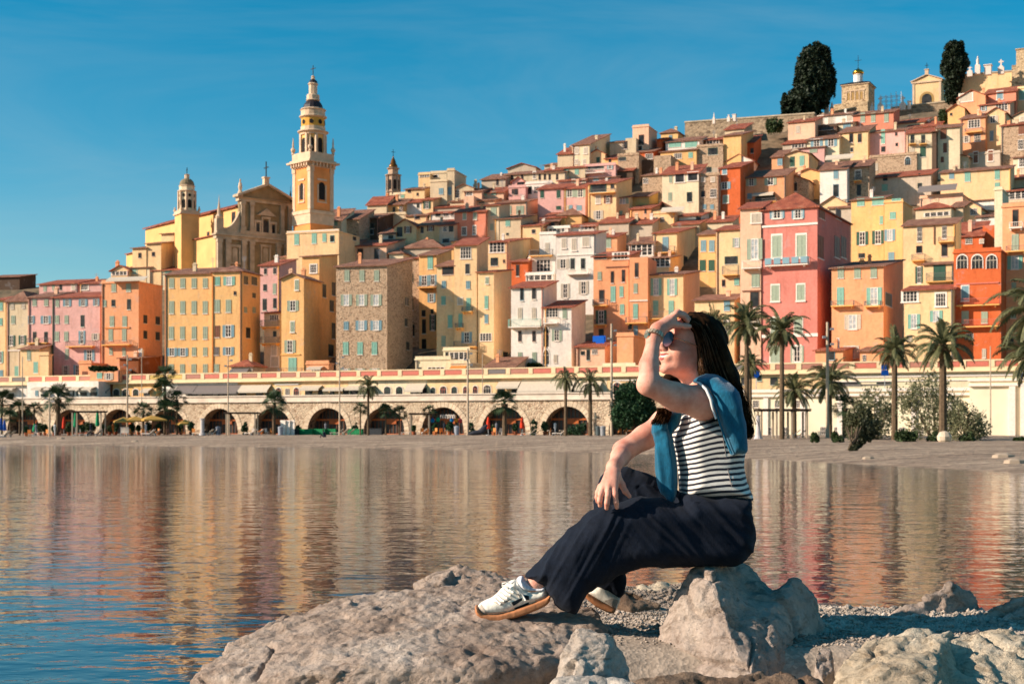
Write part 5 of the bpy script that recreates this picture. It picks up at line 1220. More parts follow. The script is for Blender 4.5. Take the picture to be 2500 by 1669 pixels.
def balustrade():
    off = 14.6; y = off; root = empty('balustrade', (0, 192.8, 9.75), -TW, 'long terrace balustrade with coral red panels above the quay restaurants', 'balustrade')
    b = MB(); P = 3.55; x0 = -106; n = 53; zz = 0
    b.box(x0, x0+n*P, y, y+.25, -.25, .18); b.box(x0, x0+n*P, y-.04, y+.29, .98, 1.14); b.box(x0, x0+n*P, y-.2, y+.2, -.42, -.251)
    pm = []
    for i in range(n+1):
        x = x0+i*P; b.box(x-.33, x+.33, y-.05, y+.3, .181, .979)
    b.build('rail', plain('balustrade_cream', srgb(238, 206, 162), .85, var=.1, scale=.5), root)
    rr = random.Random(4); pan = MB(); pan.box(-P/2+.45, P/2-.45, 0, .08, .28, .88); base = MB(); base.box(-P/2+.331, P/2-.331, .09, .2, .182, .978)
    o1 = pan.build('panel', paint('r'), root); me1 = o1.data; bpy.data.objects.remove(o1)
    o2 = base.build('infill', plain('balustrade_cream', (0, 0, 0)), root); me2 = o2.data; bpy.data.objects.remove(o2)
    alt = {c: None for c in 'pyWs'}
    for i in range(n):
        x = x0+(i+.5)*P; link('infill', me2, root, (x, y, 0))
        k = 'r'
        if -72 < x < -62: k = 'y'
        elif rr.random() < .12: k = 's'
        elif rr.random() < .3: k = 'p'
        if k == 'r': link('panel', me1, root, (x, y, 0))
        else:
            if alt[k] is None:
                m2 = me1.copy(); m2.materials.clear(); m2.materials.append(paint(k)); alt[k] = m2
            link('panel', alt[k], root, (x, y, 0))
balustrade()
def esplanade():
    b = MB(); b.box(-110, 84, 14.9, 34, 9.3, 9.74); tag(b.build('esplanade', plain('pale_paving', (.32, .28, .24), .9), None, (0, 192.8, 0), -TW), kind='structure')
esplanade()
# cream building right of the arcade
def cream_block():
    fr = Frame(1650, 2660, 0, plane_Y(2660, 0), DTW)
    root = empty('quay_building', (fr.C.x, fr.C.y, .4), -TW, 'long cream building with tall windows behind the bushes on the right', 'building')
    a1 = fr.on(1650, 0)[0]; a2 = fr.on(2368, 0)[0]; b = MB()
    b.box(a1, a2, 0, 10, 0, 6.1); b.box(a2, 0, -.6, 10, 0, 7.2); b.build('wall', plain('cream_plaster', srgb(236, 220, 186), .9, var=.1, scale=.3), root)
    c = MB(); c.box(a1, a2-.01, -.35, .2, 5.55, 5.85); c.box(a1, a2-.01, -.25, .2, 6.101, 6.5); c.box(a2-.1, 0, -1.0, .2, 6.6, 6.9); c.box(a2-.2, 0, -.85, .2, 7.201, 7.5)
    for px in (2472, 2500, 2530, 2560): a = fr.on(px, 0)[0]; c.box(a-.35, a+.35, -.95, -.601, 0, 6.599)
    for px in (1700, 1800, 1870, 1960, 2050, 2140, 2230, 2320): a = fr.on(px, 0)[0]; c.box(a-.3, a+.3, -.2, -.001, 0, 5.549)
    c.build('cornice', paint('W'), root)
    apply_rows(fr, root, .4, 1e9, 0, 'U', 'gw 690 100 54 705 820;gw 690 110 60 2095 2190;dw 455 70 34 2105 2195;dw 450 60 40 1990;gw 455 60 50 150 330 490;gw 690 90 60 250 380;gw 690 90 50 1000 1150 1350 1500 1700;dw 450 60 50 1000 1150 1500 1650', True)
cream_block()

# ================================================================ palms
def feather_mesh(seed, nf=46, rad=3.0, droop=1.0, lean=0.0):
    """date palm crown, unit = metres, centred on growing point"""
    rng = random.Random(seed); V = []; Fq = []
    def quad(a, b, c, d): i = len(V); V.extend([a, b, c, d]); Fq.append((i, i+1, i+2, i+3))
    for k in range(nf):
        az = k*2.39996+rng.uniform(-.2, .2); t = (k+.5)/nf
        el = R(84-112*t+rng.uniform(-12, 12)); L = rad*rng.uniform(.85, 1.12)*(.85+.25*math.sin(math.pi*min(1, t*1.3)))
        d = Vector((math.cos(az)*math.cos(el), math.sin(az)*math.cos(el), math.sin(el))); p = Vector((0, 0, 0)); ns = 13; pts = [p.copy()]
        side = Vector((-math.sin(az), math.cos(az), 0)); twist = rng.uniform(-.3, .3)
        for i in range(ns):
            p = p+d*(L/ns); pts.append(p.copy()); d = (d+Vector((0, 0, -.052*droop*(1+i*.24)))).normalized()
        for i in range(ns):
            a, b = pts[i], pts[i+1]; w = .035*(1-i/ns)+.012; quad(a-side*w, b-side*w, b+side*w, a+side*w)
            if i < 2: continue
            tt = i/ns; ll = L*.21*math.sin(math.pi*min(1, (tt*.85+.16)))**.7; dirv = (b-a).normalized(); up = side.cross(dirv)
            for h in (0, .5):
                q = a.lerp(b, h)
                for sg in (-1, 1):
                    o = (side*sg*.8+dirv*.75+up*(.28+twist*sg)+Vector((0, 0, -.12-.25*rng.random()))).normalized()*ll*rng.uniform(.8, 1.15); wv = dirv*.05
                    quad(q-wv*.6, q+o*.5-wv*.45, q+o, q+o*.5+wv*.45)
    return np.array([tuple(v) for v in V]), np.array(Fq)
def fan_mesh(seed, nf=38, rad=2.3):
    rng = random.Random(seed); V = []; Fq = []
    def quad(a, b, c, d): i = len(V); V.extend([a, b, c, d]); Fq.append((i, i+1, i+2, i+3))
    for k in range(nf):
        az = k*2.39996+rng.uniform(-.25, .25); t = (k+.5)/nf; el = R(80-125*t+rng.uniform(-8, 8))
        d = Vector((math.cos(az)*math.cos(el), math.sin(az)*math.cos(el), math.sin(el))); side = Vector((-math.sin(az), math.cos(az), 0)); side.rotate(Matrix.Rotation(rng.uniform(-.8, .8), 3, d)); up = side.cross(d)
        L = rad*rng.uniform(.34, .46); e = d*L; quad(-side*.03, e-side*.02, e+side*.02, side*.03); rl = rad*rng.uniform(.52, .68)
        for j in range(13):
            an = R(-78+156*j/12); o = (d*math.cos(an)+side*math.sin(an)+up*.12*math.cos(2*an)); tip = e+o*rl*rng.uniform(.85, 1.1)+Vector((0, 0, -.16*rl)); m_ = e+o*rl*.6
            wv = o.cross(up).normalized()*rl*.055; quad(e, m_-wv, tip, m_+wv)
    return np.array([tuple(v) for v in V]), np.array(Fq)
PALML = leafmat('date_palm_leaf', (.07, .085, .035), (.20, .19, .085), .3)
PALMD = leafmat('fan_palm_leaf', (.012, .035, .012), (.04, .07, .025), .1)
PC = {}
def palm_mesh(kind, v):
    if (kind, v) in PC: return PC[kind, v]
    if kind == 'date': V, Q = feather_mesh(v*7+1, 34, 1.0, 1.45); m = PALML
    elif kind == 'thin': V, Q = feather_mesh(v*5+3, 22, 1.0, 2.2); m = PALML
    else: V, Q = fan_mesh(v*3+2, 17, 1.0); m = PALMD
    o = nparr('crown', V, Q, m, smooth=False); me = o.data; bpy.data.objects.remove(o); PC[kind, v] = me; return me
def palm(kind, px, yb, yc, rpx, Y, label, v=0, tw=.2, group='palms along the beach', lean=0):
    base = W(px+lean, yb, Y); top = W(px, yc, Y)-base; r = rpx/F*Y
    root = empty('palm_tree', base, 0, label, 'palm', group)
    t = MB(); n = 14; pts = []; rd = []
    for i in range(n+1):
        u = i/n; pts.append((top.x*u**1.3, 0, top.z*u-(.4 if i == 0 else 0))); rd.append(tw*.78*(1.12-.25*u)*(1+.05*(i % 2))+(tw*.5 if u > .9 else 0)*(kind != 'thin'))
    t.tube(pts, rd, 8); 
    if kind == 'date': t.lathe([(tw*1.1, top.z-r*.25), (tw*1.7, top.z-r*.1), (tw*1.3, top.z+r*.05)], 8, 0, (top.x, 0))
    t.build('trunk', plain('palm_bark', srgb(98, 80, 60), .95, var=.35, scale=5), root)
    o = link('crown', palm_mesh(kind, v), root, (top.x, 0, top.z), v*1.7+px*.13, (r, r, r))
    return root
PL = [
 ('fan', 4, 1060, 985, 44, 205, 'dark fan palm cut by the left edge of the photo', 0, .22), ('fan', 48, 1060, 1000, 30, 203, 'fan palm second from the left edge above the blue parasols', 1, .16),
 ('fan', 84, 1060, 1000, 26, 204, 'small fan palm left of the thick dark palm', 2, .16), ('fan', 25, 1060, 1018, 22, 200, 'low fan palm beside the blue parasol at far left', 0, .14),
 ('fan', 142, 1056, 975, 46, 200, 'thick trunked dark palm in front of the white pavilion', 1, .42), ('fan', 350, 1058, 1003, 30, 200, 'fan palm in front of the yellow parasols', 2, .2),
 ('fan', 403, 1060, 918, 34, 203, 'tallest palm of the left cluster, crown against the orange yellow house', 0, .22), ('fan', 402, 1060, 950, 36, 202, 'middle crown palm of the left palm cluster', 1, .2),
 ('fan', 432, 1060, 975, 30, 202, 'right crown palm of the left palm cluster', 2, .2), ('fan', 408, 1060, 1005, 42, 201, 'lowest bushy palm of the left palm cluster', 0, .2),
 ('fan', 669, 1060, 988, 42, 199, 'single fan palm with thick trunk between the second and third quay arch', 1, .3), ('thin', 899, 1063, 945, 44, 190, 'tall thin palm with drooping sparse leaves left of centre', 0, .2),
 ('fan', 880, 1063, 998, 22, 190, 'short fan palm at the foot of the tall thin palm', 2, .13), ('fan', 942, 1063, 1004, 26, 190, 'short fan palm left of the lantern arch', 0, .13),
 ('fan', 975, 1063, 1010, 26, 190, 'short fan palm nearest to the lantern arch on its left', 1, .13), ('fan', 1048, 1064, 1004, 22, 190, 'short fan palm in front of the coloured lanterns', 2, .13),
 ('fan', 1232, 1068, 985, 44, 178, 'stout fan palm between two red parasols', 0, .36), ('thin', 1381, 1069, 925, 46, 172, 'slender palm with drooping leaves left of its twin', 1, .24),
 ('thin', 1441, 1070, 935, 52, 172, 'fuller drooping palm just left of the round dark tree', 2, .3), ('date', 1741, 1075, 790, 58, 150, 'date palm crown peeking out behind the woman head', 0, .26),
 ('date', 1823, 1075, 792, 84, 140, 'tall date palm right of the woman hair', 1, .3), ('date', 1909, 1075, 812, 82, 136, 'tall date palm in front of the coral pink tower', 2, .28),
 ('date', 1832, 1075, 890, 46, 158, 'smaller date palm behind the tall date palm right of the woman', 0, .22), ('date', 1939, 1075, 955, 66, 146, 'short date palm above the beach shelter', 1, .3),
 ('date', 2026, 1072, 935, 80, 148, 'short date palm right behind the tall lamp mast on the right', 2, .3), ('date', 2184, 1078, 858, 72, 128, 'date palm in front of the peach orange house', 0, .34),
 ('date', 2302, 1080, 845, 98, 118, 'date palm in front of the vermilion house', 1, .4), ('date', 2548, 1085, 755, 150, 96, 'large date palm cut by the right edge, high crown', 2, .35),
 ('date', 2516, 1085, 870, 112, 112, 'lower ragged date palm near the right edge', 0, .3), ('fan', 2062, 1072, 995, 40, 142, 'bushy green fan palm left of the grey tamarisk bushes', 1, .25)]
for a in PL:
    k, px, yb, yc, r, Y, l, v, tw = a; palm(k, px, yb, yc, r, Y, l, v, tw)

# bushes and trees on the beach
TAM = leafmat('tamarisk_leaf', (.13, .135, .065), (.29, .28, .15), .4)
GRN = leafmat('ficus_leaf', (.012, .04, .014), (.035, .085, .03), .1)
profile_tree('round_tree', [(948, 1520, 1570), (960, 1500, 1590), (985, 1494, 1598), (1010, 1494, 1598), (1030, 1500, 1590)], 172, 22000, .22, GRN, 'dense round dark green tree left of the woman', 'tree', 21, clumps=150, cr=.25, trunk=.22).location.z += 0
def tam(prof, Y, n, label, seed, mat=TAM, size=.16): 
    r = profile_tree('tamarisk_bush', prof, Y, n, size, mat, label, 'bush', seed, clumps=60, cr=.26, trunk=.08, group='bushes at the back of the beach')
    rng = random.Random(seed); b = MB(); H_ = (prof[-1][0]-prof[0][0])/F*Y; wd = (prof[2][2]-prof[2][1])/2/F*Y
    for i in range(9):
        a = rng.uniform(-1, 1)*wd; b.tube([(rng.uniform(-.3, .3), 0, 0), (a*.5, rng.uniform(-.5, .5), H_*.45), (a, rng.uniform(-.8, .8), H_*.85)], [.07, .045, .015], 5)
    b.build('branches', BARK(), r)
tam([(950, 2120, 2190), (975, 2085, 2200), (1010, 2070, 2200), (1045, 2080, 2190), (1076, 2095, 2170)], 134, 4000, 'grey brown tamarisk bush left of the palm before the peach orange house', 31)
tam([(925, 2240, 2300), (950, 2205, 2330), (990, 2190, 2345), (1030, 2200, 2340), (1078, 2240, 2320)], 126, 5200, 'tallest grey tamarisk bush between two date palms', 32)
tam([(985, 2330, 2360), (1010, 2320, 2390), (1040, 2310, 2420), (1065, 2310, 2400), (1082, 2330, 2380)], 122, 2600, 'sparse tamarisk bush right of the palm before the vermilion house', 33)
tam([(1000, 2060, 2120), (1020, 2055, 2140), (1045, 2060, 2150), (1062, 2070, 2140), (1076, 2080, 2130)], 130, 5000, 'olive green bush behind the leaning shrub', 34, leafmat('olive_leaf', (.05, .06, .025), (.11, .11, .05)))
tam([(1030, 2110, 2135), (1045, 2100, 2140), (1062, 2090, 2135), (1080, 2080, 2120), (1098, 2072, 2090)], 96, 3500, 'dark leaning shrub alone on the shingle beach', 35, leafmat('dark_shrub_leaf', (.03, .035, .018), (.06, .065, .03)), .12)
for i, (px, y, r, l) in enumerate(((2200, 1068, 14, 'low green plant at the foot of the palm by the tallest tamarisk'), (2225, 1072, 14, 'second low green plant under the tallest tamarisk'), (1990, 1070, 9, 'small green tuft right of the beach shelter'), (2045, 1072, 13, 'green tuft under the bushy fan palm'), (2495, 1080, 10, 'green tuft at the right edge on the beach'), (2480, 1078, 6, 'tiny tuft at the foot of the large edge palm'), (2280, 1078, 16, 'dark low scrub beside the pale boulder'), (2360, 1082, 18, 'dark low scrub beneath the sparse tamarisk'))):
    profile_tree('low_plant', [(y-r*1.2, px-r*.7, px+r*.7), (y-r*.5, px-r, px+r), (y+4, px-r, px+r)], 118, 900, .14, BUSH, l, 'plant', 50+i, clumps=18, cr=.4, trunk=.03)
# terrace greenery
for i, (T, x, y, rx, ry, Y, l) in enumerate((('A', 790, 940, 115, 8, 226, 'clipped hedge on the peach planted terrace'), ('A', 270, 1003, 60, 12, 252, 'dark hedge beneath the small yellow annex'), ('A', 400, 1005, 50, 12, 252, 'dark hedge beneath the narrow lean-to'), ('G', 330, 1385, 60, 10, 222, 'planters of shrubs before the turquoise balcony house'), ('I', 720, 1545, 40, 20, 206, 'green shrub by the pink side wing'), ('A', 1120, 975, 40, 40, 250, 'olive shrub in the shade of the orange house side wall'))):
    ox, oy, s = TILES[T]; px, py = ox+x/s, oy+y/s; a, b_ = rx/s, ry/s
    profile_tree('hedge', [(py-b_, px-a*.9, px+a*.9), (py, px-a, px+a), (py+b_, px-a, px+a)], Y, 3500, .3, BUSH, l, 'hedge', 80+i, clumps=150, cr=.07, trunk=.05, thick=.3)

# ================================================================ beach furniture
def zbeach(px, Y):
    """height of the beach surface"""
    y0, y1 = shore_Y(px), wall_Y(px)+3; u = (Y-y0)/(y1-y0); return 1.15*(1-math.exp(-u*3.2))/(1-math.exp(-3.2))
def put(px, Y): P = W(px, 0, Y); return (P.x, Y, zbeach(px, Y)+.02)
MAST = lambda: plain('mast_concrete', srgb(188, 166, 140), .8, var=.12)
def mast(px, yt, Y, r, label, lamps=True):
    p = put(px, Y); h = CAMZ+(HY-yt)/F*Y-p[2]; root = empty('lamp_mast', p, 0, label, 'lamp mast', 'tall masts along the beach')
    b = MB(); b.tube([(0, 0, -.3), (0, 0, h)], [r, r*.6], 8); b.build('pole', MAST(), root)
    if lamps:
        for i, z in enumerate((h*.93, h*.86, h*.80)):
            q = MB(); q.tube([(0, 0, z), (.45 if i != 1 else -.3, -.1, z+.1)], .04, 5); q.box(*((.3, .62) if i != 1 else (-.5, -.2)), -.25, .05, z, z+.22); q.build('lamp', plain('lamp_grey', (.3, .3, .3), .5), root)
for a in ((55, 870, 200, .1, 'thin mast with small lamps left of the thick dark palm'), (121, 960, 190, .14, 'short white pole beside the thick dark palm'), (311, 865, 198, .16, 'tall mast in front of the orange house'), (346, 870, 214, .09, 'thin dark mast right behind the tall mast before the orange house'),
          (557, 868, 196, .12, 'mast in front of the second quay arch from the palm cluster'), (829, 860, 190, .12, 'mast in front of the stone tower house'), (1142, 850, 185, .17, 'mast right of the lantern arch'), (1178, 865, 200, .08, 'faint thin mast between lantern arch and stout palm'), (1493, 790, 172, .2, 'pale mast just left of the woman elbow'), (2020, 786, 142, .2, 'tall pale wooden mast in front of the peach orange house'), (2418, 845, 165, .1, 'thin white mast near the right edge on the esplanade'), (2257, 865, 176, .08, 'thin white post behind the palms on the esplanade')):
    mast(*a, lamps=a[3] > .11)
def parasol_closed(px, Y, h, col, label):
    p = put(px, Y); root = empty('closed_parasol', p, 0, label, 'parasol', 'closed beach parasols')
    b = MB(); b.tube([(0, 0, 0), (0, 0, h)], .03, 6); b.lathe([(.3, 0), (.3, .08)], 8); b.build('pole', plain('alu', (.5, .5, .5), .4, .7), root)
    q = MB(); prof = [(.06, h), (.14, h-.25), (.22, h*.7), (.3, h*.42), (.2, h*.36)]; q.lathe(prof, 9); q.build('canopy', col, root)
CG = plain('green_canvas', srgb(0, 140, 90), .8); CRD = plain('red_canvas', srgb(216, 56, 24), .8); CB = plain('blue_canvas', srgb(10, 70, 150), .8); CY = plain('yellow_canvas', srgb(196, 150, 72), .8)
for a in ((184, 196, 3.3, CG, 'closed green parasol left of the wide dark beam'), (238, 196, 3.5, CG, 'closed green parasol right of the wide dark beam'), (84, 196, 1.7, CG, 'short closed green parasol among the small palms'), (1192, 180, 2.3, CRD, 'closed red parasol left of the stout fan palm'), (1275, 180, 2.4, CRD, 'closed red parasol right of the stout fan palm'), (156, 199, 2.6, CRD, 'closed dark red parasol behind the thick palm'), (2, 192, 2.6, CB, 'closed blue parasol at the left edge'), (11, 193, 2.3, CB, 'closed blue parasol second from the left edge')):
    parasol_closed(*a)
def parasol_open(px, Y, h, r, label):
    p = put(px, Y); root = empty('open_parasol', p, R(30), label, 'parasol', 'open yellow parasols')
    b = MB(); b.tube([(0, 0, 0), (0, 0, h)], .04, 6); b.build('pole', WOOD(), root)
    q = MB(); e = [(-r, -r, h-.45), (r, -r, h-.45), (r, r, h-.45), (-r, r, h-.45)]
    q.mesh([(x, y, z) for x, y, z in e]+[(0, 0, h+.15)]+[(x, y, z-.18) for x, y, z in e], [(0, 1, 4), (1, 2, 4), (2, 3, 4), (3, 0, 4), (0, 5, 6, 1), (1, 6, 7, 2), (2, 7, 8, 3), (3, 8, 5, 0)]); q.build('canopy', CY, root)
for a in ((303, 196, 2.4, 1.2, 'open yellow parasol left of the fan palm'), (330, 197, 2.5, 1.5, 'open yellow parasol next to the tall mast'), (372, 197, 2.6, 1.6, 'open yellow parasol right of the fan palm'), (452, 200, 2.0, 1.1, 'sagging yellow parasol right of the palm cluster')): parasol_open(*a)
def lounger(px, Y, rz, col, label, grp='sun loungers on the beach'):
    root = empty('sun_lounger', put(px, Y), rz, label, 'sun lounger', grp)
    b = MB(); b.slab([(-.9, -.3, .32), (.3, -.3, .32), (.3, .3, .32), (-.9, .3, .32)], .07); b.slab([(.3, -.3, .32), (.95, -.3, .85), (.95, .3, .85), (.3, .3, .32)], .07); b.build('bed', paint(col), root)
    for x in (-.8, .25): q = MB(); q.box(x-.03, x+.03, -.28, .28, 0, .26); q.build('leg', plain('alu', (.5,)*3), root)
for i, (px, c, l) in enumerate(((8, 'W', 'pale lounger at the left edge of the beach'), (22, 'w', 'lounger second from the left edge of the beach'), (232, 's', 'grey lounger left of the twin white deck chairs'), (210, 's', 'dark grey lounger under the wide dark beam'), (362, 'W', 'pale lounger at the foot of the fan palm'), (375, 'w', 'lounger right of the fan palm foot'), (485, 'w', 'lounger left of the grey stone pillar'), (505, 'w', 'lounger right of the grey stone pillar'), (515, 'W', 'wooden edged lounger near the glazed arch'), (612, 'W', 'white lounger left of the single fan palm'), (628, 'W', 'white lounger closest to the single fan palm'), (822, 'w', 'lounger at the left of the trio by the green hedge'), (836, 'w', 'middle lounger of the trio by the green hedge'), (850, 'w', 'right lounger of the trio by the green hedge'), (995, 'W', 'white lounger left of the lantern arch'), (1028, 'W', 'white lounger in front of the lantern arch'), (1290, 'w', 'lounger right of the right red parasol'), (1303, 'w', 'second lounger right of the right red parasol'), (1366, 'W', 'white covered lounger left of the slender palm'), (1905, 'W', 'white seat under the beach shelter'), (1930, 'w', 'stack of pale loungers under the beach shelter'), (1945, 's', 'grey lounger at the right post of the beach shelter'))):
    Y = 193 if px < 1100 else (176 if px < 1500 else 142); lounger(px, Y, R(-20+(i % 3)*8), c, l)
def shelter(x0, x1, yt, Y, label):
    z = CAMZ+(HY-yt)/F*Y; a = (x0-CX)/F*Y; b_ = (x1-CX)/F*Y; zb = zbeach((x0+x1)/2, Y); root = empty('beach_shelter', ((a+b_)/2, Y, zb), 0, label, 'shelter'); h = z-zb; w = (b_-a)/2
    q = MB(); q.box(-w, w, -1.2, 1.2, h, h+.13); q.box(-w-.2, w+.2, -.1, .1, h-.12, h-.001); q.build('roof', plain('dark_beam', srgb(70, 56, 46), .8), root)
    n = 4 if w > 2.5 else 2
    for i in range(n):
        for y in (-1, 1):
            x = -w*.85+1.7*w*i/(n-1); p = MB(); p.box(x-.09, x+.09, y-.09, y+.09, -.3, h-.13); p.build('post', MAST(), root)
shelter(176, 258, 1005, 194, 'wide dark beam shelter left of the yellow parasols'); shelter(550, 632, 1008, 193, 'dark beam shelter between the second and third arches'); shelter(1000, 1052, 1010, 190, 'dark beam shelter left of the lantern arch'); shelter(1845, 1975, 1001, 140, 'brown beach shelter with square posts under the date palms')
# green wind break hedge, boards, bins, signs, planters
def boxy(name, px, Y, w, d, h, mat, label, cat, z=0, rz=0.0, top=None):
    p = put(px, Y); b = MB(); b.box(-w/2, w/2, -d/2, d/2, -.1, h*.9); b.box(-w/2-.03, w/2+.03, -d/2-.03, d/2+.03, h*.901, h)
    o = b.build(name, mat, None, (p[0], p[1], p[2]+z), rz); tag(o, label, cat); return o
HG = plain('green_windbreak', srgb(20, 120, 70), .8, var=.3, scale=3)
for px, w, l in ((742, 2.7, 'left bright green windbreak'), (775, 2.5, 'bright green windbreak in front of the arch'), (805, 2.0, 'bright green windbreak behind the lounger trio'), (868, 2.2, 'bright green windbreak left of the tall thin palm')): boxy('windbreak', px, 195, w, .5, .8, HG, l, 'windbreak', rz=-.35)
boxy('windbreak', 708, 195, 2.6, .5, .8, plain('black_board', (.02, .025, .03), .7), 'black windbreak left of the green windbreaks', 'windbreak', rz=-.35); boxy('windbreak', 915, 193, 2.2, .5, .85, plain('black_board', (.02,)*3), 'black windbreak right of the tall thin palm', 'windbreak', rz=-.35)
for px, l in ((691, 'left white menu board'), (702, 'middle white menu board'), (713, 'right white menu board')): boxy('menu_board', px, 194, .75, .08, 2.0, paint('W'), l+' beside the single fan palm', 'board', rz=-.35)
for px, Y, c, l in ((1460, 172, (.08, .1, .1), 'dark waste bin left of the pale mast'), (1472, 171, (.3, .3, .3), 'grey waste bin beside the pale mast'), (685, 192, (.3, .32, .36), 'grey waste bin right of the single fan palm'), (1115, 184, (.3, .32, .36), 'grey waste bin in front of the lantern arch'), (533, 193, (.12, .14, .18), 'dark waste bin in front of the glazed arch')):
    p = put(px, Y); b = MB(); b.lathe([(.3, 0), (.34, .9), (.36, .95), (.36, 1.1), (.1, 1.2)], 12); tag(b.build('waste_bin', plain('bin%d' % px, c, .5), None, p), l, 'bin')
p = put(494, 192); b = MB(); b.lathe([(.42, 0), (.4, .25), (.26, .3), (.24, 2.1), (.34, 2.15), (.34, 2.3)], 12); tag(b.build('stone_pillar', plain('pillar_grey', srgb(190, 182, 178), .8), None, p), 'light grey round pillar at the left arch edge', 'pillar')
p = put(1851, 138); b = MB(); b.lathe([(.45, 0), (.3, .3), (.2, 1.0), (.18, 2.2), (.26, 2.3)], 12); tag(b.build('stone_pillar', plain('pillar_grey', (0,)*3), None, p), 'light grey tapered pillar left of the brown beach shelter', 'pillar')
for px, Y, l in ((299, 190, 'left white deck chair of a pair'), (309, 190, 'right white deck chair of a pair')):
    p = put(px, Y); b = MB(); b.box(-.28, .28, -.3, .3, .4, .46); b.box(-.28, .28, .24, .3, .461, 1.15); b.box(-.27, -.22, -.28, -.22, 0, .399); b.box(.22, .27, -.28, -.22, 0, .399); b.box(-.27, -.22, .24, .3, 0, .399); b.box(.22, .27, .24, .3, 0, .399); b.box(-.3, .3, -.35, .05, 1.16, 1.2); tag(b.build('deck_chair', paint('W'), None, p, R(10)), l+' beside the yellow parasols', 'chair', 'white deck chairs')
# clipped shrubs in the arcade
for i, (px, Y, h, l) in enumerate(((598, 197, 1.7, 'oval clipped shrub between second and third arch'), (868, 196, 1.6, 'oval clipped shrub right of the green windbreak'), (1150, 188, 1.5, 'oval clipped shrub right of the lantern arch'), (1304, 182, 2.0, 'small cone shaped tree between stout palm and slender palm'), (728, 198, 1.2, 'grey round shrub left of the green windbreak arch'), (1400, 178, .8, 'long low hedge in front of the arch behind the slender palm'))):
    y = HY-(put(px, Y)[2]-CAMZ)/Y*F; hp = h/Y*F; w = 8 if i < 5 else 28
    profile_tree('clipped_shrub', [(y-hp, px-w*.4, px+w*.4), (y-hp*.6, px-w, px+w), (y-hp*.2, px-w, px+w), (y, px-w*.7, px+w*.7)], Y, 1600, .12, GRN, l, 'shrub', 120+i, clumps=26, cr=.35, trunk=.06)
# lanterns
for px, py, c, l in ((1056, 1026, (0, 120, 190), 'blue'), (1069, 1024, (0, 150, 110), 'green'), (1103, 1026, (0, 130, 190), 'bright blue'), (1114, 1026, (230, 140, 40), 'orange'), (1124, 1027, (220, 70, 70), 'red')):
    Y = 191; P = W(px, py, Y); b = MB(); r = .3; b.lathe([(.05, r), (r*.6, r*.8), (r*.95, r*.35), (r, 0), (r*.95, -r*.35), (r*.6, -r*.8), (.05, -r)], 10); b.tube([(0, 0, r), (0, 0, r+.4)], .015, 4)
    tag(b.build('paper_lantern', plain('lantern_'+l.replace(' ', '_'), srgb(*c), .7), None, P), l+' paper lantern ball hanging in the quay arch', 'lantern', 'paper lanterns in the arch')
for px, l in ((742, 'left'), ): pass
# sign letters (white script above the lantern arch)
b = MB(); 
for i in range(6): x = -1.0+i*.36; b.box(x, x+.07, 0, .06, 0, .5); b.box(x+.071, x+.24, 0, .06, .42, .5); b.box(x+.24, x+.3, 0, .06, 0, .45)
tag(b.build('shop_sign', paint('W'), None, W(1092, 1021, 189.5), -.35), 'white letter shapes above the door of the lantern arch', 'sign')
# road signs, kayak, boulder, people
def round_sign(px, py, Y, col, label, sq=False):
    P = W(px, py, Y); zb = 6.55 if Y > 150 else 1; root = empty('road_sign', (P.x, Y, zb), 0, label, 'sign'); h = P.z-zb
    b = MB(); b.tube([(0, 0, 0), (0, 0, h+.3)], .05, 6); b.build('post', plain('alu', (.5,)*3), root); q = MB()
    if sq: q.box(-.45, .45, -.09, -.051, h-.55, h+.1); q.box(-.45, .45, -.09, -.051, h+.13, h+.8)
    else: q.mesh([(.45*math.cos(i*math.pi/8), -.08, h+.55*math.sin(i*math.pi/8)) for i in range(16)]+[(.45*math.cos(i*math.pi/8), -.05, h+.55*math.sin(i*math.pi/8)) for i in range(16)], [tuple(range(16)), tuple(range(31, 15, -1))]+[(i, 16+i, 16+(i+1) % 16, (i+1) % 16) for i in range(16)])
    q.build('plate', plain('sign_blue', srgb(10, 80, 170), .4), root)
round_sign(1846, 912, 186, 0, 'round blue road sign right of the woman hair'); round_sign(2160, 905, 176, 0, 'two stacked blue road signs left of the palm before the peach orange house', True); round_sign(2488, 912, 172, 0, 'small blue road sign near the right edge')
p = put(1172, 176); b = MB()
for i in range(9):
    t = i/8; 
b.tube([(-1.6, 0, .15), (-.9, 0, .3), (0, 0, .42), (.5, 0, .9), (.9, 0, 1.35)], [.05, .28, .38, .36, .12], 10); tag(b.build('covered_kayak', plain('dark_cover', srgb(60, 60, 66), .8), None, p, R(15)), 'dark covered kayak leaning on the beach left of the stout palm', 'kayak')
P = put(2305, 116)
b = MB(); b.lathe([(.3, -.2), (.55, .1), (.6, .4), (.4, .75), (.1, .85)], 9); tag(b.build('boulder', plain('pale_boulder', srgb(206, 186, 160), .9, var=.2, scale=4), None, P), 'round pale boulder on the beach under the tamarisk', 'rock')
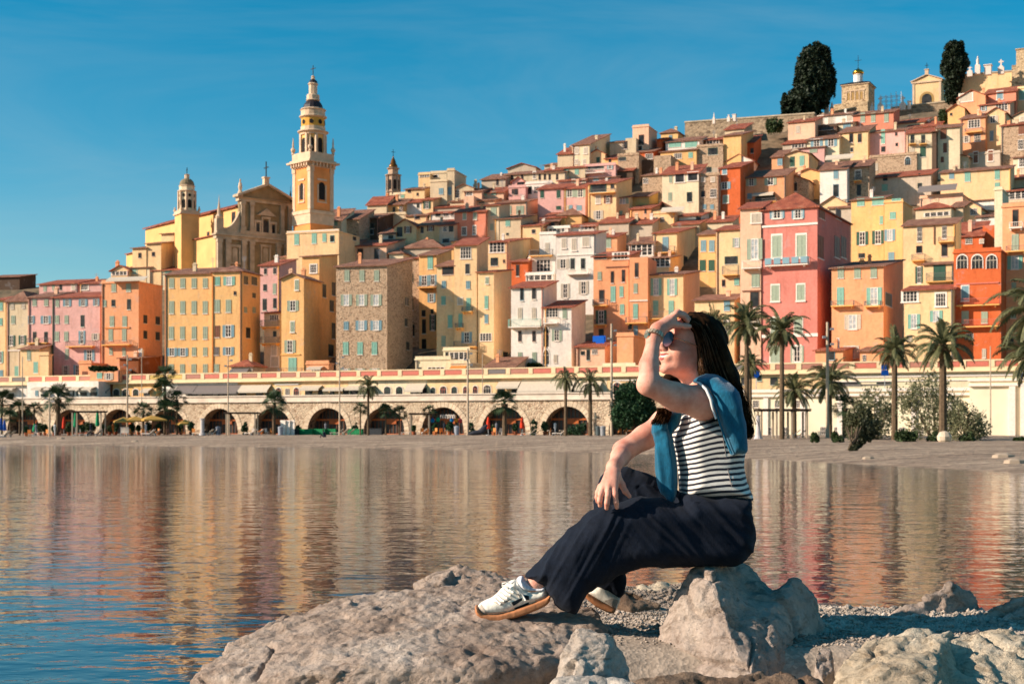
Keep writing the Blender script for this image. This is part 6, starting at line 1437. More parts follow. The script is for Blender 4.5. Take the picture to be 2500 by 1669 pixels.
def small_person(px, Y, top, bottom, label, sit=False):
    p = put(px, Y); root = empty('person', p, 0, label, 'person'); b = MB(); k = .55 if sit else 1
    if sit:
        b.tube([(0, 0, .12), (.02, 0, .4), (-.06, 0, .68), (-.1, 0, .78)], [.2, .19, .17, .07], 8); b.tube([(0, -.1, .12), (-.42, -.1, .42), (-.5, -.12, .05)], [.1, .08, .05], 6); b.tube([(0, .1, .12), (-.4, .1, .44), (-.48, .12, .05)], [.1, .08, .05], 6); b.tube([(-.06, -.18, .66), (-.3, -.2, .5), (-.44, -.1, .44)], [.06, .05, .04], 6); hz = .9; hx = -.13
    else:
        for s in (-1, 1): b.tube([(0, s*.09, .9), (.02, s*.1, .5), (0, s*.1, .04)], [.1, .07, .05], 6); b.tube([(0, s*.2, 1.42), (0, s*.26, 1.12), (-.08, s*.24, .88)], [.06, .05, .035], 6)
        b.tube([(0, 0, .88), (0, 0, 1.15), (0, 0, 1.42), (0, 0, 1.55)], [.16, .14, .18, .06], 8); hz = 1.66; hx = 0
    b.build('clothing', plain(top, TOPS[top], .9), root); h = MB(); h.lathe([(.03, hz-.12), (.085, hz-.04), (.1, hz+.03), (.07, hz+.11), (.01, hz+.13)], 8, 0, (hx, 0)); h.build('head', plain(bottom, TOPS[bottom], .8), root)
TOPS = dict(dark_navy_cloth=(.02, .025, .04), hair_dark=(.03, .02, .015), orange_cloth=(.6, .16, .03), white_cloth=(.7, .68, .65), grey_cloth=(.2, .2, .22))
small_person(792, 170, 'dark_navy_cloth', 'hair_dark', 'person in dark clothes sitting alone on the shingle beach', True)
small_person(640, 196, 'orange_cloth', 'hair_dark', 'person in orange sitting by the single fan palm', True)
small_person(795, 198, 'grey_cloth', 'hair_dark', 'person in grey walking in front of the glazed arch above the windbreak')
# beach pebbles dark spots
for i, (px, Y, r, l) in enumerate(((149, 182, .35, 'dark driftwood lump on the left beach'), (330, 170, .3, 'dark stone on the beach below the fan palm'), (1875, 76, .3, 'pale stone at the water edge right of the woman'), (2120, 84, .25, 'small stone right of the leaning shrub'), (2450, 78, .45, 'flat pale stone on the right beach'), (2478, 72, .4, 'flat pale stone near the right edge'))):
    b = MB(); b.lathe([(r, -.05), (r*.9, r*.3), (r*.5, r*.5), (.02, r*.55)], 7); o = b.build('stone', plain('dark_stone' if i < 2 else 'mid_boulder', srgb(170, 150, 128), .9), None, put(px, Y)); o.scale = (1.5, .8, 1); tag(o, l, 'rock')
# wall climbing laundry and red parasol
P = W(1463, 826, plane_Y(1463, 29)-4); q = MB(); q.box(-1, 1, -.04, 0, -.5, .4); q.box(-.5, .8, -.1, -.05, -.75, .3); tag(q.build('laundry', plain('blue_cloth', srgb(0, 90, 190), .8), None, P, -.3), 'bright blue laundry hanging on the orange house', 'laundry')

ORD = 'first second third fourth fifth sixth seventh eighth ninth tenth eleventh twelfth thirteenth fourteenth fifteenth sixteenth seventeenth eighteenth'.split()
TERRA = lambda: plain('terracotta_pot', srgb(150, 84, 54), .9)
def potted(px, Y, h, label, grp, seed):
    p = put(px, Y); root = empty('potted_plant', p, 0, label, 'plant', grp); b = MB(); b.lathe([(.2, 0), (.26, .38), (.3, .4), (.3, .46), (.22, .46)], 9); b.build('pot', TERRA(), root)
    rng = np.random.default_rng(seed); n = 420; d = rng.normal(size=(n, 3)); d /= np.linalg.norm(d, axis=1)[:, None]; P = d*rng.random((n, 1))**.5*np.array([.42*h/1.4, .42*h/1.4, h*.42])+np.array([0, 0, .46+h*.42])
    V, Q = leaf_quads(P, .16, rng, 1.8, .3); nparr('foliage', V, Q, GRN if seed % 3 else BUSH, root, smooth=False)
for i, px in enumerate((64, 98, 110, 132, 168, 176, 200, 214, 226, 252, 268, 282, 322, 338, 362, 388, 442, 466)):
    potted(px, 197+(i % 3), 1.1+.7*((i*37) % 10)/10, 'leafy potted plant, '+ORD[i]+' from the left in the row before the left arches', 'potted plants before the left arches', 200+i)
for i, px in enumerate((1010, 1062, 1098, 1205, 1258, 1330, 1410, 1425)):
    potted(px, 188-(px-1000)*.022, 1.0+.3*(i % 3), 'potted plant, '+ORD[i]+' from the left in the row before the middle arches', 'potted plants before the middle arches', 240+i)
def chair(px, Y, rz, col, label, grp):
    p = put(px, Y); root = empty('cafe_chair', p, rz, label, 'chair', grp); b = MB(); b.box(-.22, .22, -.22, .22, .42, .47); b.build('seat', paint(col), root)
    b = MB(); b.box(-.22, .22, .19, .23, .471, .92); b.build('backrest', paint(col), root)
    for x in (-.18, .18):
        for y in (-.18, .18): q = MB(); q.box(x-.02, x+.02, y-.02, y+.02, 0, .419); q.build('leg', paint(col), root)
for i, (px, c) in enumerate(((70, 'o'), (92, 'W'), (118, 'o'), (150, 'n'), (192, 's'), (246, 'W'), (262, 'n'), (318, 'o'), (346, 'o'), (384, 'o'), (410, 'n'), (448, 'o'), (474, 'o'))):
    chair(px, 194+(i % 2), i*1.3, c, 'cafe chair, '+ORD[i]+' from the left on the left terrace', 'cafe chairs on the left terrace')
for i, (px, c) in enumerate(((618, 'W'), (652, 'W'), (664, 'o'), (1030, 'o'), (1042, 'o'), (1062, 'o'), (1078, 'o'), (1090, 'o'), (1210, 'o'), (1222, 'W'), (1340, 'o'), (1512, 'o'), (1530, 'o'), (1548, 'W'))):
    chair(px, (193 if px < 700 else 186-(px-1000)*.025), i*1.1, c, 'cafe chair, '+ORD[i]+' from the left in front of the middle and right arches', 'cafe chairs at the middle and right arches')
for i, (px, Y, t) in enumerate(((88, 195, 'grey_cloth'), (134, 196, 'white_cloth'), (222, 195, 'dark_navy_cloth'), (276, 196, 'orange_cloth'), (356, 196, 'white_cloth'), (560, 196, 'dark_navy_cloth'), (1085, 189, 'dark_navy_cloth'), (1212, 182, 'grey_cloth'), (1355, 178, 'white_cloth'))):
    small_person(px, Y, t, 'hair_dark', 'tiny standing figure in '+{'grey_cloth': 'grey', 'white_cloth': 'white', 'dark_navy_cloth': 'dark', 'orange_cloth': 'orange'}[t]+' clothes, '+ORD[i]+' from the left along the promenade')
# ================================================================ implicit surface toolkit
def surface_net(f, org, h):
    s = f < 0; nx, ny, nz = f.shape
    c = s[:-1, :-1, :-1].astype(np.int8)
    for dx in (0, 1):
        for dy in (0, 1):
            for dz in (0, 1):
                if dx or dy or dz: c = c+s[dx:nx-1+dx, dy:ny-1+dy, dz:nz-1+dz]
    mask = (c > 0) & (c < 8); I = np.argwhere(mask); idx = np.full(mask.shape, -1, np.int64); idx[mask] = np.arange(len(I))
    acc = np.zeros((len(I), 3), np.float32); cnt = np.zeros(len(I), np.float32); i, j, k = I.T
    for ax in range(3):
        o = [(a, b) for a in (0, 1) for b in (0, 1)]
        for a, b in o:
            d0 = [0, 0, 0]; rest = [q for q in range(3) if q != ax]; d0[rest[0]] = a; d0[rest[1]] = b; d1 = list(d0); d1[ax] = 1
            f0 = f[i+d0[0], j+d0[1], k+d0[2]]; f1 = f[i+d1[0], j+d1[1], k+d1[2]]; m = (f0 < 0) != (f1 < 0)
            t = np.where(m, f0/(f0-f1+1e-20), 0); p = np.zeros((len(I), 3), np.float32)
            p[:, rest[0]] = a; p[:, rest[1]] = b; p[:, ax] = t; acc += p*m[:, None]; cnt += m
    V = (I+acc/np.maximum(cnt, 1)[:, None])*h+np.asarray(org)
    Q = []
    for ax in range(3):
        r0, r1 = [q for q in range(3) if q != ax]
        sl0 = [slice(1, n-1) for n in f.shape]; sl0[ax] = slice(0, f.shape[ax]-1); sl1 = list(sl0); sl1[ax] = slice(1, f.shape[ax])
        a = s[tuple(sl0)]; b = s[tuple(sl1)]; e = np.argwhere(a != b); inside = a[tuple(e.T)]
        base = e.copy(); base[:, r0] += 1; base[:, r1] += 1
        def g(d0, d1): q = base.copy(); q[:, r0] -= d0; q[:, r1] -= d1; return idx[tuple(q.T)]
        q = np.stack([g(1, 1), g(0, 1), g(0, 0), g(1, 0)], 1); flip = inside if ax != 1 else ~inside
        q[~flip] = q[~flip][:, ::-1]; Q.append(q)
    return V, np.concatenate(Q)

class Vol:
    def __init__(s, lo, hi, h):
        s.lo = np.array(lo, float); s.h = h; n = np.ceil((np.array(hi)-s.lo)/h).astype(int)+1; s.f = np.full(n, 1.0, np.float32)
        s.ax = [s.lo[a]+h*np.arange(n[a]) for a in range(3)]
    def sub(s, lo, hi):
        a = [max(0, int((lo[q]-s.lo[q])/s.h)) for q in range(3)]; b = [min(s.f.shape[q], int((hi[q]-s.lo[q])/s.h)+2) for q in range(3)]
        sl = tuple(slice(x, y) for x, y in zip(a, b)); g = np.meshgrid(*[s.ax[q][sl[q]] for q in range(3)], indexing='ij', sparse=True); return sl, g
    def add(s, fn, lo, hi, k=0.01, op='u'):
        m = k*1.2+2*s.h; lo = [v-m for v in lo]; hi = [v+m for v in hi]; sl, g = s.sub(lo, hi)
        if min(x.stop-x.start for x in sl) <= 0: return
        d = fn(*g); cur = s.f[sl]
        if op == 'u':
            if k <= 0: s.f[sl] = np.minimum(cur, d); return
            t = np.clip(.5+.5*(cur-d)/k, 0, 1); s.f[sl] = cur*(1-t)+d*t-k*t*(1-t)
        else:
            t = np.clip(.5-.5*(cur+d)/k, 0, 1); s.f[sl] = cur*(1-t)-d*t+k*t*(1-t)
    def cone(s, a, b, ra, rb, k=0.012, op='u'):
        a = np.array(a, float); b = np.array(b, float); ab = b-a; L2 = max(ab@ab, 1e-9)
        def fn(x, y, z):
            t = np.clip(((x-a[0])*ab[0]+(y-a[1])*ab[1]+(z-a[2])*ab[2])/L2, 0, 1)
            return np.sqrt((x-a[0]-ab[0]*t)**2+(y-a[1]-ab[1]*t)**2+(z-a[2]-ab[2]*t)**2)-(ra+(rb-ra)*t)
        r = max(ra, rb); s.add(fn, np.minimum(a, b)-r, np.maximum(a, b)+r, k, op)
    def chain(s, pts, rads, k=0.01):
        for (p, r), (q, t) in zip(zip(pts, rads), list(zip(pts, rads))[1:]): s.cone(p, q, r, t, k)
    def ell(s, c, r, M=None, k=0.012, op='u'):
        c = np.array(c, float); r = np.array(r, float); M = np.eye(3) if M is None else np.array(M)
        def fn(x, y, z):
            dx, dy, dz = x-c[0], y-c[1], z-c[2]; q = [M[i, 0]*dx+M[i, 1]*dy+M[i, 2]*dz for i in range(3)]
            k0 = np.sqrt(sum((q[i]/r[i])**2 for i in range(3))); k1 = np.sqrt(sum((q[i]/r[i]**2)**2 for i in range(3)))+1e-9; return k0*(k0-1)/k1
        e = r.max(); s.add(fn, c-e, c+e, k, op)
    def mesh(s, name, mats, parent, org=(0, 0, 0), smooth_it=0, disp=None, post=None):
        V, Q = surface_net(s.f, s.lo, s.h)
        for _ in range(smooth_it): V = relax(V, Q)
        if disp is not None: V = V+normals(V, Q)*disp(V)[:, None]
        if post is not None: V = post(V)
        return nparr(name, V-np.array(org), Q, mats, parent)
def relax(V, Q):
    S = np.zeros_like(V); n = np.zeros(len(V))
    for a, b in ((0, 1), (1, 2), (2, 3), (3, 0)):
        np.add.at(S, Q[:, a], V[Q[:, b]]); np.add.at(n, Q[:, a], 1); np.add.at(S, Q[:, b], V[Q[:, a]]); np.add.at(n, Q[:, b], 1)
    return .5*V+.5*S/np.maximum(n, 1)[:, None]
def normals(V, Q):
    n = np.cross(V[Q[:, 2]]-V[Q[:, 0]], V[Q[:, 3]]-V[Q[:, 1]]); S = np.zeros_like(V)
    for a in range(4): np.add.at(S, Q[:, a], n)
    return S/(np.linalg.norm(S, axis=1)[:, None]+1e-12)
_h = np.random.default_rng(5).random((64, 64, 64)).astype(np.float32)
def vnoise(P):
    P = np.asarray(P, np.float64); i = np.floor(P).astype(int); f = P-i; f = f*f*(3-2*f); r = 0
    for dx in (0, 1):
        for dy in (0, 1):
            for dz in (0, 1):
                w_ = (f[:, 0] if dx else 1-f[:, 0])*(f[:, 1] if dy else 1-f[:, 1])*(f[:, 2] if dz else 1-f[:, 2])
                r = r+w_*_h[(i[:, 0]+dx) % 64, (i[:, 1]+dy) % 64, (i[:, 2]+dz) % 64]
    return r*2-1
def fbm(P, sc, oct=4, g=.5, ridge=False):
    r = 0; a = 1; P = np.asarray(P)*sc
    for o in range(oct):
        n = vnoise(P+o*17.3); r = r+a*((1-2*np.abs(n)) if ridge else n); P = P*2.03; a *= g
    return r
def poly2d(U, V_, poly):
    """signed distance (neg inside) to polygon, metres"""
    d = np.full(U.shape, 1e9); s = np.ones(U.shape); n = len(poly)
    for i in range(n):
        ax, ay = poly[i]; bx, by = poly[i-1]; ex, ey = bx-ax, by-ay; wx, wy = U-ax, V_-ay
        t = np.clip((wx*ex+wy*ey)/(ex*ex+ey*ey+1e-12), 0, 1); d = np.minimum(d, (wx-ex*t)**2+(wy-ey*t)**2)
        c1 = V_ >= ay; c2 = V_ < by; c3 = ex*wy > ey*wx; flip = (c1 & c2 & c3) | (~c1 & ~c2 & ~c3); s = np.where(flip, -s, s)
    return s*np.sqrt(d)
YW = 4.85
def cr_poly(pts, sub=3):
    """Catmull-Rom smoothed closed outline"""
    P = np.array(pts, float); n = len(P); out = []
    for i in range(n):
        p0, p1, p2, p3 = P[i-1], P[i], P[(i+1) % n], P[(i+2) % n]
        for j in range(sub):
            t = j/sub; out.append(.5*((2*p1)+(-p0+p2)*t+(2*p0-5*p1+4*p2-p3)*t*t+(-p0+3*p1-3*p2+p3)*t**3))
    return out
class Puff:
    """closed form with the given outline (photo pixels at its own distance), rounded thickness T(px,py) about depth c(px,py)"""
    def __init__(s, poly, c, T, Rr, sub=3):
        s.c, s.T, s.R = c, T, Rr; c0 = c if not callable(c) else float(np.mean([c(np.array(p[0], float), np.array(p[1], float)) for p in poly]))
        s.Yp = YW+c0; pp = cr_poly(poly, sub) if sub > 1 else poly
        s.poly = [((p[0]-CX)/F*s.Yp, CAMZ+(HY-p[1])/F*s.Yp) for p in pp]
    def px(s, x, z): return x/s.Yp*F+CX, HY-(z-CAMZ)/s.Yp*F
    def ev(s, v, k=0.01, pre=None):
        xs = [p[0] for p in s.poly]; zs = [p[1] for p in s.poly]; T0 = s.T if not callable(s.T) else .25; c0 = s.Yp
        def fn(x, y, z):
            X = x[:, 0, :]+0*z[:, 0, :]; Z = z[:, 0, :]+0*x[:, 0, :]; d2 = poly2d(X, Z, s.poly); px, py = s.px(X, Z)
            c = YW+(s.c(px, py) if callable(s.c) else s.c); T = s.T(px, py) if callable(s.T) else s.T
            c = np.broadcast_to(c, X.shape)[:, None, :]; T = np.broadcast_to(T, X.shape)[:, None, :]; d2 = d2[:, None, :]
            return np.sqrt(np.maximum(d2+s.R, 0)**2+((y-c)*s.R/T)**2)-s.R
        v.add(fn, (min(xs), c0-.3, min(zs)), (max(xs), c0+.3, max(zs)), k)
    def front(s, px, py, off=0.0):
        """front surface point under pixel"""
        x = (px-CX)/F*s.Yp; z = CAMZ+(HY-py)/F*s.Yp; d2 = float(poly2d(np.array([[x]]), np.array([[z]]), s.poly)[0, 0])
        T = s.T(px, py) if callable(s.T) else s.T; c = s.c(px, py) if callable(s.c) else s.c
        q = max(0, 1-(max(0, d2+s.R)/s.R)**2); Y = YW+float(c)-float(T)*math.sqrt(q)-off
        return Vector((x, Y, z))
    def patch(s, quad, mb, n=6, off=.0012, mi=0):
        a, b, c, d = [np.array(q, float) for q in quad]; base = len(mb.v)
        for j in range(n+1):
            for i in range(n+1):
                u, w_ = i/n, j/n; p = a*(1-u)*(1-w_)+b*u*(1-w_)+c*u*w_+d*(1-u)*w_; mb.v.append(tuple(s.front(p[0], p[1], off)))
        for j in range(n):
            for i in range(n): q = base+j*(n+1)+i; mb.f.append((q, q+1, q+n+2, q+n+1)); mb.m.append(mi)
def PW(px, py, dy=0.0): return np.array(W(px, py, YW+dy))
# ================================================================ foreground rocks and gravel
def rockmat(name, c1, c2, c3, teal=0):
    m, nt, b = newmat(name); v = coords(nt)
    n1 = noise_tex(nt, v, 2.2, 8, .62); n2 = noise_tex(nt, v, 26, 6, .75); n3 = noise_tex(nt, coords(nt, (1, 1, 2.4)), 9, 7, .7, .8)
    r = ramp(nt, [(.32, srgb(*c1)), (.5, srgb(*c2)), (.68, srgb(*c3))], n1)
    r2 = ramp(nt, [(.34, (.66, .63, .6)), (.5, (.95,)*3), (.72, (1.14,)*3)], n2)
    r3 = ramp(nt, [(.36, (.5, .46, .42)), (.45, (1,)*3)], n3)
    c = mixc(nt, .9, r.outputs[0], r2.outputs[0], 'MULTIPLY'); c = mixc(nt, .7, c, r3.outputs[0], 'MULTIPLY')
    nt.links.new(c, b.inputs['Base Color']); b.inputs['Roughness'].default_value = .92; b.inputs['Specular IOR Level'].default_value = .2
    nb = bump(nt, None, n3, .9, .035); nb = bump(nt, None, n2, 1.0, .02, nb)
    n4 = noise_tex(nt, v, 90, 4, .8); bump(nt, b, n4, .9, .006, nb)
    return m
ROCK_A = rockmat('brown_grey_rock', (156, 132, 114), (196, 172, 152), (218, 200, 182))
ROCK_B = rockmat('smooth_grey_rock', (166, 146, 130), (198, 177, 160), (216, 197, 178))
ROCK_C = rockmat('whitish_cracked_rock', (184, 164, 144), (220, 204, 186), (234, 220, 202))
ROCK_E = rockmat('cream_limestone', (188, 166, 138), (220, 200, 170), (236, 220, 194))
ROCK_D = rockmat('dark_brown_rock', (92, 74, 60), (132, 108, 88), (168, 144, 120))
def hull_planes(pts):
    bm = bmesh.new()
    for p in pts: bm.verts.new(p)
    bmesh.ops.convex_hull(bm, input=bm.verts); bm.normal_update(); P = []
    for f in bm.faces:
        n = f.normal.copy(); d = n.dot(f.verts[0].co)
        if all((n.dot(v.co)-d) < 1e-4 for v in bm.verts if v.link_faces) and not any(n.dot(q[0]) > .999 for q in P): P.append((n, d))
    bm.free(); return P
def facets(V, sc, seed):
    """chipped facets: every cell of a jittered lattice gets its own tilted plane"""
    P = V*sc+seed*7.7; I = np.floor(P).astype(int); best = np.full(len(V), 1e9); out = np.zeros(len(V))
    for dx in (-1, 0, 1):
        for dy in (-1, 0, 1):
            for dz in (-1, 0, 1):
                C = I+np.array([dx, dy, dz]); a, b_, c = C[:, 0] % 64, C[:, 1] % 64, C[:, 2] % 64
                r = np.stack([_h[a, b_, c], _h[b_, c, a], _h[c, a, b_]], 1); D = P-(C+r); d2 = (D**2).sum(1); m = d2 < best
                t = np.stack([_h[(a+9) % 64, b_, c], _h[a, (b_+9) % 64, c], _h[a, b_, (c+9) % 64]], 1)-.5
                out = np.where(m, (D*t).sum(1)*1.6+(_h[(a+31) % 64, b_, c]-.5)*.8, out); best = np.minimum(best, d2)
    return out
def rock(name, hulls, mat, label, seed, h=.014, k=.05, amp=(.035, .016, .006), cat='rock', ridge=True, post=None, bias=.018):
    allp = [W(*p) for hl in hulls for p in hl]; zmin = .55
    lo = [min(p[a] for p in allp)-.08 for a in range(3)]; hi = [max(p[a] for p in allp)+.08 for a in range(3)]; lo[2] = zmin
    v = Vol(lo, hi, h)
    for hl in hulls:
        pts = [W(*p) for p in hl]; c = sum(pts, Vector())/len(pts)
        pts += [Vector((c.x+(p.x-c.x)*1.08, c.y+(p.y-c.y)*1.08, zmin-.1)) for p in pts]
        P = hull_planes(pts)
        def fn(x, y, z):
            acc = 0; mx = None
            for n, d in P:
                e = (n.x*x+n.y*y+n.z*z)-d; mx = e if mx is None else np.maximum(mx, e)
            for n, d in P: acc = acc+np.exp(((n.x*x+n.y*y+n.z*z)-d-mx)/(k*.35))
            return mx+np.log(acc)*k*.35-bias
        v.add(fn, lo, hi, k)
    org = np.array([(lo[0]+hi[0])/2, (lo[1]+hi[1])/2, zmin]); S = np.array([seed*3.1, seed*1.7, seed*5.3])
    def disp(V):
        d = amp[0]*fbm(V+S, 2.6, 2)+amp[1]*fbm(V+S, 7, 3, .55)+amp[2]*fbm(V+S, 26, 3, .6)
        d = d+amp[1]*1.5*facets(V, 5.5, seed)+amp[1]*.7*facets(V, 13, seed+3)
        strat = vnoise(np.stack([V[:, 0]*3+V[:, 2]*7, V[:, 1]*3, V[:, 2]*16-V[:, 0]*5], 1)+S)
        d = d+.004*fbm(V+S, 55, 2, .6); cr = vnoise((V+S)*4.5); d -= .024*np.exp(-(cr/.045)**2)*(vnoise((V+S)*1.7) > 0)
        pit = vnoise((V+S)*13); d -= .016*np.clip(pit-.35, 0, 1)*2
        return d+amp[1]*.45*strat-.01
    o = v.mesh(name, mat, None, org, 1, disp, post); o.location = org; tag(o, label, cat); return o
rock('boulder', [[(452, 1632, 4.5), (528, 1570, 4.7), (690, 1492, 4.95), (860, 1436, 5.1), (1000, 1416, 5.15), (1190, 1424, 5.15), (1400, 1436, 5.02), (1468, 1482, 4.9), (1480, 1530, 4.75), (1385, 1590, 4.35), (1200, 1618, 4.18), (900, 1608, 4.18), (650, 1636, 4.25), (510, 1690, 4.3)]], ROCK_A,
     'huge flat brown grey boulder under the white sneakers', 1, .009, .05, (.016, .0048, .0055), bias=.008)
rock('boulder', [[(1676, 1376, 4.74), (1735, 1372, 4.62), (1822, 1362, 5.0), (1708, 1376, 4.95), (1868, 1404, 5.0), (1626, 1468, 4.68), (1588, 1598, 4.62), (1602, 1690, 4.55), (1790, 1540, 4.35), (1835, 1720, 4.2), (1730, 1500, 4.45), (1880, 1500, 4.8)],
     [(1926, 1392, 4.88), (1888, 1430, 4.82), (1982, 1436, 4.95), (2014, 1508, 4.9), (2018, 1570, 4.85), (1985, 1700, 4.7), (1880, 1610, 4.42), (1840, 1520, 4.6), (1850, 1720, 4.28)],
     [(1826, 1425, 4.95), (1890, 1462, 4.9), (1950, 1480, 4.9), (1950, 1600, 4.55), (1850, 1560, 4.38), (1860, 1700, 4.22), (1985, 1700, 4.6)]], ROCK_B,
     'tall smooth grey boulder the woman sits on, with two peaks', 2, .010, .06, (.018, .006, .005), bias=.026, post=None)
rock('rock', [[(1348, 1690, 4.0), (1352, 1572, 4.1), (1380, 1522, 4.15), (1408, 1500, 4.2), (1462, 1508, 4.2), (1474, 1560, 4.1), (1440, 1690, 3.95), (1400, 1580, 4.0)], [(1464, 1545, 4.1), (1494, 1510, 4.18), (1520, 1540, 4.2), (1548, 1610, 4.15), (1566, 1680, 4.1), (1470, 1690, 3.98), (1480, 1580, 4.02)]], ROCK_C,
     'whitish cracked rock wedged in front of the big flat boulder', 3, .008, .05, (.010, .004, .004), bias=.012)
rock('rock', [[(1350, 1668, 3.85), (1420, 1650, 3.9), (1520, 1650, 3.9), (1560, 1675, 3.85), (1450, 1720, 3.7)]], ROCK_C, 'low pale rock at the bottom edge below the cracked rock', 13, .01, .03, (.01, .008, .004))
rock('rock', [[(1545, 1672, 3.9), (1620, 1652, 3.95), (1740, 1644, 3.95), (1860, 1648, 3.95), (2000, 1668, 3.9), (1750, 1720, 3.7), (1600, 1720, 3.75), (1950, 1720, 3.75)]], ROCK_D, 'rough dark brown rock along the bottom edge below the seat boulder', 4, .011, .03, (.015, .014, .008))
rock('boulder', [[(2012, 1690, 4.0), (2038, 1622, 4.1), (2078, 1572, 4.25), (2130, 1548, 4.35), (2210, 1532, 4.4), (2296, 1518, 4.4), (2320, 1526, 4.42), (2300, 1610, 3.98), (2280, 1720, 3.7), (2080, 1720, 3.75), (2170, 1610, 3.95)],
     [(2325, 1566, 4.35), (2400, 1536, 4.45), (2450, 1546, 4.45), (2540, 1556, 4.4), (2620, 1600, 4.3), (2520, 1760, 3.9), (2320, 1760, 3.8)]], ROCK_E, 'cream limestone boulder in the bottom right corner', 5, .012, .035, (.016, .010, .005))
rock('rock', [[(1008, 1424, 5.5), (1058, 1396, 5.5), (1100, 1386, 5.55), (1150, 1389, 5.55), (1205, 1396, 5.5), (1245, 1408, 5.5), (1330, 1440, 5.4), (1150, 1450, 5.25), (1040, 1450, 5.3)]], ROCK_A, 'jagged grey rock behind the big flat boulder at the waterline', 6, .011, .025, (.018, .013, .006))
rock('rock', [[(2170, 1500, 5.25), (2250, 1456, 5.3), (2308, 1428, 5.3), (2350, 1430, 5.35), (2392, 1448, 5.35), (2394, 1505, 5.3), (2300, 1512, 5.2)]], ROCK_B, 'light grey hump of rock on the gravel rim to the right', 7, .012, .04, (.015, .015, .006))
rock('rock', [[(2376, 1498, 5.15), (2424, 1460, 5.2), (2480, 1444, 5.2), (2540, 1454, 5.2), (2535, 1520, 5.1), (2420, 1520, 5.1)]], ROCK_B, 'light grey rock touching the right edge above the gravel', 8, .012, .04, (.015, .015, .006))
rock('rock', [[(1514, 1468, 5.5), (1530, 1442, 5.55), (1562, 1452, 5.55), (1602, 1480, 5.5), (1540, 1490, 5.45)]], ROCK_D, 'small dark rock on the gravel behind the far sneaker', 9, .009, .02, (.008, .008, .004))
rock('rock', [[(1524, 1436, 6.25), (1600, 1418, 6.3), (1668, 1424, 6.3), (1705, 1442, 6.2), (1600, 1450, 6.1)]], ROCK_E, 'low pale rocks at the waterline behind the legs', 10, .013, .04, (.01, .012, .006))
rock('rock', [[(1990, 1620, 4.35), (2003, 1586, 4.4), (2030, 1594, 4.4), (2036, 1630, 4.35), (2010, 1650, 4.3)]], ROCK_B, 'small round rock in the dark gap right of the seat boulder', 11, .008, .02, (.005, .005, .003))
rock('rock', [[(1484, 1395, 8.3), (1500, 1385, 8.3), (1520, 1392, 8.3), (1525, 1440, 8.2), (1482, 1440, 8.2)], ], ROCK_D, 'tiny dark rock tip at the waterline beside the far trouser leg', 12, .012, .02, (.008, .008, .004)) if False else None

def gravel():
    m = sandmat('grey_gravel', (150, 132, 114), (192, 172, 150), 85.0)
    RIM = [(-200, 2.6), (400, 3.2), (600, 4.0), (900, 4.8), (1300, 5.3), (1450, 5.8), (1500, 6.2), (1660, 6.3), (1850, 6.1), (2005, 5.55), (2200, 5.38), (2500, 5.35), (3600, 5.2)]
    def rim(px):
        for (a, ya), (b, yb) in zip(RIM, RIM[1:]):
            if px <= b: return ya+(yb-ya)*(px-a)/(b-a)
        return 5.2
    nx, ny = 260, 150; V = []; Fq = []
    for j in range(ny+1):
        for i in range(nx+1):
            px = -200+3800*i/nx; r = rim(px)+.12*noise.noise(Vector((px*.01, 0, 0))); t = j/(ny*.78)
            Y = 1.8+(r-1.8)*t; X = (px-CX)/F*Y; z = 1.3+.02*noise.noise(Vector((X*1.6, Y*1.6, 0)))+.012*noise.noise(Vector((X*9, Y*9, 2)))+.006*noise.noise(Vector((X*30, Y*30, 2)))
            q_ = min(1, max(0, (4.55-Y)/.5)); z -= .42*q_*q_*(3-2*q_)
            if t > 1: z -= (Y-r)*.55+((Y-r)**2)*.3
            V.append((X, Y, z))
    for j in range(ny):
        for i in range(nx): a = j*(nx+1)+i; Fq.append((a, a+1, a+nx+2, a+nx+1))
    tag(nparr('gravel_bank', V, Fq, m), kind='structure')
    rng = np.random.default_rng(9); n = 20000; px = rng.uniform(1400, 2560, n); t = rng.random(n)**.6
    o = MB(); base = [(0, 0, 1), (1, 0, 0), (0, 1, 0), (-1, 0, 0), (0, -1, 0), (0, 0, -1)]; fs = np.array([(0, 1, 2), (0, 2, 3), (0, 3, 4), (0, 4, 1), (5, 2, 1), (5, 3, 2), (5, 4, 3), (5, 1, 4)])
    Y = np.array([4.5+(rim(p)+.05-4.5)*q for p, q in zip(px, t)]); X = (px-CX)/F*Y; s = rng.uniform(.003, .0085, n)*(1+1.6*(rng.random(n) < .03))
    z = np.array([1.3+.02*noise.noise(Vector((a*1.6, b*1.6, 0)))+.012*noise.noise(Vector((a*9, b*9, 2))) for a, b in zip(X, Y)])
    B = np.array(base, float)[None]*(s[:, None, None]*rng.uniform(.6, 1.4, (n, 6, 1)))*np.array([1, 1, .6]); an = rng.uniform(0, 6.28, n); c, sn = np.cos(an)[:, None], np.sin(an)[:, None]
    BX = B[:, :, 0]*c-B[:, :, 1]*sn; BY = B[:, :, 0]*sn+B[:, :, 1]*c; VV = np.stack([BX+X[:, None], BY+Y[:, None], B[:, :, 2]+z[:, None]+s[:, None]*.25], 2).reshape(-1, 3)
    FF = (fs[None]+np.arange(n)[:, None, None]*6).reshape(-1, 3)
    tag(nparr('pebbles', VV, FF, sandmat('pebble_grey', (140, 124, 108), (206, 190, 172), 9.0), smooth=False), 'loose grey pebbles strewn over the gravel bank', 'pebbles', kind='stuff')
gravel()
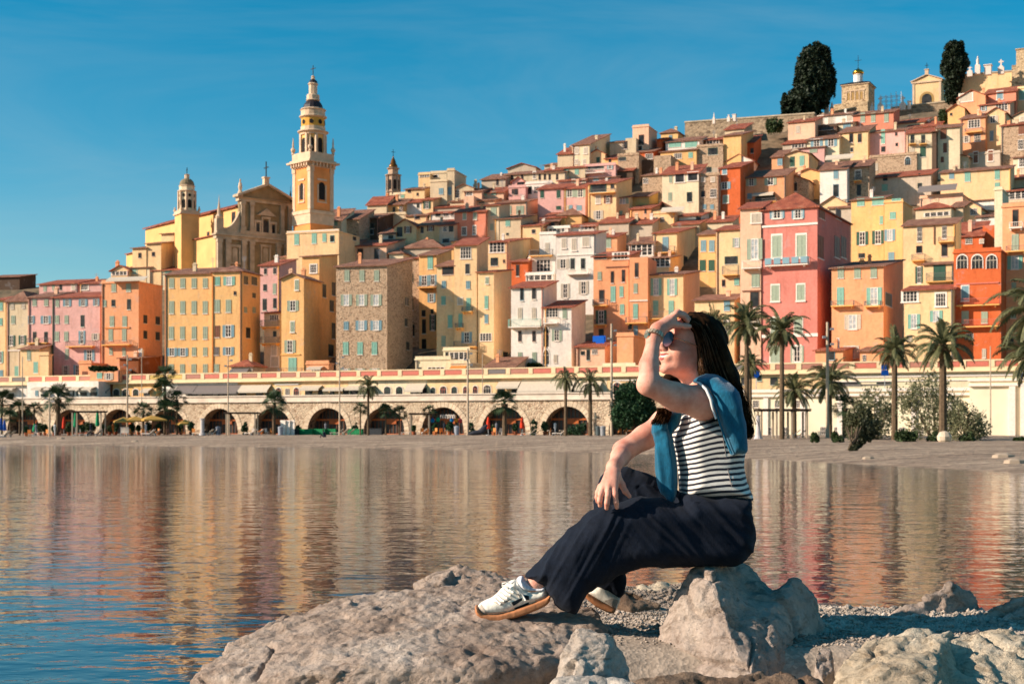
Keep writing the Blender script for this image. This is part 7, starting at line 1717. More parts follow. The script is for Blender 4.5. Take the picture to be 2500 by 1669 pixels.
# ================================================================ the woman
PERS = empty('person', tuple(PW(1760, 1385, 0)), 0, 'seated woman in striped top, wide navy trousers and blue sweater, hand raised to her forehead', 'person')
PO = np.array(PERS.location)
def skinmat():
    m, nt, b = newmat('skin'); v = coords(nt); n = noise_tex(nt, v, 14, 4, .6); n2 = noise_tex(nt, v, 160, 3, .7)
    r = ramp(nt, [(.32, srgb(208, 132, 108)), (.66, srgb(236, 178, 152))], n); r2 = ramp(nt, [(.28, (.78, .66, .60)), (.42, (1,)*3)], n2)
    nt.links.new(mixc(nt, .8, r.outputs[0], r2.outputs[0], 'MULTIPLY'), b.inputs['Base Color']); b.inputs['Roughness'].default_value = .58; b.inputs['Specular IOR Level'].default_value = .35
    b.inputs['Subsurface Weight'].default_value = .12; b.inputs['Subsurface Radius'].default_value = (.012, .004, .002); b.inputs['Subsurface Scale'].default_value = 1.0
    bump(nt, b, n2, .5, .002); return m
SKIN = skinmat()
# head frame
HC = PW(1684, 850, -.005); YAW, PIT = R(27), R(13)
f0 = np.array([-math.cos(YAW), -math.sin(YAW), 0]); FWD = f0*math.cos(PIT)+np.array([0, 0, math.sin(PIT)]); UPV = -f0*math.sin(PIT)+np.array([0, 0, math.cos(PIT)]); SID = np.array([math.sin(YAW), -math.cos(YAW), 0])
MH = np.array([FWD, SID, UPV])
def HP(f, s, u): return HC+FWD*f+SID*s+UPV*u
def body():
    lo = PW(1440, 1530, 0); hi = PW(1870, 755, 0); v = Vol((lo[0]-.42, YW-.42, 1.32), (hi[0]+.02, YW+.34, hi[2]+.02), .0033)
    # head
    v.ell(HP(-.014, 0, .034), (.094, .072, .080), MH, .01); v.ell(HP(.034, 0, -.008), (.062, .060, .088), MH, .02)
    v.ell(HP(.040, 0, -.066), (.048, .046, .038), MH, .02); v.ell(HP(.080, 0, -.094), (.018, .020, .015), MH, .02)
    v.ell(HP(.060, 0, .040), (.040, .052, .040), MH, .02)
    for s in (-1, 1):
        v.ell(HP(.058, s*.036, -.030), (.030, .022, .026), MH, .02); v.ell(HP(.083, s*.024, .020), (.012, .022, .007), MH, .012)
        v.ell(HP(.099, s*.030, .000), (.014, .016, .011), MH, .008, 'd'); v.ell(HP(.076, s*.030, -.001), (.0125,)*3, MH, .004)
        v.ell(HP(.108, s*.011, -.031), (.008, .007, .006), MH, .006); v.ell(HP(-.012, s*.072, -.010), (.017, .007, .030), MH, .006)
    v.cone(HP(.091, 0, .014), HP(.113, 0, -.022), .0075, .0095, .010); v.ell(HP(.116, 0, -.026), (.009, .010, .009), MH, .008)
    v.ell(HP(.090, 0, -.052), (.015, .030, .020), MH, .014)
    # smile: mouth cut with parted lips
    for s in (-.02, -.01, 0, .01, .02): v.ell(HP(.104-abs(s)**2*18, s, -.0535+abs(s)**2*14), (.010, .008, .0042), MH, .003, 'd')
    for s in np.linspace(-.024, .024, 9): v.ell(HP(.1015-s*s*16, s, -.0475+s*s*13), (.0055, .005, .0036), MH, .004); v.ell(HP(.0985-s*s*16, s, -.0610+s*s*13), (.006, .005, .0045), MH, .004)
    # neck and hidden trunk
    v.cone(HP(-.012, 0, -.055), PW(1722, 968, .01), .050, .058, .03); v.cone(PW(1722, 975, .0), PW(1728, 1080, 0), .06, .085, .05); v.cone(PW(1728, 1080, 0), PW(1745, 1250, 0), .085, .085, .05); v.cone(PW(1745, 1250, 0), PW(1765, 1310, 0), .085, .08, .05)
    # near arm
    SL, EL, WL = PW(1716, 982, -.150), PW(1584, 938, -.245), PW(1596, 826, -.165)
    v.cone(PW(1718, 985, -.02), SL, .065, .056, .04); ML = (SL+EL)/2+np.array([0, -.005, -.012]); v.chain([SL, ML, EL], [.054, .0445, .0355], .02)
    MF = EL*.6+WL*.4+np.array([-.006, 0, 0]); v.chain([EL, MF, WL], [.0355, .0305, .0215], .015); v.ell(EL+np.array([-.012, .008, -.002]), (.022,)*3, None, .015)
    # near hand: palm, four fingers into the hair, thumb along the brow
    PA, PB = PW(1606, 806, -.150), PW(1636, 785, -.120); v.cone(WL, PA, .024, .024, .015); v.cone(PA, PB, .025, .024, .012); v.cone(PW(1612, 800, -.115), PW(1640, 784, -.085), .022, .020, .012)
    v.chain([PW(1634, 792, -.135), PW(1658, 794, -.125), PW(1672, 796, -.112), PW(1684, 797, -.100)], [.0125, .0100, .0095, .0078], .006)
    for (a, b, c, d, r) in (((1638, 778, -.13), (1652, 765, -.125), (1668, 771, -.115), (1679, 784, -.10), .0098), ((1640, 776, -.105), (1655, 762, -.10), (1671, 768, -.09), (1682, 780, -.078), .0100), ((1640, 776, -.082), (1653, 762, -.077), (1668, 766, -.068), (1680, 776, -.058), .0095), ((1632, 781, -.062), (1643, 768, -.056), (1655, 768, -.048), (1666, 775, -.04), .0082)):
        v.chain([PW(*a), PW(*b), PW(*c), PW(*d)], [r*1.15, r, r*.92, r*.8], .004)
    # far arm
    SR, ER, WR = PW(1625, 1035, .15), PW(1522, 1100, .06), PW(1498, 1140, -.13)
    v.cone(PW(1700, 1010, .05), SR, .075, .055, .04); v.chain([SR, (SR+ER)/2, ER], [.047, .041, .036], .015); v.chain([ER, ER*.55+WR*.45+np.array([.004, 0, .004]), WR], [.0355, .031, .0225], .015)
    # far hand resting on the knee
    v.cone(WR, PW(1494, 1158, -.165), .0235, .022, .012); v.cone(PW(1488, 1158, -.165), PW(1473, 1188, -.20), .017, .0145, .010); v.cone(PW(1496, 1158, -.168), PW(1486, 1188, -.208), .018, .0145, .010); v.cone(PW(1503, 1156, -.166), PW(1500, 1186, -.205), .018, .0145, .010)
    v.chain([PW(1466, 1186, -.193), PW(1459, 1201, -.205), PW(1457, 1214, -.203), PW(1459, 1225, -.192)], [.0098, .0082, .0076, .0062], .003)
    v.chain([PW(1473, 1188, -.204), PW(1467, 1207, -.220), PW(1464, 1222, -.217), PW(1465, 1234, -.205)], [.0108, .0092, .0086, .0070], .003)
    v.chain([PW(1486, 1190, -.212), PW(1484, 1210, -.228), PW(1482, 1227, -.225), PW(1481, 1240, -.212)], [.0112, .0096, .0090, .0074], .003)
    v.chain([PW(1500, 1188, -.210), PW(1502, 1207, -.226), PW(1504, 1225, -.223), PW(1506, 1238, -.210)], [.0112, .0095, .0088, .0073], .003)
    v.chain([PW(1508, 1164, -.168), PW(1518, 1182, -.172), PW(1526, 1198, -.176), PW(1537, 1211, -.172)], [.0125, .0112, .0098, .0074], .005)
    # legs (inside the trousers) down to the ankles
    v.cone(PW(1750, 1300, -.06), PW(1510, 1272, -.12), .05, .035, .03); v.cone(PW(1505, 1275, -.12), PW(1308, 1426, -.115), .034, .030, .01); v.cone(PW(1308, 1426, -.115), PW(1290, 1450, -.115), .030, .028, .01)
    v.cone(PW(1750, 1295, .06), PW(1515, 1195, .12), .05, .03, .03); v.cone(PW(1512, 1200, .12), PW(1492, 1430, .12), .03, .03, .02)
    o = v.mesh('body', SKIN, PERS, PO, 1); return v
body()
# finer face things -------------------------------------------------
q = MB()
q.tube([tuple(HP(.0965-s*s*14, s, -.0525+s*s*13)-PO) for s in np.linspace(-.021, .021, 9)], [.0015]+[.0052]*7+[.0015], 6); q.build('teeth', plain('teeth_white', (.82, .78, .72), .25, var=.05), PERS, smooth=True)
q = MB()
q.tube([tuple(HP(.1050-s*s*16, s, -.0478+s*s*13)-PO) for s in np.linspace(-.026, .026, 11)], [.0006]+[.0022, .003, .0034, .0032, .003, .0032, .0034, .003, .0022]+[.0006], 6)
q.tube([tuple(HP(.1025-s*s*17, s, -.0622+s*s*15)-PO) for s in np.linspace(-.025, .025, 11)], [.0006]+[.0024, .0034, .0042, .0046, .0048, .0046, .0042, .0034, .0024]+[.0006], 6)
q.build('lips', plain('lip_rose', srgb(196, 104, 96), .4, var=.08), PERS, smooth=True)
q = MB()
for s in (-1, 1): q = MB(); q.tube([tuple(HP(.097, s*.012, .022)-PO), tuple(HP(.094, s*.028, .029)-PO), tuple(HP(.080, s*.045, .024)-PO)], [.0016, .0022, .0008], 5); q.build('eyebrow', plain('brow_brown', srgb(60, 40, 28), .8), PERS)
def glasses():
    root = link('sunglasses', None, PERS); LR = .0265
    for s in (-1, 1):
        c = HP(.112, s*.0315, .001); n = FWD*.985+SID*s*.12; n /= np.linalg.norm(n); a = np.cross(n, UPV); a /= np.linalg.norm(a); b = np.cross(a, n)
        m = MB(); ring = [c+LR*(a*math.cos(t)+b*math.sin(t)) for t in np.linspace(0, 2*math.pi, 33)[:-1]]
        V = [tuple(c+n*.002-PO)]+[tuple(p-PO) for p in ring]; m.mesh(V, [(0, i+1, (i+1) % 32+1) for i in range(32)]); V2 = [tuple(c-n*.001-PO)]+[tuple(p-n*.002-PO) for p in ring]; m.mesh(V2, [(0, (i+1) % 32+1, i+1) for i in range(32)])
        m.build('lens', LENS, root, smooth=True)
        m = MB(); m.tube([tuple(p-PO) for p in ring]+[tuple(ring[0]-PO), tuple(ring[1]-PO)], .0019, 6, cap=False); m.build('rim', FRM, root, smooth=True)
        m = MB(); e = c+a*LR*(1 if np.dot(a, SID)*s > 0 else -1)+b*.002; m.tube([tuple(e-PO), tuple(HP(.085, s*.066, .004)-PO), tuple(HP(.02, s*.074, -.002)-PO), tuple(HP(-.01, s*.076, -.004)-PO)], [.0019, .0018, .0018, .0018], 6); m.build('temple', GOLD, root)
    m = MB(); m.tube([tuple(HP(.114, -.008, .006)-PO), tuple(HP(.119, 0, .009)-PO), tuple(HP(.114, .008, .006)-PO)], .0013, 6); m.build('bridge', GOLD, root)
LENS, nt, b = newmat('tinted_lens'); g = N(nt, 'ShaderNodeTexCoord'); sp = N(nt, 'ShaderNodeSeparateXYZ'); geo = N(nt, 'ShaderNodeNewGeometry'); nt.links.new(geo.outputs['Position'], sp.inputs[0])
mr = N(nt, 'ShaderNodeMapRange'); zl = HP(.112, .03, 0)[2]; mr.inputs[1].default_value = zl-.03; mr.inputs[2].default_value = zl+.02; nt.links.new(sp.outputs[2], mr.inputs[0])
r = ramp(nt, [(.1, srgb(120, 78, 80)), (.4, srgb(40, 38, 48)), (.8, srgb(14, 18, 24))], mr.outputs[0]); nt.links.new(r.outputs[0], b.inputs['Base Color']); b.inputs['Roughness'].default_value = .12; b.inputs['Specular IOR Level'].default_value = .35
FRM = plain('tortoise_rim', srgb(56, 26, 22), .25, var=.3, scale=60); GOLD = plain('rose_gold', srgb(226, 170, 130), .25, 1.0, var=.05)
glasses()
# watch and ring
def band(name, c, axis, r, tube, mat, n=22, beads=True, ex=1.0):
    axis = axis/np.linalg.norm(axis); a = np.cross(axis, [0, 1, .2]); a /= np.linalg.norm(a); b = np.cross(axis, a); root = None; m = MB()
    for i in range(n):
        t = 2*math.pi*i/n; p = c+r*(a*math.cos(t)*ex+b*math.sin(t)); tg = (-a*math.sin(t)*ex+b*math.cos(t)); tg /= np.linalg.norm(tg); w_ = 2*math.pi*r/n*.42
        nn = (p-c)/np.linalg.norm(p-c); pts = [p+tg*u*w_+axis*v_*tube*1.8+nn*k_*tube*.5 for k_ in (-1, 1) for v_ in (-1, 1) for u in (-1, 1)]
        m.mesh([tuple(x-PO) for x in pts], [(0, 1, 3, 2), (4, 6, 7, 5), (0, 4, 5, 1), (2, 3, 7, 6), (1, 5, 7, 3), (0, 2, 6, 4)])
    return m.build(name, mat, PERS)
WAX = PW(1604, 806, -.15)-PW(1592, 846, -.185)
SILV = plain('polished_steel', (.52, .40, .27), .35, .35, var=.6, scale=160)
wo = band('wristwatch', PW(1597, 820, -.163), WAX, .0295, .0042, SILV, 20)
wc = PW(1580, 817, -.175); m = MB(); nx_ = wc-PW(1597, 820, -.163); nx_ /= np.linalg.norm(nx_); a_ = np.cross(nx_, WAX/np.linalg.norm(WAX)); b_ = np.cross(nx_, a_)
m.mesh([tuple(wc+nx_*.0035+.014*(a_*math.cos(t)+b_*math.sin(t))-PO) for t in np.linspace(0, 6.283, 19)[:-1]]+[tuple(wc-nx_*.004+.015*(a_*math.cos(t)+b_*math.sin(t))-PO) for t in np.linspace(0, 6.283, 19)[:-1]], [tuple(range(18))]+[(i, (i+1) % 18, 18+(i+1) % 18, 18+i) for i in range(18)]); m.build('watch_case', GOLD, wo)
band('ring', PW(1486, 1196, -.2155), PW(1484, 1210, -.228)-PW(1486, 1190, -.212), .0112, .0008, GOLD, 24)
q = MB(); pr = PW(1486, 1197, -.2275)-PO; q.lathe([(.001, -.002), (.0028, 0), (.001, .002)], 8); q2 = q.build('ring_stone', GOLD, PERS, tuple(pr), smooth=True)

# ---------------------------------------------------------------- cloth
def clothmat(name, col, sc=260, var=.25, rough=.9, sheen=.3, bd=.002):
    m, nt, b = newmat(name); v = coords(nt); n = noise_tex(nt, v, 30, 5, .6); n2 = noise_tex(nt, coords(nt, (1, 1, .35)), sc, 3, .7)
    r = ramp(nt, [(.3, tuple(c*(1-var) for c in col)), (.7, tuple(min(1, c*(1+var)) for c in col))], n)
    r2 = ramp(nt, [(.3, (.65,)*3), (.7, (1.3,)*3)], n2); nt.links.new(mixc(nt, .8, r.outputs[0], r2.outputs[0], 'MULTIPLY'), b.inputs['Base Color'])
    b.inputs['Roughness'].default_value = rough; b.inputs['Specular IOR Level'].default_value = .15; b.inputs['Sheen Weight'].default_value = sheen; b.inputs['Sheen Roughness'].default_value = .5
    bump(nt, b, n2, .6, bd); return m
NAVY = clothmat('navy_linen', (.0072, .0108, .0195), sheen=.02); TEAL = clothmat('teal_knit', srgb(14, 90, 116), 150, .15, sheen=.25, bd=.003)
def px_of(V, Y=YW): return V[:, 0]/Y*F+CX, HY-(V[:, 2]-CAMZ)/Y*F
def folds(V, ang, across, along, amp, seed=0, ridge=True):
    """pleats running along image direction ang (degrees, 0=right, 90=down)"""
    px, py = px_of(V); a = R(ang) if not hasattr(ang, '__len__') else np.radians(ang); u = (px*np.cos(a)+py*np.sin(a))/716; w_ = (-px*np.sin(a)+py*np.cos(a))/716
    P = np.stack([u*along, w_*across, V[:, 1]*6+seed], 1); n = vnoise(P); n2 = vnoise(P*2.1+5)
    return amp*((1-2*np.abs(n))*.6+.25*(1-2*np.abs(n2)))
def trousers():
    lo = PW(1270, 1500, 0); hi = PW(1855, 1130, 0); v = Vol((lo[0]-.03, YW-.30, lo[2]-.02), (hi[0]+.03, YW+.32, hi[2]+.02), .0048)
    near = Puff([(1674, 1198), (1740, 1206), (1832, 1207), (1838, 1245), (1846, 1288), (1845, 1326), (1829, 1360), (1808, 1376), (1777, 1383), (1700, 1384), (1650, 1380), (1604, 1376), (1563, 1379), (1522, 1391), (1480, 1412), (1432, 1442), (1412, 1478), (1402, 1493), (1385, 1484), (1361, 1468), (1331, 1431), (1304, 1413), (1282, 1402), (1326, 1361), (1363, 1323), (1390, 1298), (1420, 1272), (1440, 1250), (1466, 1236), (1490, 1232), (1514, 1232), (1532, 1225), (1553, 1218), (1583, 1217), (1624, 1224), (1660, 1226)],
        lambda px, py: np.interp(px, [1300, 1480, 1600, 1700, 1850], [-.115, -.125, -.10, -.01, 0]), lambda px, py: np.interp(px, [1290, 1400, 1480, 1600, 1700, 1850], [.085, .10, .085, .115, .185, .19]), .06, 2)
    far = Puff([(1521, 1139), (1563, 1150), (1600, 1166), (1660, 1200), (1720, 1230), (1720, 1320), (1600, 1300), (1540, 1330), (1523, 1380), (1528, 1425), (1514, 1458), (1478, 1448), (1440, 1440), (1440, 1400), (1450, 1270), (1452, 1215), (1466, 1165), (1490, 1144)],
        lambda px, py: np.interp(px, [1450, 1600, 1720], [.125, .11, .06]), lambda px, py: np.interp(px, [1450, 1520, 1720], [.075, .08, .12]), .06, 2)
    far.ev(v, .01); near.ev(v, .012)
    def disp(V):
        px, py = px_of(V); nearm = V[:, 1] < YW+.03
        wt = np.clip((1560-px)/80, 0, 1)  # lower leg
        a1 = folds(V, 44, 22, 1.2, .013, 3)+folds(V, 50, 44, 1.6, .004, 13); a2 = folds(V, 120, 22, 1.0, .017, 7)+folds(V, 116, 50, 1.4, .004, 17); a3 = folds(V, 20, 30, 4, .003, 9)
        fade = np.clip((px-1300)/40, .4, 1)
        return np.where(nearm, (a1*(1-wt)+a2*wt)*fade, a2*.4)+a3-.003
    v.mesh('trousers', NAVY, PERS, PO, 1, disp)
    # waistband and pocket welt
    m = MB(); near.patch([(1680, 1206), (1826, 1213), (1828, 1226), (1678, 1221)], m, 10, .006); m.build('waistband', NAVY, PERS, -Vector(PO), smooth=True)
    return near
TRO = trousers()
def topmat():
    m, nt, b = newmat('striped_jersey'); geo = N(nt, 'ShaderNodeNewGeometry'); sp = N(nt, 'ShaderNodeSeparateXYZ'); nt.links.new(geo.outputs['Position'], sp.inputs[0])
    x0 = float(PW(1735, 1200)[0]); zb = float(PW(1700, 1212)[2])
    def M(op, a, b_=None, c=None):
        n = N(nt, 'ShaderNodeMath', operation=op)
        for i, q in enumerate((a, b_, c)):
            if q is None: continue
            if isinstance(q, (int, float)): n.inputs[i].default_value = q
            else: nt.links.new(q, n.inputs[i])
        return n.outputs[0]
    dz = M('SUBTRACT', sp.outputs[2], zb); dx = M('SUBTRACT', sp.outputs[0], x0); sl = M('MULTIPLY_ADD', dz, .85, .05); neg = M('MINIMUM', dx, 0.0)
    t1 = M('MULTIPLY', neg, sl); t2 = M('MULTIPLY', M('MULTIPLY', neg, neg), 0.9); zz = M('SUBTRACT', M('ADD', dz, t2), M('MULTIPLY', t1, 1.0)); pos = M('MULTIPLY', M('MAXIMUM', dx, 0.0), .07); zz = M('SUBTRACT', zz, pos)
    wob = noise_tex(nt, geo.outputs['Position'], 9, 2); zz = M('ADD', zz, M('MULTIPLY', M('SUBTRACT', wob, .5), .012))
    fr = M('FRACT', M('DIVIDE', zz, 0.0184)); st = M('LESS_THAN', fr, .46)
    n2 = noise_tex(nt, geo.outputs['Position'], 220, 3, .7); r2 = ramp(nt, [(.3, (.82,)*3), (.7, (1.05,)*3)], n2)
    c = mixc(nt, st, srgb(238, 228, 214), srgb(24, 26, 40)); nt.links.new(mixc(nt, .8, c, r2.outputs[0], 'MULTIPLY'), b.inputs['Base Color']); b.inputs['Roughness'].default_value = .85; b.inputs['Sheen Weight'].default_value = .1
    bump(nt, b, n2, .4, .001); return m
TOPM = topmat()
def top():
    lo = PW(1640, 1225, 0); hi = PW(1840, 920, 0); v = Vol((lo[0]-.03, YW-.23, lo[2]-.02), (hi[0]+.03, YW+.23, hi[2]+.02), .0048)
    P = Puff([(1690, 955), (1676, 990), (1667, 1016), (1657, 1042), (1648, 1064), (1646, 1090), (1652, 1114), (1656, 1147), (1659, 1183), (1664, 1212), (1700, 1222), (1778, 1228), (1831, 1224), (1831, 1205), (1817, 1159), (1815, 1122), (1818, 1080), (1806, 1010), (1782, 960), (1740, 938)], 0.0, lambda px, py: np.interp(py, [930, 990, 1060, 1150, 1215], [.12, .165, .165, .15, .176]), .07, 2)
    P.ev(v, .01); v.cone(PW(1700, 1010, .03), PW(1655, 1030, .08), .07, .055, .03)
    v.cone(PW(1752, 1000, -.155), PW(1700, 1010, -.30), .052, .05, .012, 'd')
    def disp(V):
        px, py = px_of(V); lowb = np.clip((py-1090)/80, 0, 1)*np.clip((px-1690)/60, 0, 1); return folds(V, 12, 30, 5, .005, 2)*lowb+folds(V, -25, 14, 4, .003, 5)-.001
    v.mesh('striped_top', TOPM, PERS, PO, 1, disp)
    m = MB(); pts = []
    for (x, y) in ((1740, 1030), (1746, 1060), (1754, 1100), (1760, 1140), (1768, 1180), (1776, 1214)): pts.append(tuple(P.front(x, y, .0005)-Vector(PO)))
    m.tube(pts, .0014, 5); m.build('side_seam', plain('seam_grey', srgb(120, 112, 108), .8), PERS)
    m = MB(); m.tube([tuple(PW(*p)-PO) for p in ((1694, 931, -.14), (1708, 935, -.19), (1724, 950, -.225), (1735, 974, -.238), (1740, 1000, -.24), (1748, 1022, -.235))], [.003, .004, .005, .005, .004, .003], 6); m.build('armhole_trim', plain('trim_white', (.7, .67, .62), .8), PERS, smooth=True)
    return P
TOPP = top()
def sweater():
    lo = PW(1588, 1235, 0); hi = PW(1830, 905, 0); v = Vol((lo[0]-.03, YW-.27, lo[2]-.02), (hi[0]+.03, YW+.2, hi[2]+.02), .0045)
    Puff([(1698, 930), (1706, 933), (1722, 944), (1733, 965), (1743, 996), (1754, 1038), (1768, 1074), (1783, 1114), (1800, 1108), (1818, 1100), (1818, 1050), (1810, 1016), (1803, 977), (1792, 948), (1768, 927), (1744, 914), (1716, 915)], lambda px, py: np.interp(py, [915, 960, 1000, 1110], [-.09, -.165, -.175, -.165]), lambda px, py: np.interp(py, [915, 960, 1110], [.07, .062, .045]), .03, 2).ev(v, .01)
    Puff([(1702, 925), (1745, 912), (1790, 945), (1806, 990), (1812, 1060), (1790, 1070), (1770, 1000), (1730, 950)], .03, .13, .03, 2).ev(v, .01)
    Puff([(1664, 1008), (1650, 1005), (1638, 1008), (1628, 1024), (1626, 1042), (1634, 1066), (1646, 1052), (1656, 1030)], -.06, .035, .02, 2).ev(v, .008)
    Puff([(1652, 960), (1690, 935), (1700, 950), (1668, 1000), (1640, 1040), (1620, 1030)], .04, .05, .03, 2).ev(v, .008)
    Puff([(1596, 1036), (1592, 1050), (1598, 1070), (1606, 1082), (1626, 1078), (1638, 1066), (1630, 1045), (1624, 1026), (1608, 1026)], -.06, .05, .03, 2).ev(v, .010)
    Puff([(1608, 1062), (1601, 1085), (1598, 1113), (1598, 1150), (1603, 1178), (1612, 1198), (1626, 1214), (1638, 1229), (1646, 1218), (1653, 1195), (1654, 1159), (1652, 1122), (1646, 1086), (1636, 1062), (1622, 1055)], -.075, .042, .035, 2).ev(v, .012)
    def disp(V):
        px, py = px_of(V); slv = px < 1665; a1 = folds(V, 84, 26, 2.2, .0075, 4); a2 = folds(V, 62, 20, 1.3, .010, 8); a3 = folds(V, -30, 40, 8, .004, 1)*(np.abs(py-1052) < 26)
        return np.where(slv, a1+a3, a2)-.002
    o = v.mesh('sweater', TEAL, PERS, PO, 1, disp)
    m = MB(); m.tube([tuple(PW(*p)-PO) for p in ((1704, 936, -.155), (1723, 948, -.20), (1737, 968, -.215), (1747, 997, -.218), (1759, 1038, -.208), (1772, 1074, -.20), (1786, 1108, -.196))], [.0035]*7, 6); m.build('ribbed_hem', TEAL, o, smooth=True)
sweater()
def shoes():
    cream = clothmat('cream_leather', srgb(234, 226, 208), 90, .04, .55, 0, .0006); suede = clothmat('grey_suede', srgb(176, 162, 146), 200, .1, .95, .2, .001); gum = clothmat('gum_rubber', srgb(182, 122, 82), 60, .08, .6, 0, .0006); dark = clothmat('dark_green_suede', srgb(24, 34, 40), 200, .1, .9, 0, .001); sock = clothmat('white_sock', srgb(222, 222, 226), 160, .06, .95, .2, .0015); lace = clothmat('white_lace', srgb(236, 230, 218), 200, .05, .9, 0, .001)
    def one(upper, sole, c, tag_, T=.046):
        root = link('sneaker', None, PERS); allp = upper+sole; lo = PW(min(p[0] for p in allp), max(p[1] for p in allp), c); hi = PW(max(p[0] for p in allp), min(p[1] for p in allp), c)
        def vol(): return Vol((lo[0]-.02, YW+c-.07, lo[2]-.02), (hi[0]+.02, YW+c+.07, hi[2]+.02), .0028)
        v = vol(); U = Puff(upper, c, T, .034, 2); U.ev(v, .004); v.mesh('upper', cream, root, PO, 1)
        v = vol(); S_ = Puff([(a, b-(5 if i > len(sole)//2-1 else 0)) for i, (a, b) in enumerate(sole)], c, T+.006, .009, 2); S_.ev(v, .004); v.mesh('sole', gum, root, PO, 1, lambda V: -.0006*(np.sin(V[:, 0]*2200) > 0))
        return root, U
    root, U = one([(1166, 1486), (1170, 1474), (1184, 1464), (1202, 1456), (1216, 1444), (1228, 1431), (1240, 1420), (1257, 1413), (1270, 1424), (1288, 1436), (1310, 1436), (1331, 1430), (1337, 1444), (1340, 1462), (1307, 1474), (1251, 1494), (1214, 1504), (1178, 1502)],
        [(1159, 1484), (1163, 1498), (1180, 1510), (1202, 1516), (1232, 1513), (1288, 1496), (1335, 1475), (1344, 1464), (1344, 1452), (1334, 1456), (1307, 1468), (1251, 1489), (1214, 1498), (1180, 1497), (1164, 1480)], -.115, 'near')
    Z5 = lambda x, y: (1120+x/5.34, 1300+y/5.34)
    def pq(quad, mat, name, off=.0022):
        m = MB(); U.patch([Z5(*p) for p in quad], m, 8, off); m.build(name, mat, root, -Vector(PO), smooth=True)
    pq([(682, 884), (815, 822), (832, 852), (716, 928)], dark, 'side_stripe'); pq([(722, 960), (912, 882), (914, 938), (742, 1000)], dark, 'side_stripe'); pq([(832, 786), (914, 800), (916, 850), (862, 848)], dark, 'side_stripe')
    pq([(262, 952), (300, 915), (380, 1040), (300, 1040)], suede, 'toe_cap'); pq([(300, 1010), (420, 1010), (640, 1000), (500, 1060)], suede, 'toe_cap', .0024)
    pq([(450, 880), (620, 880), (740, 800), (560, 925)], suede, 'lace_stay', .0018); pq([(1000, 850), (1140, 790), (1165, 850), (985, 900)], suede, 'heel_counter', .0018)
    m = MB()
    for (a, b_) in (((470, 835), (545, 905)), ((505, 800), (590, 868)), ((545, 765), (630, 830)), ((585, 725), (672, 790)), ((625, 690), (710, 755))):
        A, B_ = Z5(*a), Z5(*b_); pts = [U.front(A[0]+(B_[0]-A[0])*t, A[1]+(B_[1]-A[1])*t, .003) for t in (0, .33, .66, 1)]; m.tube([tuple(p-Vector(PO)) for p in pts], .0032, 6)
    for chain_ in (((700, 690), (640, 640), (570, 660), (560, 690), (620, 690)), ((720, 700), (780, 760), (800, 800), (790, 830), (760, 790)), ((760, 720), (830, 800), (870, 880)), ((690, 660), (740, 620), (770, 680))):
        pts = [Vector(PW(*Z5(*p), -.162)) for p in chain_]; m.tube([tuple(p-Vector(PO)) for p in pts], .0030, 6)
    m.build('laces', lace, root, smooth=True)
    v = Vol(tuple(PW(1255, 1445, -.19)), tuple(PW(1340, 1395, -.03)), .0028); Sk = Puff([Z5(*p) for p in ((752, 600), (826, 556), (862, 610), (950, 676), (1060, 692), (1134, 684), (1130, 740), (1060, 790), (900, 770), (800, 720))], -.115, .046, .026, 2); Sk.ev(v, .004); v.mesh('sock', sock, PERS, PO, 1)
    m = MB(); m.box(-.012, .012, 0, .002, -.006, .006); 
    root2, U2 = one([(1428, 1440), (1445, 1428), (1463, 1420), (1480, 1428), (1496, 1442), (1514, 1458), (1510, 1474), (1502, 1488), (1480, 1480), (1452, 1466), (1432, 1450)], [(1430, 1441), (1422, 1450), (1450, 1476), (1480, 1492), (1497, 1500), (1503, 1490), (1500, 1484), (1470, 1470), (1445, 1454)], .10, 'far', .044)
    m = MB(); U2.patch([(1474, 1462), (1492, 1456), (1510, 1462), (1500, 1482)], m, 6, .0022); m.build('heel_counter', suede, root2, -Vector(PO), smooth=True)
shoes()

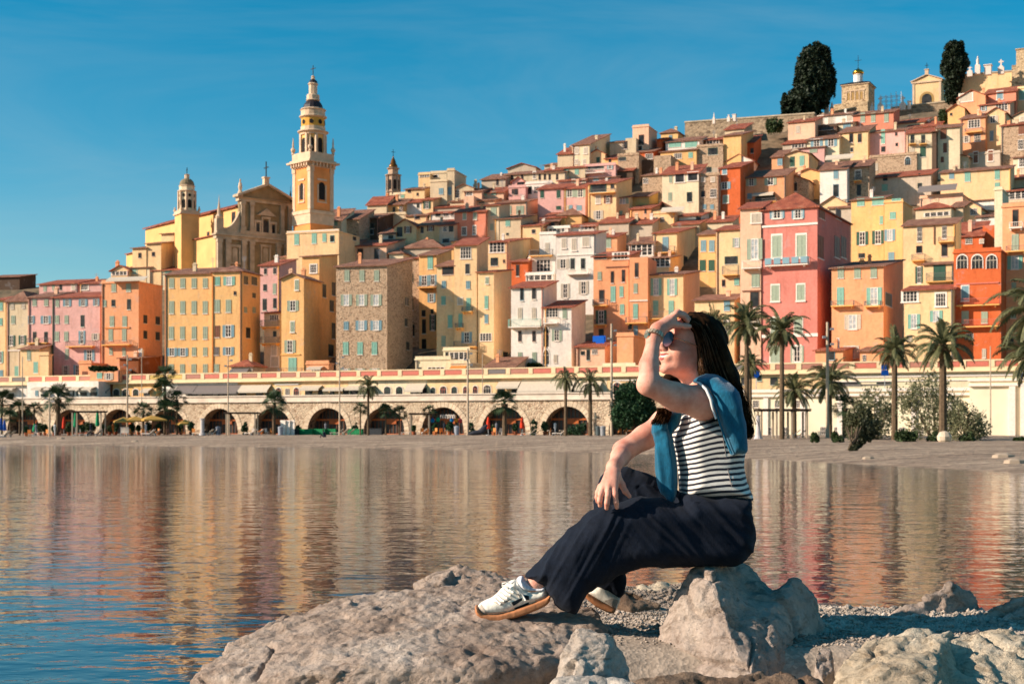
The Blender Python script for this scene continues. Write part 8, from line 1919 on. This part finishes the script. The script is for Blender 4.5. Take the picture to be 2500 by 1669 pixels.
# ---------------------------------------------------------------- hair
def hair():
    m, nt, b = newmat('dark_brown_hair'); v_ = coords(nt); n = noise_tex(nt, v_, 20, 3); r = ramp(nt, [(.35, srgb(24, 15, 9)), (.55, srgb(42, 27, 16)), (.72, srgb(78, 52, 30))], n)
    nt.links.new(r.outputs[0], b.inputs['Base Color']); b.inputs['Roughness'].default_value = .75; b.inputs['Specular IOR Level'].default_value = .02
    m2, nt, b = newmat('sunlit_brown_strand'); b.inputs['Base Color'].default_value = (*srgb(112, 80, 52), 1); b.inputs['Roughness'].default_value = .45; b.inputs['Specular IOR Level'].default_value = .3  # lighter copy of the hair, sunlight on the streaks put into its colour
    lo = PW(1630, 1085, 0); hi = PW(1845, 755, 0); v = Vol((lo[0]-.05, YW-.16, lo[2]-.02), (hi[0]+.03, YW+.16, hi[2]+.02), .0045)
    P = Puff([(1656, 783), (1672, 770), (1700, 765), (1725, 770), (1745, 787), (1764, 826), (1784, 882), (1798, 926), (1812, 972), (1822, 1015), (1822, 1050), (1812, 1062), (1806, 1030), (1792, 992), (1772, 958), (1750, 936), (1722, 928), (1704, 924), (1697, 900), (1698, 868), (1694, 838), (1684, 812), (1670, 798)],
        lambda px, py: np.interp(py, [765, 900, 1000, 1060], [0, -.01, -.05, -.06]), lambda px, py: np.interp(py, [765, 790, 850, 930, 1060], [.07, .088, .094, .085, .05]), .05, 2)
    P.ev(v, .008); v.ell(HP(-.035, 0, .03), (.088, .084, .088), MH, .01)
    v.cone(PW(1665, 800, .05), PW(1660, 930, .07), .03, .03, .01); v.cone(PW(1640, 925, .05), PW(1700, 925, .05), .018, .03, .01)
    hb = v.mesh('hair', m, PERS, PO, 2, lambda V: folds(V, 68, 34, 3, .010, 3)+folds(V, 64, 110, 5, .004, 5)+.006*vnoise(V*16))
    rng = np.random.default_rng(12); M_ = MB()
    GA = np.array([(1668, 786), (1688, 812), (1700, 850), (1704, 890), (1716, 922), (1745, 948), (1778, 990), (1800, 1040)], float)
    GB = np.array([(1686, 765), (1728, 770), (1752, 800), (1776, 855), (1796, 915), (1814, 970), (1828, 1020), (1830, 1062)], float)
    GX = np.arange(1640, 1850, 3.0); GY = np.arange(755, 1090, 3.0); gx, gy = np.meshgrid(GX, GY, indexing='ij')
    D2 = poly2d((gx-CX)/F*P.Yp, CAMZ+(HY-gy)/F*P.Yp, P.poly); qq = np.clip(1-(np.maximum(0, D2+P.R)/P.R)**2, 0, 1); FY = P.c(gx, gy)-P.T(gx, gy)*np.sqrt(qq)
    def fy(px, py):
        i = int(np.clip((px-1640)/3, 0, len(GX)-2)); j = int(np.clip((py-755)/3, 0, len(GY)-2)); return FY[i, j]
    def cr(G, t):
        x = t*(len(G)-1); i = min(int(x), len(G)-2); u = x-i; p0, p1, p2, p3 = G[max(i-1, 0)], G[i], G[i+1], G[min(i+2, len(G)-1)]
        return .5*((2*p1)+(-p0+p2)*u+(2*p0-5*p1+4*p2-p3)*u*u+(-p0+3*p1-3*p2+p3)*u**3)
    for k in range(2600):
        s = rng.random(); jit = rng.normal(0, .05); ph = rng.uniform(0, 6.28); am = rng.uniform(0, 6.5); L = rng.uniform(.75, 1.06); fly = rng.random() < .09; side = -1 if rng.random() < .9 else 1; pts = []; ns = 16
        lift = rng.uniform(-.002, .011) if not fly else rng.uniform(.005, .018)
        for i in range(ns+1):
            t = i/ns*L; ss = np.clip(s+jit*t+.03*np.sin(5*t+ph), -.04, 1.04); tt = min(t, .999); p = cr(GA, tt)*(1-ss)+cr(GB, tt)*ss; p = p+np.array([np.sin(t*9+ph), np.cos(t*8+ph)])*am*t
            if t > .999: p = p+np.array([(t-1)*60*np.sin(ph), (t-1)*120])
            T = np.interp(p[1], [765, 790, 850, 930, 1060], [.07, .090, .096, .088, .055]); c = np.interp(p[1], [765, 900, 1000, 1060], [0, -.01, -.05, -.06])
            q = np.sqrt(max(0, 1-(2*np.clip(ss, 0, 1)-1)**2*.96)); pts.append(tuple(PW(p[0], p[1], fy(p[0], p[1])-lift if side < 0 else c+T*q+lift)-PO))
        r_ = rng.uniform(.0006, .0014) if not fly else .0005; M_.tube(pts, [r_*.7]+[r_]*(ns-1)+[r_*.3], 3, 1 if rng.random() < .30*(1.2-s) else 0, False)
    # curls at the ends
    for k in range(150):
        y0 = rng.uniform(930, 1045); x0 = np.interp(y0, [930, 1000, 1045], [1786, 1812, 1822])+rng.uniform(-8, 8); dy = rng.uniform(-.11, -.02); ph = rng.uniform(-.5, .5); R_ = rng.uniform(6, 15); pts = []
        for i in range(15):
            t = i/14; an = -1.4+ph+t*4.2; pts.append(tuple(PW(x0+R_*math.cos(an)*.8+t*8, y0+R_*math.sin(an)*.8+t*22, dy+.01*math.sin(t*6))-PO))
        M_.tube(pts, [.0014]*12+[.001, .0006, .0003], 3, 0, False)
    # lock beside the knot, in front of the shoulder
    for k in range(120):
        x0 = rng.uniform(1604, 1640); pts = []; a = rng.uniform(4, 12); ph = rng.uniform(0, 6.28); dy = rng.uniform(-.13, -.06)
        for i in range(13): t = i/12; pts.append(tuple(PW(x0-6*t+a*math.sin(t*4+ph*.3)*t, 995+t*rng.uniform(38, 44), dy)-PO))
        M_.tube(pts, [.0016]*10+[.0012, .0008, .0003], 3, 0, False)
    for k in range(60):
        x0 = rng.uniform(1634, 1668); pts = [tuple(PW(x0+(i/8)*rng.uniform(-4, 12), 922+14*i/8, -.01+rng.uniform(0, .05))-PO) for i in range(9)]; M_.tube(pts, .0014, 3, 0, False)
    for k in range(26):
        x0 = rng.uniform(1790, 1825); pts = []; ph = rng.uniform(0, 1)
        for i in range(13): t = i/12; pts.append(tuple(PW(1770+t*(x0-1740)*1.0+10*math.sin(t*3+ph), 880+t*rng.uniform(150, 170), -.05-.02*ph)-PO))
        M_.tube(pts, .0006, 3, 0, False)
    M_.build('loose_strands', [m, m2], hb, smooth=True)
    q = MB(); q.tube([tuple(PW(1604+i*4+0, 1015+6*math.sin(i*.9), -.1)-PO) for i in range(9)], [.002, .008, .012, .014, .014, .013, .012, .008, .003], 8); q.build('hair_lock', m, hb, smooth=True)
hair()
print('TOTAL OBJECTS', len(bpy.data.objects))
